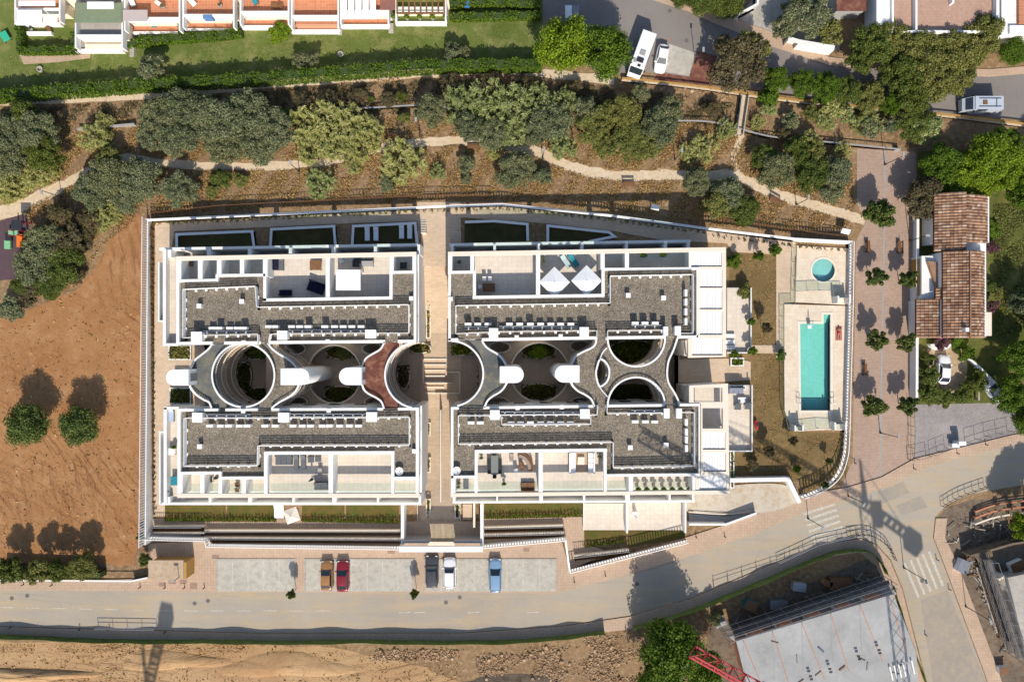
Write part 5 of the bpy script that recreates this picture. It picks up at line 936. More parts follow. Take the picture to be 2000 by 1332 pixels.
T([(840, 216, 36, 4.2, 'olive', 'big'), (918, 250, 34, 4, 'olive', 'big'), (960, 262, 34, 3.5, 'olive', 'big'), (1078, 238, 46, 4.4, 'olive', 'big'), (1050, 255, 34, 4, 'olive', 'big')], 'tree among the cane above the footpath', 'olive trees among the cane')
T([(1160, 246, 42, 4, 'mixed', 'big'), (1215, 222, 40, 4, 'mixed', 'big'), (1290, 248, 42, 4.2, 'olive', 'big'), (1230, 280, 42, 3.5, 'mixed', 'big'), (1180, 285, 30, 3, 'mixed', 'open'), (1265, 285, 34, 3, 'mixed', 'open'), (1305, 215, 30, 3.5, 'olive', 'open'), (1145, 215, 28, 3.5, 'olive', 'open')], 'tree in the loose grove below the camper', 'loose grove below the camper')
T([(1008, 335, 44, 3.6, 'olive', 'big'), (912, 322, 20, 2, 'olive', 'small'), (1360, 358, 32, 3.4, 'olive', 'big'), (1418, 384, 40, 3.4, 'olive', 'big'), (1452, 412, 34, 3., 'dark', 'big'), (1400, 400, 32, 3.2, 'mixed', 'open')], 'tree between the footpath and the apartment wall', 'trees between footpath and apartments')
T([(1516, 332, 42, 4, 'olive', 'big'), (1494, 312, 32, 3.4, 'dark', 'big'), (1585, 340, 40, 4, 'dark', 'big'), (1632, 338, 36, 3.8, 'olive', 'big'), (1556, 296, 32, 3.6, 'dark', 'big'), (1620, 375, 28, 3, 'olive', 'open'), (1590, 295, 24, 3, 'mixed', 'open')], 'tree between the footbridge and the plaza', 'trees between footbridge and plaza')
T([(600, 248, 36, 3.4, 'cane', 'cane'), (645, 236, 36, 3.6, 'cane', 'cane'), (690, 242, 36, 3.4, 'cane', 'cane'), (722, 258, 28, 3, 'cane', 'cane'), (612, 286, 34, 3, 'cane', 'cane'), (660, 276, 36, 3.2, 'cane', 'cane'), (708, 284, 30, 3, 'cane', 'cane')], 'cane clump in the big cane patch', 'big yellow cane patch', 'cane clump')
T([(905, 205, 38, 4, 'cane_green', 'cane'), (950, 195, 38, 4.2, 'cane_green', 'cane'), (1000, 205, 40, 4.2, 'cane_green', 'cane'), (1030, 240, 34, 3.8, 'cane_green', 'cane'), (1000, 250, 34, 3.6, 'cane_green', 'cane'), (1100, 200, 26, 3.4, 'cane_green', 'cane'), (1050, 200, 30, 3.6, 'cane_green', 'cane'), (1100, 285, 26, 2.6, 'cane_green', 'cane')], 'cane clump below the stone track', 'pale green cane stand', 'cane clump')
T([(785, 318, 42, 3.2, 'cane', 'cane'), (625, 360, 28, 2.4, 'cane_green', 'cane'), (688, 322, 18, 1.8, 'cane', 'cane'), (855, 335, 16, 1.6, 'cane_green', 'cane'), (965, 295, 16, 1.6, 'cane', 'cane'), (755, 360, 18, 1.6, 'olive', 'small')], 'cane clump on the apartment side of the footpath', 'cane clumps below the footpath', 'cane clump')
T([(185, 266, 28, 2.8, 'cane', 'cane'), (30, 355, 34, 2.6, 'cane', 'cane'), (80, 335, 28, 2.4, 'cane', 'cane'), (200, 412, 26, 2.2, 'cane', 'cane'), (10, 375, 22, 2.2, 'cane', 'cane'), (205, 235, 14, 2.4, 'cane', 'cane')], 'cane clump near the start of the footpath', 'cane at the start of the footpath', 'cane clump')
T([(1375, 288, 28, 2.4, 'cane', 'cane'), (1418, 252, 20, 2.4, 'cane_green', 'cane'), (1345, 298, 20, 1.8, 'cane', 'cane'), (1580, 272, 18, 3, 'cane', 'cane'), (1645, 295, 18, 2.4, 'cane', 'cane'), (1615, 232, 22, 2.6, 'cane_green', 'cane'), (1695, 240, 24, 2.6, 'cane_green', 'cane')], 'cane clump near the footbridge', 'cane near the footbridge', 'cane clump')
T([(432, 352, 22, 1.6, 'dark', 'small'), (470, 352, 16, 1.2, 'mixed', 'small'), (415, 375, 14, 1.2, 'mixed', 'small'), (910, 350, 12, 1, 'olive', 'small'), (1060, 345, 20, 1.8, 'olive', 'small'), (560, 232, 22, 2, 'dark', 'small'), (790, 232, 14, 1.4, 'mixed', 'small'), (725, 195, 8, .8, 'dark', 'small'), (785, 190, 12, 1.6, 'dark', 'small')], 'low bush scattered on the dry scrub slope', 'bushes on the dry slope', 'bush')
tree(1100, 95, 56, 8, 'bright', 'dense', 'bright yellow green round tree beside the lawn end'); tree(1182, 106, 52, 7.5, 'hedge', 'dense', 'dense bright green round tree next to the camper')
tree(1440, 122, 60, 6.5, 'brown', 'big', 'brown green spreading tree above the footbridge'); tree(1462, 100, 40, 6, 'mixed', 'open', 'loose olive brown tree leaning over the side road')
T([(1372, 2, 34, 3, 'dark', 'dense'), (1420, 8, 34, 3, 'dark', 'dense'), (1330, -6, 26, 2.4, 'dark', 'dense')], 'shrub tree across the side road from the camper', 'shrub trees above the side road')
T([(1570, 32, 54, 5, 'olive', 'big'), (1622, 66, 28, 3, 'mixed', 'small'), (1530, 55, 30, 4, 'olive', 'open')], 'tree in front of the white forecourt wall', 'trees by the forecourt')
T([(1700, 92, 48, 5.5, 'dark', 'big'), (1735, 82, 44, 5.5, 'mixed', 'big'), (1790, 112, 54, 6, 'mixed', 'big'), (1850, 106, 54, 6, 'mixed', 'big'), (1902, 88, 46, 5.5, 'mixed', 'big'), (1820, 158, 50, 6, 'mixed', 'big'), (1760, 148, 44, 5.5, 'dark', 'big'), (1868, 150, 38, 5, 'mixed', 'big'), (1680, 120, 34, 4.5, 'dark', 'open'), (1780, 190, 40, 5, 'dark', 'big'), (1920, 60, 34, 5, 'mixed', 'open'), (1975, 104, 30, 3, 'hedge', 'dense')], 'tree in the wide canopy over the side road', 'wide canopy over the side road')
T([(1515, 158, 30, 3.5, 'hedge', 'big'), (1566, 164, 30, 3.5, 'hedge', 'big'), (1612, 176, 36, 3.8, 'hedge', 'big'), (1650, 182, 34, 3.8, 'dark', 'big'), (1700, 190, 32, 3.5, 'mixed', 'big'), (1500, 190, 22, 3, 'hedge', 'small'), (1625, 210, 24, 3, 'cane', 'small'), (1740, 205, 26, 3.4, 'hedge', 'big')], 'tree in the row along the ochre parapet', 'row along the ochre parapet')
T([(1785, 238, 44, 3.8, 'dark', 'big'), (1808, 250, 32, 3.2, 'cane_green', 'small'), (1700, 250, 24, 2.4, 'olive', 'small')], 'tree on the bank under the ochre parapet', 'trees under the ochre parapet')
T([(1838, 318, 42, 5, 'hedge', 'big'), (1880, 342, 46, 5, 'bright', 'big'), (1930, 308, 52, 5.5, 'bright', 'dense'), (1975, 338, 46, 5, 'bright', 'big'), (1960, 284, 40, 5, 'hedge', 'big'), (1912, 360, 34, 4, 'bright', 'open'), (1990, 385, 30, 4, 'hedge', 'open'), (2050, 320, 50, 5, 'hedge', 'big'), (1850, 350, 34, 4, 'hedge', 'open')], 'tree in the grove behind the tiled villa', 'grove behind the villa')
tree(1800, 390, 42, 4.5, 'brown', 'big', 'dark brownish tree between the plaza and the villa')
for x, y, r, lb in ((1714, 418, 30, 'largest round tree on the plaza, at its scrub end'), (1710, 543, 20, 'round citrus tree at the plaza bench nearest the round pool'), (1770, 545, 18, 'round citrus tree at the bench beside the villa wall'), (1708, 664, 22, 'round citrus tree beside the long pool wall, level with the pool steps'), (1768, 669, 19, 'round citrus tree beside the villa wall, level with the flowering porch'), (1704, 793, 23, 'round citrus tree near the deep end of the pool'), (1770, 790, 20, 'round citrus tree at the corner of the slate yard')): tree(x, y, r, 3.6 if r < 30 else 4.6, 'citrus', 'small', lb)
tree(60, 828, 46, 4.6, 'citrus', 'dense', 'large round olive tree in the bare field, nearer the open side'); tree(158, 830, 41, 4.4, 'citrus', 'dense', 'round olive tree in the bare field, nearer the apartment wall')
T([(25, 1110, 32, 4.2, 'dark', 'open'), (82, 1112, 30, 4.2, 'mixed', 'open'), (122, 1112, 26, 4., 'dark', 'open'), (165, 1104, 30, 4.6, 'mixed', 'big')], 'street tree in the row between field and pavement', 'street trees below the field')
tree(285, 1092, 14, 2.4, 'dark', 'small', 'small bush behind the ochre utility hut', 'bush'); tree(277, 1046, 9, 1.6, 'hedge', 'small', 'small bush outside the corner of the field wall', 'bush')
tree(298, 137, 31, 2.8, 'olive', 'small', 'round grey shrub at the hedge, nearest the white awning house'); tree(588, 120, 18, 2.4, 'olive', 'small', 'larger grey shrub of a touching pair at the hedge'); tree(612, 116, 15, 2.4, 'olive', 'small', 'smaller grey shrub of a touching pair at the hedge'); tree(884, 102, 20, 2.6, 'olive', 'small', 'larger grey shrub at the hedge below the wooden pergola'); tree(908, 103, 13, 2.2, 'olive', 'small', 'smaller grey shrub at the hedge below the wooden pergola')
tree(548, 66, 24, 1.6, 'bright', 'small', 'bright green bush below the balcony stairs', 'bush')
tree(1312, 1262, 66, 8.5, 'hedge', 'dense', 'tall dark green tree beside the crane jib'); tree(1372, 1300, 44, 6.5, 'hedge', 'dense', 'dark green tree under the crane jib'); tree(1290, 1325, 50, 7, 'hedge', 'dense', 'dark green tree below the rubble heap'); tree(1395, 1205, 16, 3, 'olive', 'open', 'thin bush at the site entrance', 'bush')
tree(2010, 1030, 36, 7., 'bright', 'big', 'tall tree at the far building site'); tree(2050, 1010, 40, 8, 'hedge', 'big', 'fresh green tall tree behind the far building site')
T([(1992, 700, 42, 5.5, 'hedge', 'big'), (1968, 768, 40, 5, 'hedge', 'big'), (2000, 820, 30, 4, 'hedge', 'dense'), (2060, 640, 60, 7, 'dark', 'big'), (1990, 590, 30, 5, 'olive', 'open')], 'tree at the far side of the villa garden', 'trees at the far side of the villa garden')
T([(1815, 735, 22, 2, 'dark', 'small'), (1812, 770, 22, 2, 'dark', 'small'), (1845, 775, 22, 1.6, 'dark', 'small'), (1880, 770, 22, 1.8, 'dark', 'small'), (1812, 700, 14, 1.4, 'dark', 'small'), (1885, 690, 18, 1.8, 'hedge', 'small'), (1905, 745, 22, 2.4, 'dark', 'small'), (1930, 560, 16, 1.2, 'dark', 'small'), (1935, 450, 20, 1.2, 'hedge', 'small'), (1870, 668, 16, 1.2, 'hedge', 'small')], 'garden shrub around the tiled villa', 'villa garden shrubs', 'bush')
tree(1934, 482, 15, 2.2, 'pink', 'small', 'pink bougainvillea where the two villa roofs meet', 'flowering shrub'); tree(1936, 598, 13, 2.2, 'pink', 'small', 'pink bougainvillea beside the cream side terrace of the villa', 'flowering shrub'); tree(1838, 670, 17, 2.4, 'pink', 'small', 'purple flowering shrub over the round villa porch', 'flowering shrub')
T([(1512, 490, 14, 2.6, 'hedge', 'open'), (1480, 500, 12, 2.6, 'hedge', 'open')], 'young palm-like tree by the round pool walk', 'young trees by the round pool')
T([(1432, 510, 16, 1.6, 'hedge', 'small'), (1455, 570, 16, 1.8, 'mixed', 'small'), (1524, 694, 12, 1.4, 'hedge', 'small'), (1468, 905, 14, 1.4, 'brown', 'small'), (1555, 915, 9, 1.4, 'hedge', 'small'), (1612, 948, 8, 1.2, 'hedge', 'small')], 'small shrub in the dry pool garden', 'shrubs in the pool garden', 'bush')
T([(1500, 880, 13, 3., 'brown', 'open'), (1548, 860, 11, 2.6, 'brown', 'open'), (1618, 900, 8, 2.2, 'citrus', 'open'), (1495, 640, 12, 3.2, 'brown', 'open')], 'thin bare young tree in the dry pool garden', 'bare young trees in the pool garden')
T([(497, 686, 17, 2.4, 'hedge', 'open'), (665, 686, 22, 1.4, 'mixed', 'open'), (1054, 684, 22, 2, 'bright', 'open')], 'leafy shrub growing in a courtyard planter', 'courtyard shrubs', 'bush')
for o in [o for o in C.objects if o.get('group') == 'courtyard shrubs']: o.location.z = ZB+.3
for x, y, lb in ((571, 1158, 'slim street tree between the empty bays and the bronze car'), (810, 1156, 'slim street tree next to the dark grey car')): tree(x, y, 10, 3.4, 'dark', 'open', lb)
T([(1500, 214, 16, 2., 'cane_green', 'small'), (1545, 236, 18, 2.2, 'olive', 'small'), (1582, 222, 18, 2.2, 'mixed', 'open'), (1652, 226, 20, 2.4, 'cane_green', 'small'), (1690, 226, 16, 2., 'mixed', 'open'), (1738, 246, 20, 2.4, 'olive', 'open'), (1530, 262, 16, 1.8, 'brown', 'open'), (1480, 240, 14, 1.6, 'cane', 'cane')], 'bush on the bank between ochre parapet and stream wall', 'bushes on the parapet bank', 'bush')
T([(590, 196, 20, 1.6, 'brown', 'open'), (640, 192, 22, 1.6, 'brown', 'open'), (700, 190, 20, 1.6, 'brown', 'open'), (760, 196, 18, 1.6, 'brown', 'open'), (880, 165, 24, 1.8, 'brown', 'open'), (960, 162, 26, 2., 'brown', 'open'), (1030, 168, 22, 1.8, 'brown', 'open'), (1120, 175, 22, 1.6, 'brown', 'open'), (1250, 185, 22, 1.8, 'olive', 'open'), (1390, 215, 22, 1.8, 'brown', 'open')], 'weed clump on the bare bank below the dirt strip', 'weeds on the bare bank', 'weed clump')
T([(165, 470, 22, 1.6, 'brown', 'open'), (175, 420, 20, 1.8, 'brown', 'open'), (150, 540, 20, 1.6, 'brown', 'open'), (40, 560, 22, 1.8, 'dark', 'open'), (195, 440, 16, 1.4, 'cane', 'cane'), (225, 425, 14, 1.2, 'cane', 'cane')], 'dry bush between the thicket and the orange field', 'dry bushes by the orange field', 'bush')
# dry grass, undergrowth and rubble
fp = [(0, 418), (60, 393), (105, 370), (150, 348), (240, 308), (370, 323), (560, 323), (640, 316), (700, 300), (760, 285), (830, 278), (900, 275), (970, 281), (1050, 297), (1100, 320), (1150, 336), (1220, 344), (1430, 342), (1500, 374), (1570, 396), (1690, 432)]
dt = [(-200, 216), (0, 200), (330, 184), (560, 162), (850, 142), (1085, 146)]
tufts('dry_grass', [([(0, 330), (0, 240), (300, 230), (600, 230), (900, 230), (1440, 240), (1660, 280), (1672, 440), (1560, 458), (1380, 440), (1180, 412), (980, 392), (860, 392), (284, 420), (200, 480), (150, 560), (40, 590), (60, 440)], 1.)], 170000, .07, .3, F['dry'], 'dry straw coloured grass on the scrub slope', 21, excl=((fp, 9), (dt, 9)))
tufts('dry_grass', [([(0, 216), (300, 196), (560, 175), (850, 155), (1080, 160), (1300, 182), (1440, 205), (1440, 240), (900, 225), (600, 225), (0, 240)], 1.)], 26000, .09, .3, F['brown'], 'thin brown weeds on the bank below the hedge', 22, excl=((dt, 9),))
tufts('garden_weeds', [([(1426, 500), (1514, 490), (1528, 700), (1530, 800), (1548, 850), (1650, 850), (1640, 920), (1580, 960), (1560, 935), (1440, 930), (1472, 880), (1472, 560)], 1.)], 14000, .05, .12, F['dry'], 'dry turf in the pool garden', 23)
tufts('lawn_grass', [([(0, 110), (240, 95), (560, 70), (880, 45), (1050, 45), (1050, 112), (850, 115), (500, 142), (0, 175)], 1.)], 16000, .05, .06, F['mixed'], 'short lawn grass', 24)
tufts('garden_grass', [([(1940, 400), (2050, 400), (2050, 640), (1945, 660)], 1.)], 12000, .1, .2, F['mixed'], 'rough grass in the villa garden', 25)
def rubble(name, regions, n, s0, s1, m, label, seed):
    r = random.Random(seed); b = MB(); k = 0
    while k < n:
        (x0, y0, x1, y1) = r.choice(regions); x = r.uniform(x0, x1); y = r.uniform(y0, y1)
        if math.sin(x*.06)+math.sin(y*.11+x*.03) < r.uniform(-1.2, .4): continue
        p = W(x, y, 0); s = r.uniform(s0, s1)*(2.2 if r.random() < .04 else 1); a = r.uniform(0, 6); h = s*r.uniform(.4, .8); pts = [(p.x+s*r.uniform(.6, 1)*math.cos(a+i*1.257), p.y+s*r.uniform(.6, 1)*math.sin(a+i*1.257)) for i in range(5)]
        top = [(p.x+(q[0]-p.x)*.6, p.y+(q[1]-p.y)*.6) for q in pts]; b.pr(pts, 0, h, top if sum(pts[i-1][0]*pts[i][1]-pts[i][0]*pts[i-1][1] for i in range(5)) > 0 else top[::-1]); k += 1
    o = O(name, b, m, kind='stuff', label=label); return o
stm = N('rubble_stone'); g_ = stm.n('NewGeometry'); stm.done(stm.ramp(g_.outputs['Random Per Island'], [(0, cc(120, 92, 66)), (.4, cc(176, 142, 108)), (.75, cc(206, 178, 146)), (1, cc(140, 118, 96))]), .95, .1)
rubble('rubble', [(1010, 1262, 1255, 1345), (1140, 1240, 1240, 1335), (930, 1275, 1100, 1340), (700, 1268, 940, 1290)], 3800, .06, .2, stm.m, 'broken stone rubble behind the green fence', 31)
rubble('clods', [(0, 1258, 500, 1275), (0, 1275, 900, 1340)], 3500, .03, .11, bpy.data.materials['sandy_fill'], 'earth clods on the sandy plot', 32); rubble('clods', [(0, 640, 268, 1090)], 2600, .03, .09, bpy.data.materials['bare_orange_soil'], 'earth clods on the orange field', 33)
rubble('stones', [(620, 148, 780, 160), (700, 140, 1060, 152), (1290, 172, 1430, 196)], 500, .05, .18, stm.m, 'loose pale stones along the dirt strip', 34)
tufts('field_weeds', [([(0, 640), (260, 520), (270, 1090), (0, 1090)], 1.), ([(0, 1262), (900, 1262), (900, 1332), (0, 1332)], .8)], 1100, .12, .15, F['dry'], 'sparse dry weeds on the bare soil', 41)
# bare earth spoil heaps that shade the sandy plot
def heap(label, x, y, rx, ry, h, m, seed):
    r = random.Random(seed); b = MB(); n = 28; p = W(x, y, 0); vs = []; fs = []; R = 7
    for j in range(R+1):
        f = j/R
        for i in range(n): a = 6.2832*i/n; k = (1-f)*(1+.22*math.sin(a*3+seed)+r.uniform(-.08, .08)); vs.append((p.x+rx/S*k*math.cos(a), p.y+ry/S*k*math.sin(a), h*math.sin(f*1.57)*(1+r.uniform(-.12, .12)) if j else -.05))
    for j in range(R):
        for i in range(n): fs.append((j*n+i, j*n+(i+1) % n, (j+1)*n+(i+1) % n, (j+1)*n+i))
    b.add(vs, fs); O('earth_heap', b, m, label=label, cat='earth heap', smooth=True)
heap('long low ridge of sandy spoil at the street fence end', 60, 1318, 130, 14, .5, m_sand, 1); heap('low sandy mound behind the green fence', 330, 1290, 110, 20, .3, m_sand, 2); heap('brown spoil mound below the shaded pavement', 980, 1345, 150, 26, .5, m_site, 4); heap('pale sandy mound with tyre tracks', 560, 1300, 130, 26, .3, m_sand, 3)
# low walls on the bank, ochre parapet, footbridge
t = thing('stream_wall', W(700, 212, 0), 'low grey retaining wall along the stream bank', 'wall'); O('wall', MB().path(cr([(560, 236), (650, 216), (740, 210), (830, 206), (900, 215)], 4), 3, 0, .75), m_grey, t)
t = thing('stream_wall', W(1400, 240, 0), 'low grey retaining wall under the footbridge', 'wall'); O('wall', MB().path(cr([(1325, 236), (1400, 240), (1500, 266), (1600, 276), (1700, 286), (1760, 292)], 4), 3, 0, .8), m_grey, t)
t = thing('stream_wall', W(230, 248, 0), 'low stone wall between cane and grove', 'wall'); O('wall', MB().path([(150, 252), (262, 242)], 3, 0, .7), m_grey, t)
par = cr([(1215, 153), (1290, 160), (1390, 172), (1480, 186), (1560, 196), (1660, 206), (1760, 216), (1870, 226), (2000, 242), (2200, 262)], 4)
t = thing('ochre_parapet', W(1300, 162, 0), 'long ochre parapet wall along the side road', 'wall'); O('wall', MB().path(par, 4, 0, .7), m_ochre, t); O('coping', MB().path([(x-1, y+4) for x, y in par], 4, 0, .35), m_track, t)
t = thing('footbridge', W(1453, 225, 0), 'narrow concrete footbridge leading down to the dirt path', 'bridge')
O('deck', MB().path([(1457, 186), (1452, 220), (1446, 262)], 14, .35, .5), m_track, t); O('parapet', MB().path([(1450, 186), (1446, 220), (1440, 262)], 2, .0, 1.1), m_conc, t); O('parapet', MB().path([(1463, 186), (1458, 220), (1452, 262)], 2, .0, 1.1), m_conc, t)
for k_, pts in enumerate(([(290, 416), (420, 402), (640, 390), (800, 382), (960, 380)], [(1400, 425), (1500, 440), (1580, 452), (1660, 462)])):
    t = thing('wire_fence', W(*pts[0], 0), ('brown wire fence outside the scrub slope wall, field end', 'brown wire fence outside the scrub slope wall, plaza end')[k_], 'fence'); b = MB(); P = [W(x, y, 1.2) for x, y in pts]
    for a, c in zip(P[:-1], P[1:]): slats(b, a, c, 0, 0, 1.2, .45, .05, .05); b.beam((a.x, a.y, 1.2), (c.x, c.y, 1.2), .05); b.beam((a.x, a.y, .6), (c.x, c.y, .6), .04)
    O('fence_bars', b, m_wood, t)
# ---------------------------------------------------------------- green site fence along the road
def mesh_fence(label, pts, h=1.35, seed=1):
    r = random.Random(seed); P = [W(x, y, 0) for x, y in cr(pts, 8)]; t = thing('site_fence', P[0], label, 'fence'); b = MB(); vs = []; n = len(P)
    for i, p in enumerate(P):
        hh = h*(1+.13*math.sin(i*.9+seed)*math.sin(i*.23)); d = (P[min(i+1, n-1)]-P[max(0, i-1)]).normalized(); q = Vector((-d.y, d.x, 0)); w_ = .12*math.sin(i*1.3)
        vs += [(p.x, p.y, .05), (p.x+q.x*w_, p.y+q.y*w_, hh*.5), (p.x-q.x*.05, p.y-q.y*.05, hh)]
    b.add(vs, [(3*i+k, 3*i+3+k, 3*i+4+k, 3*i+1+k) for i in range(n-1) for k in (0, 1)]); o = O('mesh_fabric', b, m_fence, t); m_ = o.modifiers.new('s', 'SOLIDIFY'); m_.thickness = .02
    for i in range(0, n, 3): O('post', MB().tube((P[i].x, P[i].y, 0), (P[i].x, P[i].y, h), .03, .03, 6), m_metal, t)
mesh_fence('sagging green mesh fence along the street in front of the sandy plot', [(-80, 1236), (60, 1240), (180, 1246), (300, 1248), (420, 1248), (560, 1250), (700, 1248), (860, 1250), (1000, 1248), (1100, 1240), (1180, 1230)], seed=2)
mesh_fence('green mesh fence around the concrete building site', [(1235, 1222), (1330, 1195), (1420, 1160), (1520, 1118), (1600, 1085), (1650, 1072), (1690, 1074), (1712, 1090), (1728, 1120)], seed=4)
mesh_fence('green mesh fence along the side street', [(1740, 1140), (1752, 1180), (1768, 1230), (1790, 1290), (1812, 1350)], 1.0, seed=6)
# pedestrian barriers
def barrier(label, pts, col=m_metal):
    t = thing('street_barrier', W(*pts[0], .1), label, 'barrier'); P = [W(x, y, .9) for x, y in pts]
    for a, c in zip(P[:-1], P[1:]):
        O('rail', MB().beam((a.x, a.y, .98), (c.x, c.y, .98), .06), col, t); O('rail', MB().beam((a.x, a.y, .5), (c.x, c.y, .5), .05), col, t)
        n = max(1, int((c-a).length/2))
        for i in range(n+1): q = a+(c-a)*i/n; O('post', MB().beam((q.x, q.y, .05), (q.x, q.y, 1.), .06), col, t)
barrier('metal barrier along the kerb above the building site', [(1522, 1100), (1600, 1064), (1682, 1046)]); barrier('curved kerb railing at the corner of the side street', cr([(1660, 1048), (1700, 1046), (1735, 1066), (1752, 1095)], 4), m_dark); barrier('low metal barrier on the shaded pavement before the sandy plot', [(185, 1228), (300, 1230)]); barrier('dark kerb rail at the bend of the road', cr([(1845, 990), (1880, 970), (1930, 952)], 4), m_dark)
# ---------------------------------------------------------------- houses on the lawn
def bx(t, nm, m, x0, y0, x1, y1, z0, z1): return O(nm, MB().rect(x0, y0, x1, y1, z0, z1), m, t)
def house(label, x0, x1, yf, floor_m, extra):
    t = thing('terrace_house', W((x0+x1)/2, yf, 0), label, 'house')
    bx(t, 'wall', m_cream, x0, -160, x1, -20, 0, 5.5); bx(t, 'roof', m_terra, x0+1, -158, x1-1, -24, 5.5, 5.6); bx(t, 'lower_storey', m_cream, x0, -24, x1, yf-26, 0, 2.9); bx(t, 'balcony_floor', floor_m, x0+1, -22, x1-1, yf-28, 2.9, 2.95); bx(t, 'balcony_wall', m_white, x0, yf-28, x1, yf-24, 2.6, 3.8); bx(t, 'patio', floor_m, x0, yf-20, x1, yf, 0, .5)
    bx(t, 'patio_wall', m_white, x0, yf, x1, yf+5, 0, .8)
    for x in (x0+10, (x0+x1)/2, x1-16): bx(t, 'window', m_window, x, -22, x+10, -20.2, 3.2, 5.0)
    for k in range(2): bx(t, 'side_wall', m_white, (x0, x1-3)[k], -20, (x0+3, x1)[k], yf-2, 2.9, 3.9)
    for nm, m, a, b_, c, d, z0, z1 in extra: bx(t, nm, m, a, b_, c, d, z0, z1)
    return t
m_awn = plain('sage_awning', cc(136, 148, 120), .1, 1.5, .9, .1)
house('white house with cream awnings inside a clipped hedge', 28, 118, 44, m_terra, [('awning', m_fabric, 32, 20, 82, 50, 4.1, 4.16), ('awning', m_fabric, 84, 30, 112, 50, 4.1, 4.16), ('awning', m_fabric, 36, 2, 108, 12, 4.9, 4.96), ('bench', m_fabric, 52, 62, 100, 68, 0, .5)])
house('house with a sage green awning over a grey patio', 146, 240, 96, m_tilegrey, [('awning', m_awn, 146, 6, 238, 45, 4.1, 4.16), ('awning', m_fabric, 170, 4, 222, 18, 5.2, 5.26), ('front_wall', m_cream, 166, 86, 244, 96, 0, .9)])
house('terracotta house with white parapets and blue towels', 242, 352, 62, m_terra, [('awning', plain('mauve_awning', cc(200, 186, 180), .05, 2), 240, 20, 288, 42, 4.1, 4.16), ('towel', m_teal, 296, 48, 306, 54, .5, .54)])
house('terracotta house with long open balconies', 356, 458, 56, m_terra, [('towel', plain('blue_towel', cc(100, 140, 190), .1, 3), 396, 30, 414, 36, 2.95, 3.9)])
house('terracotta house with a broad balcony over brown shade', 468, 565, 50, m_terra, [('bench', m_wood, 528, 8, 545, 14, 2.95, 3.4)])
house('terracotta house with a wide salmon terrace', 568, 662, 58, m_terra, [('upper_terrace', m_terra, 576, 14, 660, 48, .5, 2.0), ('bench', m_fabric, 624, 18, 646, 26, 2.0, 2.4)])
t = house('house with a striped white pergola beside the stairs', 664, 760, 48, m_terra, [('awning', plain('dusky_awning', cc(150, 104, 92), .1, 2), 742, 0, 772, 20, 4.1, 4.16)])
for k in range(5): bx(t, 'pergola_slat', m_fabric, 666+k*14, -20, 678+k*14, 38, 4.0, 4.08)
t = house('house with a dark beamed pergola over a green lawn', 772, 872, 42, m_lawn, [])
for k in range(9): bx(t, 'pergola_beam', m_wood, 774+k*11.5, -20, 777+k*11.5, 27, 4.0, 4.15)
bx(t, 'pergola_beam', m_wood, 774, 24, 866, 27, 3.8, 4.0)
for k, (x, lb) in enumerate(((664, 'garden steps below the striped pergola'), (764, 'garden steps between the two pergolas'), (258, 'short garden steps below the grey patio'))):
    t = thing('garden_steps', W(x, 60, 0), lb, 'steps')
    for i in range(5): y = (50, 46, 92)[k]+i*4; bx(t, 'step', m_conc, x-5, y, x+4, y+3, 0, .5-.09*i)
flat('garden_path', [(38, 108), (100, 110), (176, 106), (176, 114), (110, 122), (46, 126)], m_side, 'paved path below the clipped hedge', 0, .02); flat('garden_path', [(146, 48), (158, 52), (158, 100), (146, 104)], m_side, 'paved path beside the grey patio', 0, .02)
for i in range(5): put('potb', pot('bright', .45), 770+i*25, 36, .8, 0, 'round yellow green bush on the wall below the dark pergola', group='bushes below the dark pergola')
put('slide', table(1.0, 1.4, plain('green_plastic', cc(60, 190, 150), .1, 3), .5), 10, 72, 0, 30, 'small green play tub on the lawn'); put('bin_b', table(.7, 1.6, plain('blue_cover', cc(70, 130, 200), .1, 3), 1.2), 913, 10, 0, 0, 'blue covered frame between the two lawn end hedges')
for x, y, lb in ((77, 135, 'round white stone well on the lawn'), (665, 106, 'small white ring on the lawn edge')): q = W(x, y, .2); O('stone_ring', MB().lathe([(.42, 0), (.42, .25), (.3, .25), (.3, .02)], 16, (q.x, q.y, 0)), m_conc, label=lb, cat='stone ring')
for i, (x, y, z, k_, lb) in enumerate(((170, 64, .5, 'ch_w', 'white chair on the grey patio'), (186, 60, .5, 'ch_wood', 'wooden chair on the grey patio'), (176, 78, .5, 'pots', 'leafy pot on the grey patio'), (260, 12, 2.95, 'lg_white', 'white lounger on the blue towel balcony'), (310, 8, 2.95, 'ch_w', 'white chair on the blue towel balcony'), (318, 14, 2.95, 'pots', 'leafy pot on the blue towel balcony'), (380, 10, 2.95, 'lg_white', 'white lounger on the long open balcony'), (430, 12, 2.95, 'pots', 'leafy pot on the long open balcony'), (500, 8, 2.95, 'lg_teal', 'teal lounger on the broad balcony'), (548, 12, 2.95, 'ch_wood', 'wooden chair on the broad balcony'), (598, 28, 2.0, 'ch_wood', 'wooden chair on the salmon terrace'), (640, 34, 2.0, 'pots', 'leafy pot on the salmon terrace'), (60, 58, 0, 'pots', 'leafy pot below the cream awnings'), (96, 58, 0, 'ch_wood', 'wooden chair below the cream awnings'))): put(k_, None, x, y, z, i*37 % 90, lb)
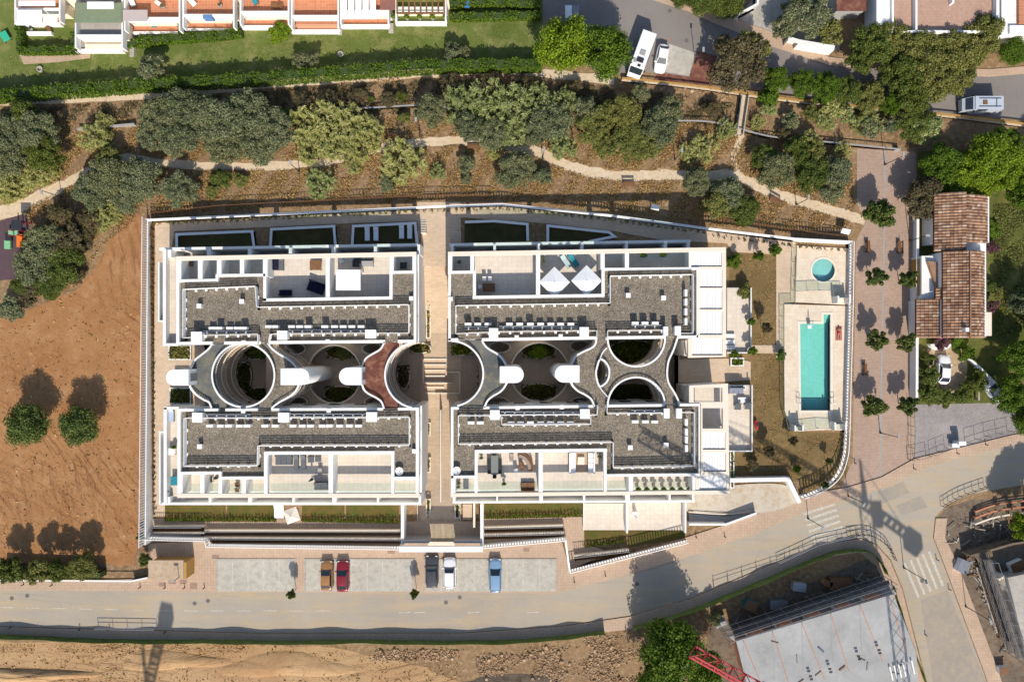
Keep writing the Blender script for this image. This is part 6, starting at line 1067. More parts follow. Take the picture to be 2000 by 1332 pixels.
# white houses, upper right
t = thing('white_house', W(1840, 10, 0), 'white house with a terracotta roof terrace under tree shade', 'house'); bx(t, 'wall', m_white, 1712, -200, 1952, 62, 0, 3.2); bx(t, 'roof_terrace', bricks('faded_terracotta', cc(206, 168, 146), cc(196, 158, 138), cc(180, 150, 132), .4, .4), 1746, -190, 1946, 58, 3.2, 3.25)
for a in ((1742, -195, 1746, 64), (1946, -195, 1950, 64), (1746, 60, 1946, 64), (1788, -190, 1792, 58), (1860, -190, 1864, 6)): bx(t, 'parapet', m_white, *a, 3.2, 4.0)
bx(t, 'roof', m_white, 1712, -195, 1742, 50, 3.2, 3.6)
t = thing('white_house', W(1985, 60, 0), 'white stepped house at the far corner', 'house'); bx(t, 'wall', m_white, 1956, -160, 2100, 68, 0, 3.0); bx(t, 'porch_roof', m_white, 1972, 50, 2060, 66, 3.0, 3.3); bx(t, 'roof', m_terra, 1990, -150, 2090, 46, 3.0, 3.4)
t = thing('forecourt_wall', W(1590, 88, 0), 'white garden wall of the forecourt', 'wall'); O('wall', MB().path([(1440, 30), (1480, 8), (1482, -40)], 4, .05, 1.6), m_white, t); O('wall', MB().path([(1540, 76), (1560, 82), (1630, 94)], 9, .05, 1.8), m_white, t)
t = thing('garage', W(1650, 40, 0), 'shaded flat roofed garage beside the forecourt', 'garage'); bx(t, 'wall', m_grey, 1636, -140, 1690, 20, 0, 2.6); bx(t, 'roof', m_redroof, 1634, -142, 1692, 22, 2.6, 2.7)
# ---------------------------------------------------------------- tiled villa
def tileroof(t, x0, y0, x1, y1, z0, z1, name='tiled_roof', rows=None, zr=4.0):   # slope rising from x0 to x1, barrel tiles running up the slope
    a = W(x0, y0, zr); c = W(x1, y1, zr); b = MB(); L = a.y-c.y; n = max(2, round(L/.4)); cols = max(2, round(abs(c.x-a.x)/.45)); r = random.Random(int(x0+y0)); prof = [(-.2, 0), (-.13, .09), (0, .13), (.13, .09), (.2, 0)]
    for i in range(n):
        yc = a.y-L*(i+.5)/n; p = L/n/.4
        for j in range(cols):
            f0 = j/cols; f1 = (j+1.12)/cols; xa_ = a.x+(c.x-a.x)*f0; xb_ = a.x+(c.x-a.x)*f1; za_ = z0+(z1-z0)*f0; zb_ = z0+(z1-z0)*f1; o = r.uniform(-.015, .015); dz = r.uniform(0, .02)
            vs = [(xa_, yc+q*p*1.0+o, za_+h+.05+dz) for q, h in prof]+[(xb_, yc+q*p*.86+o, zb_+h*.86+dz) for q, h in prof]; b.add(vs, [(k, k+1, k+6, k+5) for k in range(4)] if c.x < a.x else [(k+1, k, k+5, k+6) for k in range(4)])
    return b, (a, c, z0, z1)
ti = N('barrel_tiles'); g_ = ti.n('NewGeometry'); ti.g = g_
col_ = ti.ramp(g_.outputs['Random Per Island'], [(0, cc(130, 98, 80)), (.25, cc(172, 132, 106)), (.5, cc(192, 154, 126)), (.75, cc(154, 116, 94)), (1, cc(216, 190, 166))]); col_ = ti.mix(.6, col_, ti.ramp(ti.noise(.5, 6, .7), [(.35, .35), (.65, 1.)]), 'MULTIPLY'); m_barrel = ti.done(col_, .9, .1)
vt = thing('villa', W(1880, 540, 0), 'white villa with brown barrel tiled roofs', 'house')
def vroof(x0, y0, x1, y1, z0, z1, zr):
    b, (a, c, _, _) = tileroof(vt, x0, y0, x1, y1, z0, z1, zr=zr); u = MB(); u.add([(a.x, a.y, z0-.02), (c.x, a.y, z1-.02), (c.x, c.y, z1-.02), (a.x, c.y, z0-.02), (a.x, a.y, z0-.2), (c.x, a.y, z1-.2), (c.x, c.y, z1-.2), (a.x, c.y, z0-.2)], [(0, 1, 2, 3) if c.x < a.x else (3, 2, 1, 0), (7, 6, 5, 4), (0, 4, 5, 1), (2, 6, 7, 3), (1, 5, 6, 2), (0, 3, 7, 4)])
    r = O('roof', u, m_redroof, vt); O('tiles', b, m_barrel, r, kind='stuff')
bx(vt, 'wall', m_white, 1830, 384, 1932, 474, 0, 3.4); bx(vt, 'wall', m_white, 1842, 492, 1926, 658, 0, 4.0); bx(vt, 'wall', m_white, 1796, 586, 1842, 660, 0, 2.6); bx(vt, 'wall', m_white, 1800, 500, 1846, 588, 0, 2.4); bx(vt, 'wall', m_white, 1884, 472, 1926, 494, 0, 3.0)
vroof(1829, 376, 1880, 490, 3.4, 4.6, 4); vroof(1934, 380, 1882, 474, 3.4, 4.5, 4); vroof(1846, 490, 1896, 660, 4.0, 5.3, 4.6); vroof(1928, 490, 1896, 660, 4.0, 5.3, 4.6); vroof(1792, 584, 1834, 660, 2.6, 3.3, 3); vroof(1828, 562, 1850, 584, 3.4, 3.9, 3.6)
bx(vt, 'porch', m_ochre, 1796, 505, 1806, 578, 0, 2.0); O('stair_roof', MB().poly([(1812, 510), (1830, 512), (1846, 560), (1830, 562)], 2.4, 2.9), m_barrel, vt)
for y in (510, 540, 612, 640): bx(vt, 'window', m_window, 1841, y-6, 1842, y+6, 2.8, 3.6)
bx(vt, 'side_terrace', m_cream, 1926, 610, 1937, 656, 0, 2.2); O('ridge', MB().strip(1896, 490, 1896, 660, 2, 5.25, 5.42), m_barrel, vt); O('chimney', MB().rect(1886, 640, 1893, 648, 4.6, 5.6), m_white, vt)
O('round_porch', MB().poly(arc(1838, 672, 20, 12, 0, 180, 14), 0, .9), m_white, vt)
bwall('white wall between the plaza and the villa', [(1793, 428), (1792, 560), (1791, 780)], 1.5, 0, 5); bwall('white angled garden wall of the villa', [(1893, 700), (1914, 718), (1934, 738), (1945, 748)], 1.2, 0, 4); bwall('curved garden wall beside the slate yard', cr([(1912, 782), (1914, 758), (1925, 742), (1938, 738)], 4), .8, 0, 3, m_conc)
sheet('villa_drive', cr([(1812, 678), (1870, 676), (1888, 700), (1884, 745), (1850, 772), (1822, 750)], 4, True), earth('drive_gravel', cc(196, 170, 138), cc(212, 188, 156), cc(176, 146, 112), .4, 2, .4), 3, 'pale gravel villa drive')
# ---------------------------------------------------------------- building sites
bs_ = thing('concrete_frame_building', W(1620, 1260, 0), 'unfinished concrete building with a pale bare roof slab', 'building'); rs = earth('bare_slab', cc(168, 167, 165), cc(196, 195, 192), cc(182, 180, 176), .25, .9, .2)
slab_ = [(1438, 1252), (1745, 1160), (1790, 1275), (1800, 1420), (1480, 1420)]
O('roof_slab', MB().poly(slab_, 4.2, 4.6), rs, bs_); O('wall', MB().poly([(1446, 1256), (1740, 1168), (1784, 1276), (1790, 1415), (1486, 1415)], 0, 4.2, 4.6), m_terra, bs_); O('lower_slab', MB().poly([(1424, 1244), (1738, 1142), (1752, 1160), (1438, 1254)], 2.9, 3.1), m_conc, bs_)
for i in range(6):
    f = i/5; xx = 1452+(1736-1452)*f; yy = 1250+(1162-1250)*f
    O('roof_seam', MB().path([(xx, yy), (xx+45-10*(i % 2), yy+112)], 1.2, 4.6, 4.63), m_terra, bs_); O('roof_seam', MB().path([(xx, yy), (xx+4, yy+96)], .9, 4.6, 4.63), m_grey, bs_)
    if i < 5: O('brick_panel', MB().path([(xx+14, yy-5), (xx+42, yy-14)], 5, 3.1, 4.2), m_terra, bs_)
    O('column', MB().rect(xx+6, yy-9, xx+10, yy-5, 0, 4.2), m_conc, bs_)
for x, y in ((1678, 1283), (1718, 1271), (1622, 1308), (1584, 1322)): O('roof_opening', MB().rect(x-4, y-4, x+2, y, 5.2, 5.26).rect(x-2, y+2, x+4, y+6, 5.2, 5.26), m_dark, bs_)
for k in range(6): O('rafter', MB().path([(1738+k*8.5, 1302-k*2.5), (1744+k*8.5, 1328-k*2.5)], 2.4, 4.7, 4.9), m_whitemetal, bs_)
sc_ = thing('scaffolding', W(1600, 1190, 0), 'grey tube scaffolding along the unfinished concrete building', 'scaffolding'); tb = MB()
for i in range(12):
    f = i/11; x = 1418+(1738-1418)*f; y = 1236+(1132-1236)*f
    for dy in (0, 9):
        q = W(x, y+dy, 3.5); tb.tube((q.x, q.y, 0), (q.x, q.y, 5.4), .035, .035, 6)
for z in (1.8, 3.4, 5.2):
    for dy in (0, 9): a = W(1418, 1236+dy, 3.5); c = W(1738, 1132+dy, 3.5); tb.tube((a.x, a.y, z), (c.x, c.y, z), .03, .03, 6)
O('tubes', tb, m_metal, sc_)
for z in (1.7, 3.3): O('walk_board', MB().path([(1418, 1240.5), (1738, 1136.5)], 8, z, z+.06, 3.5), plain('scaffold_board', cc(110, 102, 96), .2, 2) if 'scaffold_board' not in bpy.data.materials else bpy.data.materials['scaffold_board'], sc_)
ft_ = thing('concrete_frame_building', W(1985, 1180, 0), 'unfinished grey building with stacked timber beside the side street', 'building')
O('roof_slab', MB().poly([(1968, 1128), (2100, 1100), (2100, 1300), (2010, 1300)], 3.6, 4.0), m_conc, ft_); O('wall', MB().poly([(1972, 1132), (2100, 1104), (2100, 1296), (2012, 1296)], 0, 3.6, 4.0), m_conc, ft_); O('rim_wall', MB().path([(1952, 1132), (1962, 1126), (2008, 1260)], 4, 0, 3.2), m_cream, ft_); O('side_slab', MB().poly([(1900, 1080), (1990, 1050), (2060, 1050), (2060, 1100), (1962, 1120), (1915, 1100)], 1.2, 1.5), m_site, ft_); O('brick_wall', MB().path([(1896, 1086), (1980, 1062), (2060, 1050)], 4, 0, 2.0), m_site, ft_)
for i in range(9): a = 1908+i*5.5; O('timber', MB().path([(a, 1108+i*2), (a+40, 1236+i*3)], 2.4, .2+.12*(i % 4), .4+.12*(i % 4)), (m_conc, m_wood, m_grey)[i % 3], ft_)
r5 = random.Random(9)
for i, (x, y, a, b_, m, lb) in enumerate(((1640, 1140, 20, 12, m_wood, 'wooden formwork crate in the shaded pit'), (1560, 1145, 12, 8, m_conc, 'grey pallet in the shaded pit'), (1466, 1182, 11, 9, m_teal, 'blue green skip in the shaded site pit'), (1405, 1212, 10, 9, m_wood, 'square wooden crate at the site entrance'), (1615, 1138, 8, 5, m_ochre, 'small yellow box in the shaded pit'), (1520, 1180, 16, 8, m_metal, 'rack of steel props in the shaded pit'), (1970, 1098, 13, 9, m_fabric, 'white site container on the scaffolded building'), (1880, 1105, 10, 12, m_fabric, 'pile of white sacks beside the side street'), (1958, 1308, 8, 6, m_fabric, 'white box at the edge of the scaffolded building'))):
    q = W(x, y, .6); t = thing('site_crate', (q.x, q.y, 1.5 if i == 6 else 0), lb, 'crate'); w_, d_ = a/S, b_/S
    O('box', MB().box(-w_, -d_, 0, w_, d_, .9), m, t, local=True); O('lid_frame', MB().box(-w_-.04, -d_-.04, .9, w_+.04, d_+.04, .96), m_metal if i % 2 else m_wood, t, local=True); t.rotation_euler.z = r5.uniform(-.5, .5)
sc2 = thing('scaffolding', W(1930, 1180, 0), 'grey scaffolding frame along the side street building', 'scaffolding'); tb = MB()
for i in range(9):
    f = i/8
    for dx in (0, 16):
        q = W(1918+dx+62*f, 1092+190*f, 2.5); tb.tube((q.x, q.y, 0), (q.x, q.y, 4.2), .035, .035, 6)
    a = W(1918+62*f, 1092+190*f, 2.5); c = W(1934+62*f, 1092+190*f, 2.5)
    for z in (1.4, 2.8, 4.1): tb.tube((a.x, a.y, z), (c.x, c.y, z), .03, .03, 6)
for z in (1.4, 2.8, 4.1):
    for dx in (0, 16): a = W(1918+dx, 1092, 2.5); c = W(1980+dx, 1282, 2.5); tb.tube((a.x, a.y, z), (c.x, c.y, z), .03, .03, 6)
O('tubes', tb, m_metal, sc2)
for z in (1.35, 2.75): O('walk_board', MB().path([(1926, 1092), (1988, 1282)], 12, z, z+.06, 2.5), bpy.data.materials['scaffold_board'], sc2)
r7 = random.Random(12); db = MB(); dm = N('site_debris'); g_ = dm.n('NewGeometry'); dm.done(dm.ramp(g_.outputs['Random Per Island'], [(0, cc(90, 84, 80)), (.3, cc(176, 168, 156)), (.6, cc(150, 110, 80)), (.8, cc(190, 186, 178)), (1, cc(96, 120, 140))]), .9, .1)
for reg, n_ in (((1430, 1118, 1720, 1222), 240), ((1850, 1010, 1990, 1060), 60), ((1872, 1085, 1960, 1290), 260)):
    for i in range(n_):
        x = r7.uniform(reg[0], reg[2]); y = r7.uniform(reg[1], reg[3])
        if reg[0] == 1430 and not (-.36*(x-1430)+1206 < y < -.325*(x-1430)+1238): continue
        if reg[0] == 1872 and x < 1888+(y-1100)*.38: continue
        q = W(x, y, 0); a = r7.uniform(0, 3.14); L_ = r7.choice((.2, .3, .5, 1.4)); w_ = r7.uniform(.05, .16); z = r7.uniform(.02, .4); d = Vector((math.cos(a), math.sin(a), 0))*L_/2; db.beam(Vector((q.x, q.y, z))-d, Vector((q.x, q.y, z+.05))+d, w_, .1)
O('site_debris', db, dm.m, kind='stuff', label='scattered planks and debris on the building sites')
rd = MB()
for i in range(12): x = r7.uniform(1480, 1770); y = r7.uniform(1240, 1330)-.1*(x-1600); q = W(x, y, 4.7); a = r7.uniform(0, 3); rd.beam((q.x-math.cos(a)*.5, q.y-math.sin(a)*.5, 4.66), (q.x+math.cos(a)*.5, q.y+math.sin(a)*.5, 4.66), r7.uniform(.05, .2), .1)
O('roof_debris', rd, dm.m, bs_, kind='stuff')
t = thing('brick_roof_structure', W(1950, 985, 0), 'low curved brick terraces behind the bend of the road', 'wall')
for k in range(3): O('terrace_wall', MB().path(cr([(1905, 1000+k*12), (1950, 985+k*12), (2020, 976+k*12)], 4), 3, 0, .5+.3*k), m_terra if k < 2 else m_cream, t)
# ---------------------------------------------------------------- tower cranes
def crane(label, mast, tip, tail, zj, cw=True):
    t = thing('tower_crane', (mast.x, mast.y, 0), label, 'crane'); a = .8; b = MB(); n = int(zj/1.6)
    for sx in (-a, a):
        for sy in (-a, a): b.beam((mast.x+sx, mast.y+sy, 0), (mast.x+sx, mast.y+sy, zj+.5), .11)
    for i in range(n):
        z0 = zj*i/n; z1 = zj*(i+1)/n; s = 1 if i % 2 else -1
        for d in ((1, 0), (0, 1)):
            for e in (-a, a):
                p = (mast.x+(e if d[1] else -a*s), mast.y+(e if d[0] else -a*s), z0); q = (mast.x+(e if d[1] else a*s), mast.y+(e if d[0] else a*s), z1); b.beam(p, q, .05)
    O('mast', b, m_red, t); b = MB(); d = (tip-mast); d.z = 0; L = d.length; d.normalize(); q = Vector((-d.y, d.x, 0))*.65; N_ = int(L/1.5)
    z = Vector((0, 0, zj)); T0 = Vector((mast.x, mast.y, 0))
    for e in (-1, 1): b.beam(T0+q*e+z, T0+d*L+q*e+z, .16)
    b.beam(T0+z+Vector((0, 0, 1.1)), T0+d*L+z+Vector((0, 0, 1.1)), .16)
    for i in range(N_+1):
        p = T0+d*L*i/N_+z; b.beam(p-q, p+q, .1); 
        if i < N_:
            r = T0+d*L*(i+1)/N_+z; b.beam(p-q, r+q, .08)
            m_ = (p+r)/2+Vector((0, 0, 1.1))
            for e in (-1, 1): b.beam(p+q*e, m_, .08); b.beam(r+q*e, m_, .08)
    O('jib', b, m_red, t); d2 = tail-mast; d2.z = 0; L2 = d2.length; d2.normalize(); q2 = Vector((-d2.y, d2.x, 0))*.6; b = MB()
    for e in (-1, 1): b.beam(T0+q2*e+z, T0+d2*L2+q2*e+z, .25)
    for i in range(int(L2)): p = T0+d2*i+z; b.beam(p-q2, p+q2, .35)
    O('counter_jib', b, m_red, t); c = T0+d2*(L2-1.2)+z; u = d2*1.1; v = q2.normalized()*.8
    O('counterweight', MB().pr([tuple((c-u-v)[:2]), tuple((c+u-v)[:2]), tuple((c+u+v)[:2]), tuple((c-u+v)[:2])], zj-1.2, zj+.4), m_conc, t); O('cab', MB().box(mast.x+.9, mast.y-.8, zj-2, mast.x+2.2, mast.y+.8, zj-.2), m_fabric, t)
    O('tower_head', MB().tube((mast.x, mast.y, zj), (mast.x, mast.y, zj+5), .5, .15, 8), m_red, t)
    O('base', MB().box(mast.x-1.6, mast.y-1.6, -.3, mast.x+1.6, mast.y+1.6, .4), m_conc, t)
    k_ = MB().beam((mast.x, mast.y, zj+4.9), tuple(T0+d*L*.7+z+Vector((0, 0, 1.1))), .06); k_.beam((mast.x, mast.y, zj+4.9), tuple(T0+d2*L2*.8+z), .06); O('tie_bars', k_, m_metal, t)
crane('red tower crane jib reaching over the dark trees', W(1973, 1616, 23), W(1352, 1272, 23), W(2112, 1715, 23), 23)
q0 = W(155, 1969, 25); crane('red tower crane standing past the sandy plot', q0+Vector((-2.6, -11, 0)), q0+Vector((-10, -48, 0)), q0+Vector((.1, .6, 0)), 25)
# ---------------------------------------------------------------- vehicles
def paint(name, c): return plain(name, c, .03, .6, .25, .6)
def wheel(t, x, y, r=.31, w_=.2):
    b = MB().tube((x-w_/2, y, r), (x+w_/2, y, r), r, r, 18); k = O('wheel', b, m_black, t, local=True); O('rim', MB().tube((x-w_/2-.01, y, r), (x+w_/2+.01, y, r), r*.6, r*.6, 12), m_metal, k, local=True)
def car(L, Wd, Hh, pm, wag=0):
    t = thing('parked_car', (0, 0, 0), '', 'car'); hl = L/2; hw = Wd/2; b = MB(); ns = 22; cs = 11; vs = []
    for i in range(ns):
        f = i/(ns-1); y = hl*(1-2*f); u = abs(2*f-1); w_ = hw*(1-.2*max(0, (u-.55)/.45)**2-.34*max(0, (u-.88)/.12)**2)
        zt = .70+.24*min(1, f/.28)**.7 if f < .28 else (.94+.02*math.sin((f-.28)*3) if f < .86-wag*.0 else .96-.05*(f-.86)/.14)
        if f < .03: zt = .62
        zb_ = .2+.12*max(0, (u-.86)/.14)
        for k in range(cs):
            a = k/(cs-1)*2-1; s = abs(a); sg = 1 if a > 0 else -1
            if s > .8: x = w_*sg; z = zb_+(zt-.16-zb_)*(1-s)/.2*1.0
            elif s > .55: g = (.8-s)/.25; x = sg*w_*(1-.10*g*g); z = zt-.16+.14*math.sin(g*1.57)
            else: x = sg*w_*.9*s/.55; z = zt-.02+.035*(1-(s/.55)**2)
            vs.append((x, y, z))
    fs = [(i*cs+k, (i+1)*cs+k, (i+1)*cs+k+1, i*cs+k+1) for i in range(ns-1) for k in range(cs-1)]; fs += [tuple(range(cs)), tuple(range((ns-1)*cs, ns*cs))[::-1]]; b.add(vs, fs); O('body', b, pm, t, smooth=True, local=True)
    y0, y1, y2, y3 = hl*.44, hl*.1, -hl*(.55+.2*wag), -hl*(.84+.08*wag); wb, wt = hw*.86, hw*.68; z0, z1 = .92, Hh
    g = lambda pts, nm, m: O(nm, MB().add(pts, [(0, 1, 2, 3), (3, 2, 1, 0)]), m, t, local=True)
    g([(-wb, y0, z0), (wb, y0, z0), (wt, y1, z1), (-wt, y1, z1)], 'windscreen', m_window); g([(wb, y3, z0+.02), (-wb, y3, z0+.02), (-wt, y2, z1), (wt, y2, z1)], 'rear_window', m_window)
    for s in (-1, 1): g([(s*wb, y0, z0), (s*wt, y1, z1), (s*wt, y2, z1), (s*wb, y3, z0)], 'side_window', m_window)
    r = MB(); nx, ny = 6, 6; rv = []
    for j in range(ny+1):
        for i in range(nx+1): p = i/nx*2-1; q = j/ny; rv.append((p*(wt+.03), y1+.04+(y2-y1-.08)*q, z1-.02+.05*(1-p**4)*(1-(2*q-1)**4)))
    r.add(rv, [(j*(nx+1)+i, (j+1)*(nx+1)+i, (j+1)*(nx+1)+i+1, j*(nx+1)+i+1) for j in range(ny) for i in range(nx)]); O('roof', r, pm, t, smooth=True, local=True)
    for s in (-1, 1):
        O('pillar', MB().beam((s*wb, y0, z0), (s*wt, y1, z1), .07), pm, t, local=True); O('pillar', MB().beam((s*wb, y3, z0), (s*wt, y2, z1), .09), pm, t, local=True); O('pillar', MB().beam((s*(wb+wt)/2, (y1+y2)/2-.1, (z0+z1)/2-.2), (s*wt, (y1+y2)/2-.1, z1), .06), pm, t, local=True)
        O('mirror', MB().box(s*(hw-.06), y0-.28, .9, s*(hw+.14), y0-.12, 1.02), pm, t, local=True); O('headlight', MB().box(s*hw*.5, hl-.2, .62, s*hw*.84, hl-.06, .7), m_whitemetal, t, local=True); O('tail_light', MB().box(s*hw*.6, -hl+.02, .72, s*hw*.86, -hl+.1, .88), m_red, t, local=True)
        for y in (hl*.62, -hl*.6): wheel(t, s*(hw-.1), y)
    return t
def putcar(x, y, rz, L, Wd, Hh, col, label, wag=0): o = car(L, Wd, Hh, col, wag); q = W(x, y, .9); o.location = (q.x, q.y, .13 if 1000 < y < 1200 else .015); o.rotation_euler.z = math.radians(rz); tag(o, label)
putcar(638, 1124, 0, 4.0, 1.68, 1.5, paint('orange_paint', cc(168, 120, 74)), 'bronze brown hatchback parked next to the red car'); putcar(669, 1125, 0, 4.2, 1.7, 1.42, paint('red_paint', cc(138, 34, 46)), 'dark red saloon parked beside the bronze hatchback')
putcar(843.5, 1116, 0, 4.4, 1.78, 1.55, paint('grey_paint', cc(76, 76, 80)), 'dark grey car parked by the slim tree below the entrance', 1); putcar(878, 1119, 0, 4.2, 1.74, 1.5, paint('white_paint', (.8, .8, .8)), 'white hatchback parked below the entrance canopy', 1); putcar(967.5, 1124, 0, 4.6, 1.72, 1.55, paint('blue_paint', cc(134, 168, 198)), 'light blue car parked alone below the slatted wall', 1)
putcar(1293, 114, 170, 3.9, 1.65, 1.45, bpy.data.materials['white_paint'], 'white car parked next to the camper van'); putcar(1845, 722, -4, 4.0, 1.62, 1.4, bpy.data.materials['white_paint'], 'white saloon parked on the villa drive'); putcar(1942, 762, 30, 3.4, 1.5, 1.3, bpy.data.materials['white_paint'], 'small white car half hidden beside the curved villa wall')
def bigvan(L, Wd, Hh, label, loc, rz, roofbits, nose=.9, m=None):
    m = m or paint('camper_white', (.78, .78, .78)); t = thing('camper_van', loc, label, 'van'); t.rotation_euler.z = rz; hw = Wd/2; hl = L/2
    O('body', MB().pr([(-hw, -hl), (hw, -hl), (hw, hl-nose), (-hw, hl-nose)], .35, Hh, [(-hw+.08, -hl+.06), (hw-.08, -hl+.06), (hw-.08, hl-nose), (-hw+.08, hl-nose)]), m, t, local=True)
    O('cab', MB().add([(-hw*.95, hl-nose, .35), (hw*.95, hl-nose, .35), (hw*.85, hl, .35), (-hw*.85, hl, .35), (-hw*.95, hl-nose, Hh-.1), (hw*.95, hl-nose, Hh-.1), (hw*.85, hl, 1.15), (-hw*.85, hl, 1.15)], [(0, 1, 5, 4), (1, 2, 6, 5), (2, 3, 7, 6), (3, 0, 4, 7), (4, 5, 6, 7), (3, 2, 1, 0)]), m, t, local=True)
    O('windscreen', MB().add([(-hw*.86, hl-nose*.85, Hh-.1-(Hh-1.25)*.15+.02), (hw*.86, hl-nose*.85, Hh-.1-(Hh-1.25)*.15+.02), (hw*.8, hl-nose*.25, Hh-.1-(Hh-1.25)*.75+.02), (-hw*.8, hl-nose*.25, Hh-.1-(Hh-1.25)*.75+.02)], [(0, 1, 2, 3), (3, 2, 1, 0)]), m_window, t, local=True)
    for (a, b_, c, d, h_, mm) in roofbits: O('roof_hatch', MB().box(a, b_, Hh, c, d, Hh+h_), mm, t, local=True)
    for s in (-1, 1):
        for y in (hl*.68, -hl*.55): wheel(t, s*(hw-.1), y, .34)
        O('mirror', MB().box(s*hw, hl-nose-.1, 1.4, s*(hw+.2), hl-nose+.05, 1.75), m_dark, t, local=True); O('side_window', MB().box(s*(hw-.03), -.4, 1.5, s*(hw+.012), .9, 2.0), m_window, t, local=True)
q = W(1255, 103, 2.4); bigvan(5.9, 2.1, 2.6, 'white camper van with roof hatches parked by the round trees', (q.x, q.y, .02), math.radians(160), [(-.4, -.2, .3, .5, .12, m_grey), (-.5, .9, .4, 1.5, .15, m_dark), (-.35, 1.8, .05, 2.1, .08, m_dark), (.35, 1.2, .75, 1.7, .1, m_grey)])
q = W(1922, 202, 1.8); bigvan(5.2, 1.95, 2.0, 'silver van with a roof rack parked under the wide canopy', (q.x, q.y, .02), math.radians(90), [(-.6, -2.2, -.5, .8, .1, m_metal), (.5, -2.2, .6, .8, .1, m_metal), (-.6, -1.6, .6, -1.5, .1, m_metal), (-.25, -.3, .3, .3, .08, m_wood)], 1.3, paint('silver_paint', cc(196, 204, 214)))
t = thing('waste_container', W(1118, 22, 0), 'blue grey waste container in the side road by the lawn end', 'container'); bx(t, 'body', plain('pale_blue_metal', cc(150, 176, 196), .1, 2), 1105, 12, 1130, 34, 0, 1.4); bx(t, 'lid', m_whitemetal, 1104, 11, 1117, 35, 1.4, 1.5); bx(t, 'lid', m_metal, 1118, 11, 1131, 35, 1.4, 1.5)
# ---------------------------------------------------------------- street furniture
def bollard():
    t = thing('bollard', (0, 0, 0), '', 'bollard'); O('post', MB().lathe([(.09, 0), (.08, .1), (.06, .14), (.06, .42)], 10), m_dark, t, local=True); O('cap', MB().lathe([(.075, .42), (.085, .47), (.04, .53), (.01, .54)], 10), m_dark, t, local=True); return t
for x, y, g, z in [(42, 1143, 'pavement below the field', .12), (98, 1144, 'pavement below the field', .12), (271, 1148, 'pavement below the ochre hut', .12), (320, 1149, 'pavement below the ochre hut', .12), (358, 1149, 'pavement below the ochre hut', .12), (397, 1149, 'pavement below the ochre hut', .12), (1122, 1137, 'pavement below the paved terraces', .12), (1183, 1125, 'pavement below the paved terraces', .12), (1244, 1109, 'pavement below the paved terraces', .12), (1361, 1050, 'pavement beside the ramp', .12), (1417, 1049, 'pavement beside the ramp', .12), (1788, 916, 'plaza mouth at the road', .12), (1672, 905, 'plaza mouth at the road', .02), (1929, 869, 'pavement below the slate yard', .12), (1873, 886, 'pavement below the slate yard', .12), (1833, 1094, 'side street pavement', .115), (1857, 1152, 'side street pavement', .115), (1810, 1241, 'side street pavement', .0), (17, 1226, 'shaded pavement before the sandy plot', .11), (152, 1231, 'shaded pavement before the sandy plot', .11), (210, 1231, 'shaded pavement before the sandy plot', .11), (320, 1236, 'shaded pavement before the sandy plot', .11)]:
    q = W(x, y, z+.4); place('boll', bollard, (q.x, q.y, z), 0, label='short dark bollard on the '+g, group='bollards on the '+g)
def bench():
    t = thing('park_bench', (0, 0, 0), '', 'bench')
    for i in range(4): O('seat_slat', MB().box(-.24+i*.12, -.85, .42, -.14+i*.12, .85, .46), m_wood, t, local=True)
    for i in range(2): O('back_slat', MB().box(.26, -.85, .56+i*.16, .3, .85, .68+i*.16), m_wood, t, local=True)
    for y in (-.7, .7): O('leg', MB().box(-.22, y-.04, 0, .3, y+.04, .42).box(.24, y-.04, .42, .29, y+.04, .86), m_dark, t, local=True)
    return t
for x, y, rz, lb in ((1696, 482, 180, 'wooden bench at the round pool wall on the plaza'), (1757, 483, 0, 'wooden bench in front of the villa wall on the plaza'), (1690, 722, 180, 'wooden bench at the long pool wall on the plaza'), (925, 287, 90, 'dark bench beside the footpath below the cane'), (1228, 360, 90, 'bench below the footpath opposite the loose grove'), (1515, 392, 60, 'bench below the footpath near the plaza'), (770, 268, 80, 'bench at the bend of the footpath')): put('bench', bench, x, y, .01, rz, lb)
def lamp(h):
    def f():
        t = thing('street_lamp', (0, 0, 0), '', 'street lamp'); O('pole', MB().tube((0, 0, 0), (0, 0, h), .06, .045, 8), m_dark, t, local=True); O('lamp_head', MB().box(-.14, -.1, h, .14, .5, h+.09), m_grey, t, local=True); O('base', MB().lathe([(.14, 0), (.12, .3), (.07, .35)], 10), m_dark, t, local=True); return t
    return f
for x, y, h, rz, lb in ((585, 335, 4, 0, 'slim lamp post on the footpath above the cane clump'), (820, 255, 4, 0, 'slim lamp post at the footpath bend'), (1060, 310, 4, 0, 'slim lamp post on the footpath below the pale cane'), (1318, 312, 4, 0, 'slim lamp post on the footpath by the loose grove'), (1555, 400, 4, 0, 'slim lamp post on the footpath near the plaza'), (120, 385, 4, 180, 'slim lamp post at the wide start of the footpath'), (1776, 470, 4.5, 90, 'lamp post beside the villa wall on the plaza'), (1719, 845, 4.5, 0, 'lamp post in the middle of the plaza mouth'), (1728, 322, 4.5, 0, 'lamp post at the scrub end of the plaza'), (1765, 1108, 5, 200, 'lamp post at the crossing of the side street'), (1885, 1183, 5, 200, 'lamp post beside the scaffolded side street building'), (368, 1114, 4, 90, 'lamp post beside the ochre utility hut'), (1358, 124, 4, 0, 'lamp post beside the concrete bay of the side road'), (1578, 1012, 4.5, 180, 'lamp post at the zebra crossing of the main road'), (1656, 968, 4.5, 150, 'lamp post at the corner of the pool garden wall')): q = W(x, y, 0); place('lamp%g' % h, lamp(h), (q.x, q.y, 0.0), math.radians(rz), label=lb)
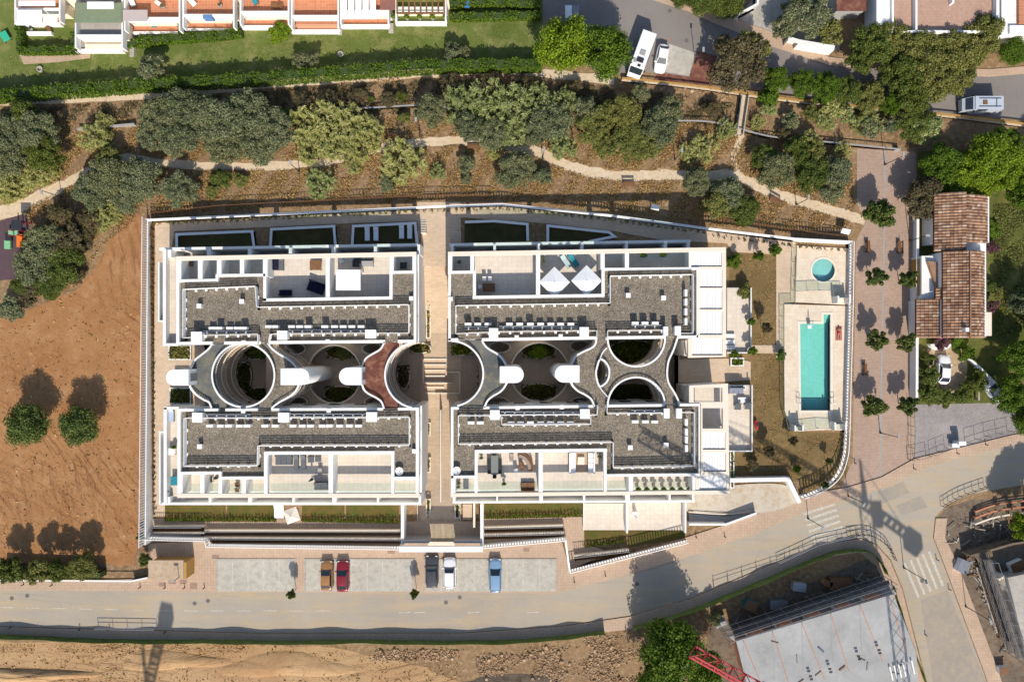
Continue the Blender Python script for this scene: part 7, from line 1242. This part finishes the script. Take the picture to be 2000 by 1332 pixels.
t = thing('utility_hut', W(328, 1128, 0), 'small ochre utility hut with a flat beige roof', 'hut'); bx(t, 'wall', m_ochre, 292, 1098, 364, 1130, 0, 2.5); bx(t, 'roof', earth('hut_roof', cc(204, 178, 148), cc(214, 190, 160), cc(190, 164, 136), .4, 2, .2), 290, 1094, 358, 1130, 2.5, 2.65); bx(t, 'door', m_metal, 310, 1130, 326, 1130.6, .1, 2.1)
O('street_wall', MB().path([(-200, 1132), (0, 1133), (140, 1134), (255, 1135), (288, 1128)], 3, 0, .9), m_white, label='low white wall between the street trees and the pavement', cat='wall')
for x, y, s_, lb in ((1880, 866, 0, 'taller white meter cabinet at the slate yard fence'), (1867, 870, 1, 'lower white meter cabinet at the slate yard fence')):
    t = thing('meter_cabinet', W(x, y, 0), lb, 'cabinet'); bx(t, 'body', m_whitemetal, x-6, y-3, x+6, y+3, 0, 1.5-.6*s_); bx(t, 'roof', m_fabric, x-7, y-4, x+7, y+4, 1.5-.6*s_, 1.58-.6*s_); bx(t, 'door', m_grey, x-5, y-3.4, x+5, y-3, .15, 1.3-.6*s_)
for pts, lb in (([(1779, 898), (1790, 896), (1815, 890)], 'wire gate fence at the plaza corner of the slate yard'), ([(1822, 888), (1836, 882), (1852, 876)], 'wire gate beside the meter cabinets of the slate yard'), ([(1892, 864), (1930, 852), (1975, 842)], 'wire fence at the far end of the slate yard'), ([(1780, 795), (1782, 850), (1780, 898)], 'wire fence between plaza and slate yard')):
    t = thing('wire_fence', W(*pts[0], 0), lb, 'fence'); b = MB(); P = [W(x, y, .8) for x, y in pts]
    for a, c in zip(P[:-1], P[1:]):
        for z in (.5, 1.5): b.beam((a.x, a.y, z), (c.x, c.y, z), .03)
        n = max(1, int((c-a).length/1.2))
        for i in range(n+1): q = a+(c-a)*i/n; b.beam((q.x, q.y, 0), (q.x, q.y, 1.5), .05)
    O('wire_panel', b, m_dark, t)
# playground
t = thing('play_frame', W(30, 460, 0), 'colourful play frame with an orange slide on dark rubber', 'play equipment'); pg = plain('mint_plastic', cc(140, 200, 150), .1, 3); po = plain('orange_plastic', cc(240, 130, 50), .1, 3)
bx(t, 'platform', pg, 16, 448, 34, 460, 1.1, 1.2); bx(t, 'slide', po, 32, 458, 43, 482, .3, .9); bx(t, 'roof', m_dark, 22, 430, 42, 450, 2.2, 2.3); bx(t, 'step', pg, 8, 470, 20, 486, .2, .5); bx(t, 'climbing_panel', m_dark, 10, 454, 22, 470, .6, 1.0)
for x, y in ((17, 449), (33, 449), (17, 459), (33, 459), (24, 432), (40, 432)): bx(t, 'post', m_red, x-1, y-1, x+1, y+1, 0, 2.2)
# signs and small street things
for x, y, lb in ((1652, 452, 'white notice board on posts at the corner of the pool wall'), (1280, 405, 'small pale notice board outside the scrub slope wall')):
    t = thing('notice_board', W(x, y, 0), lb, 'sign'); q = W(x, y, 1.3); b = MB(); b.add([(q.x-.6, q.y-.2, 1.1), (q.x+.5, q.y-.45, 1.1), (q.x+.6, q.y+.15, 1.5), (q.x-.5, q.y+.4, 1.5)], [(0, 1, 2, 3)]); o = O('board', b, m_fabric, t); m_ = o.modifiers.new('s', 'SOLIDIFY'); m_.thickness = .05
    for s in (-.4, .4): O('post', MB().beam((q.x+s, q.y, 0), (q.x+s, q.y, 1.28), .07), m_wood, t)
t = thing('kayak', W(1478, 830, 0), 'red inflatable on the dry garden grass below the sofa terrace', 'inflatable'); q = W(1477, 829, .2); O('hull', MB().lathe([(.02, -.75), (.2, -.6), (.28, 0), (.2, .6), (.02, .75)], 12), m_red, t, local=True).rotation_euler = (math.radians(90), 0, 0); t.children[0].location = (0, 0, .26); O('seat', MB().box(-.14, -.2, .45, .14, .2, .56), m_dark, t, local=True); t.location = (q.x, q.y, .02); t.rotation_euler.z = .2
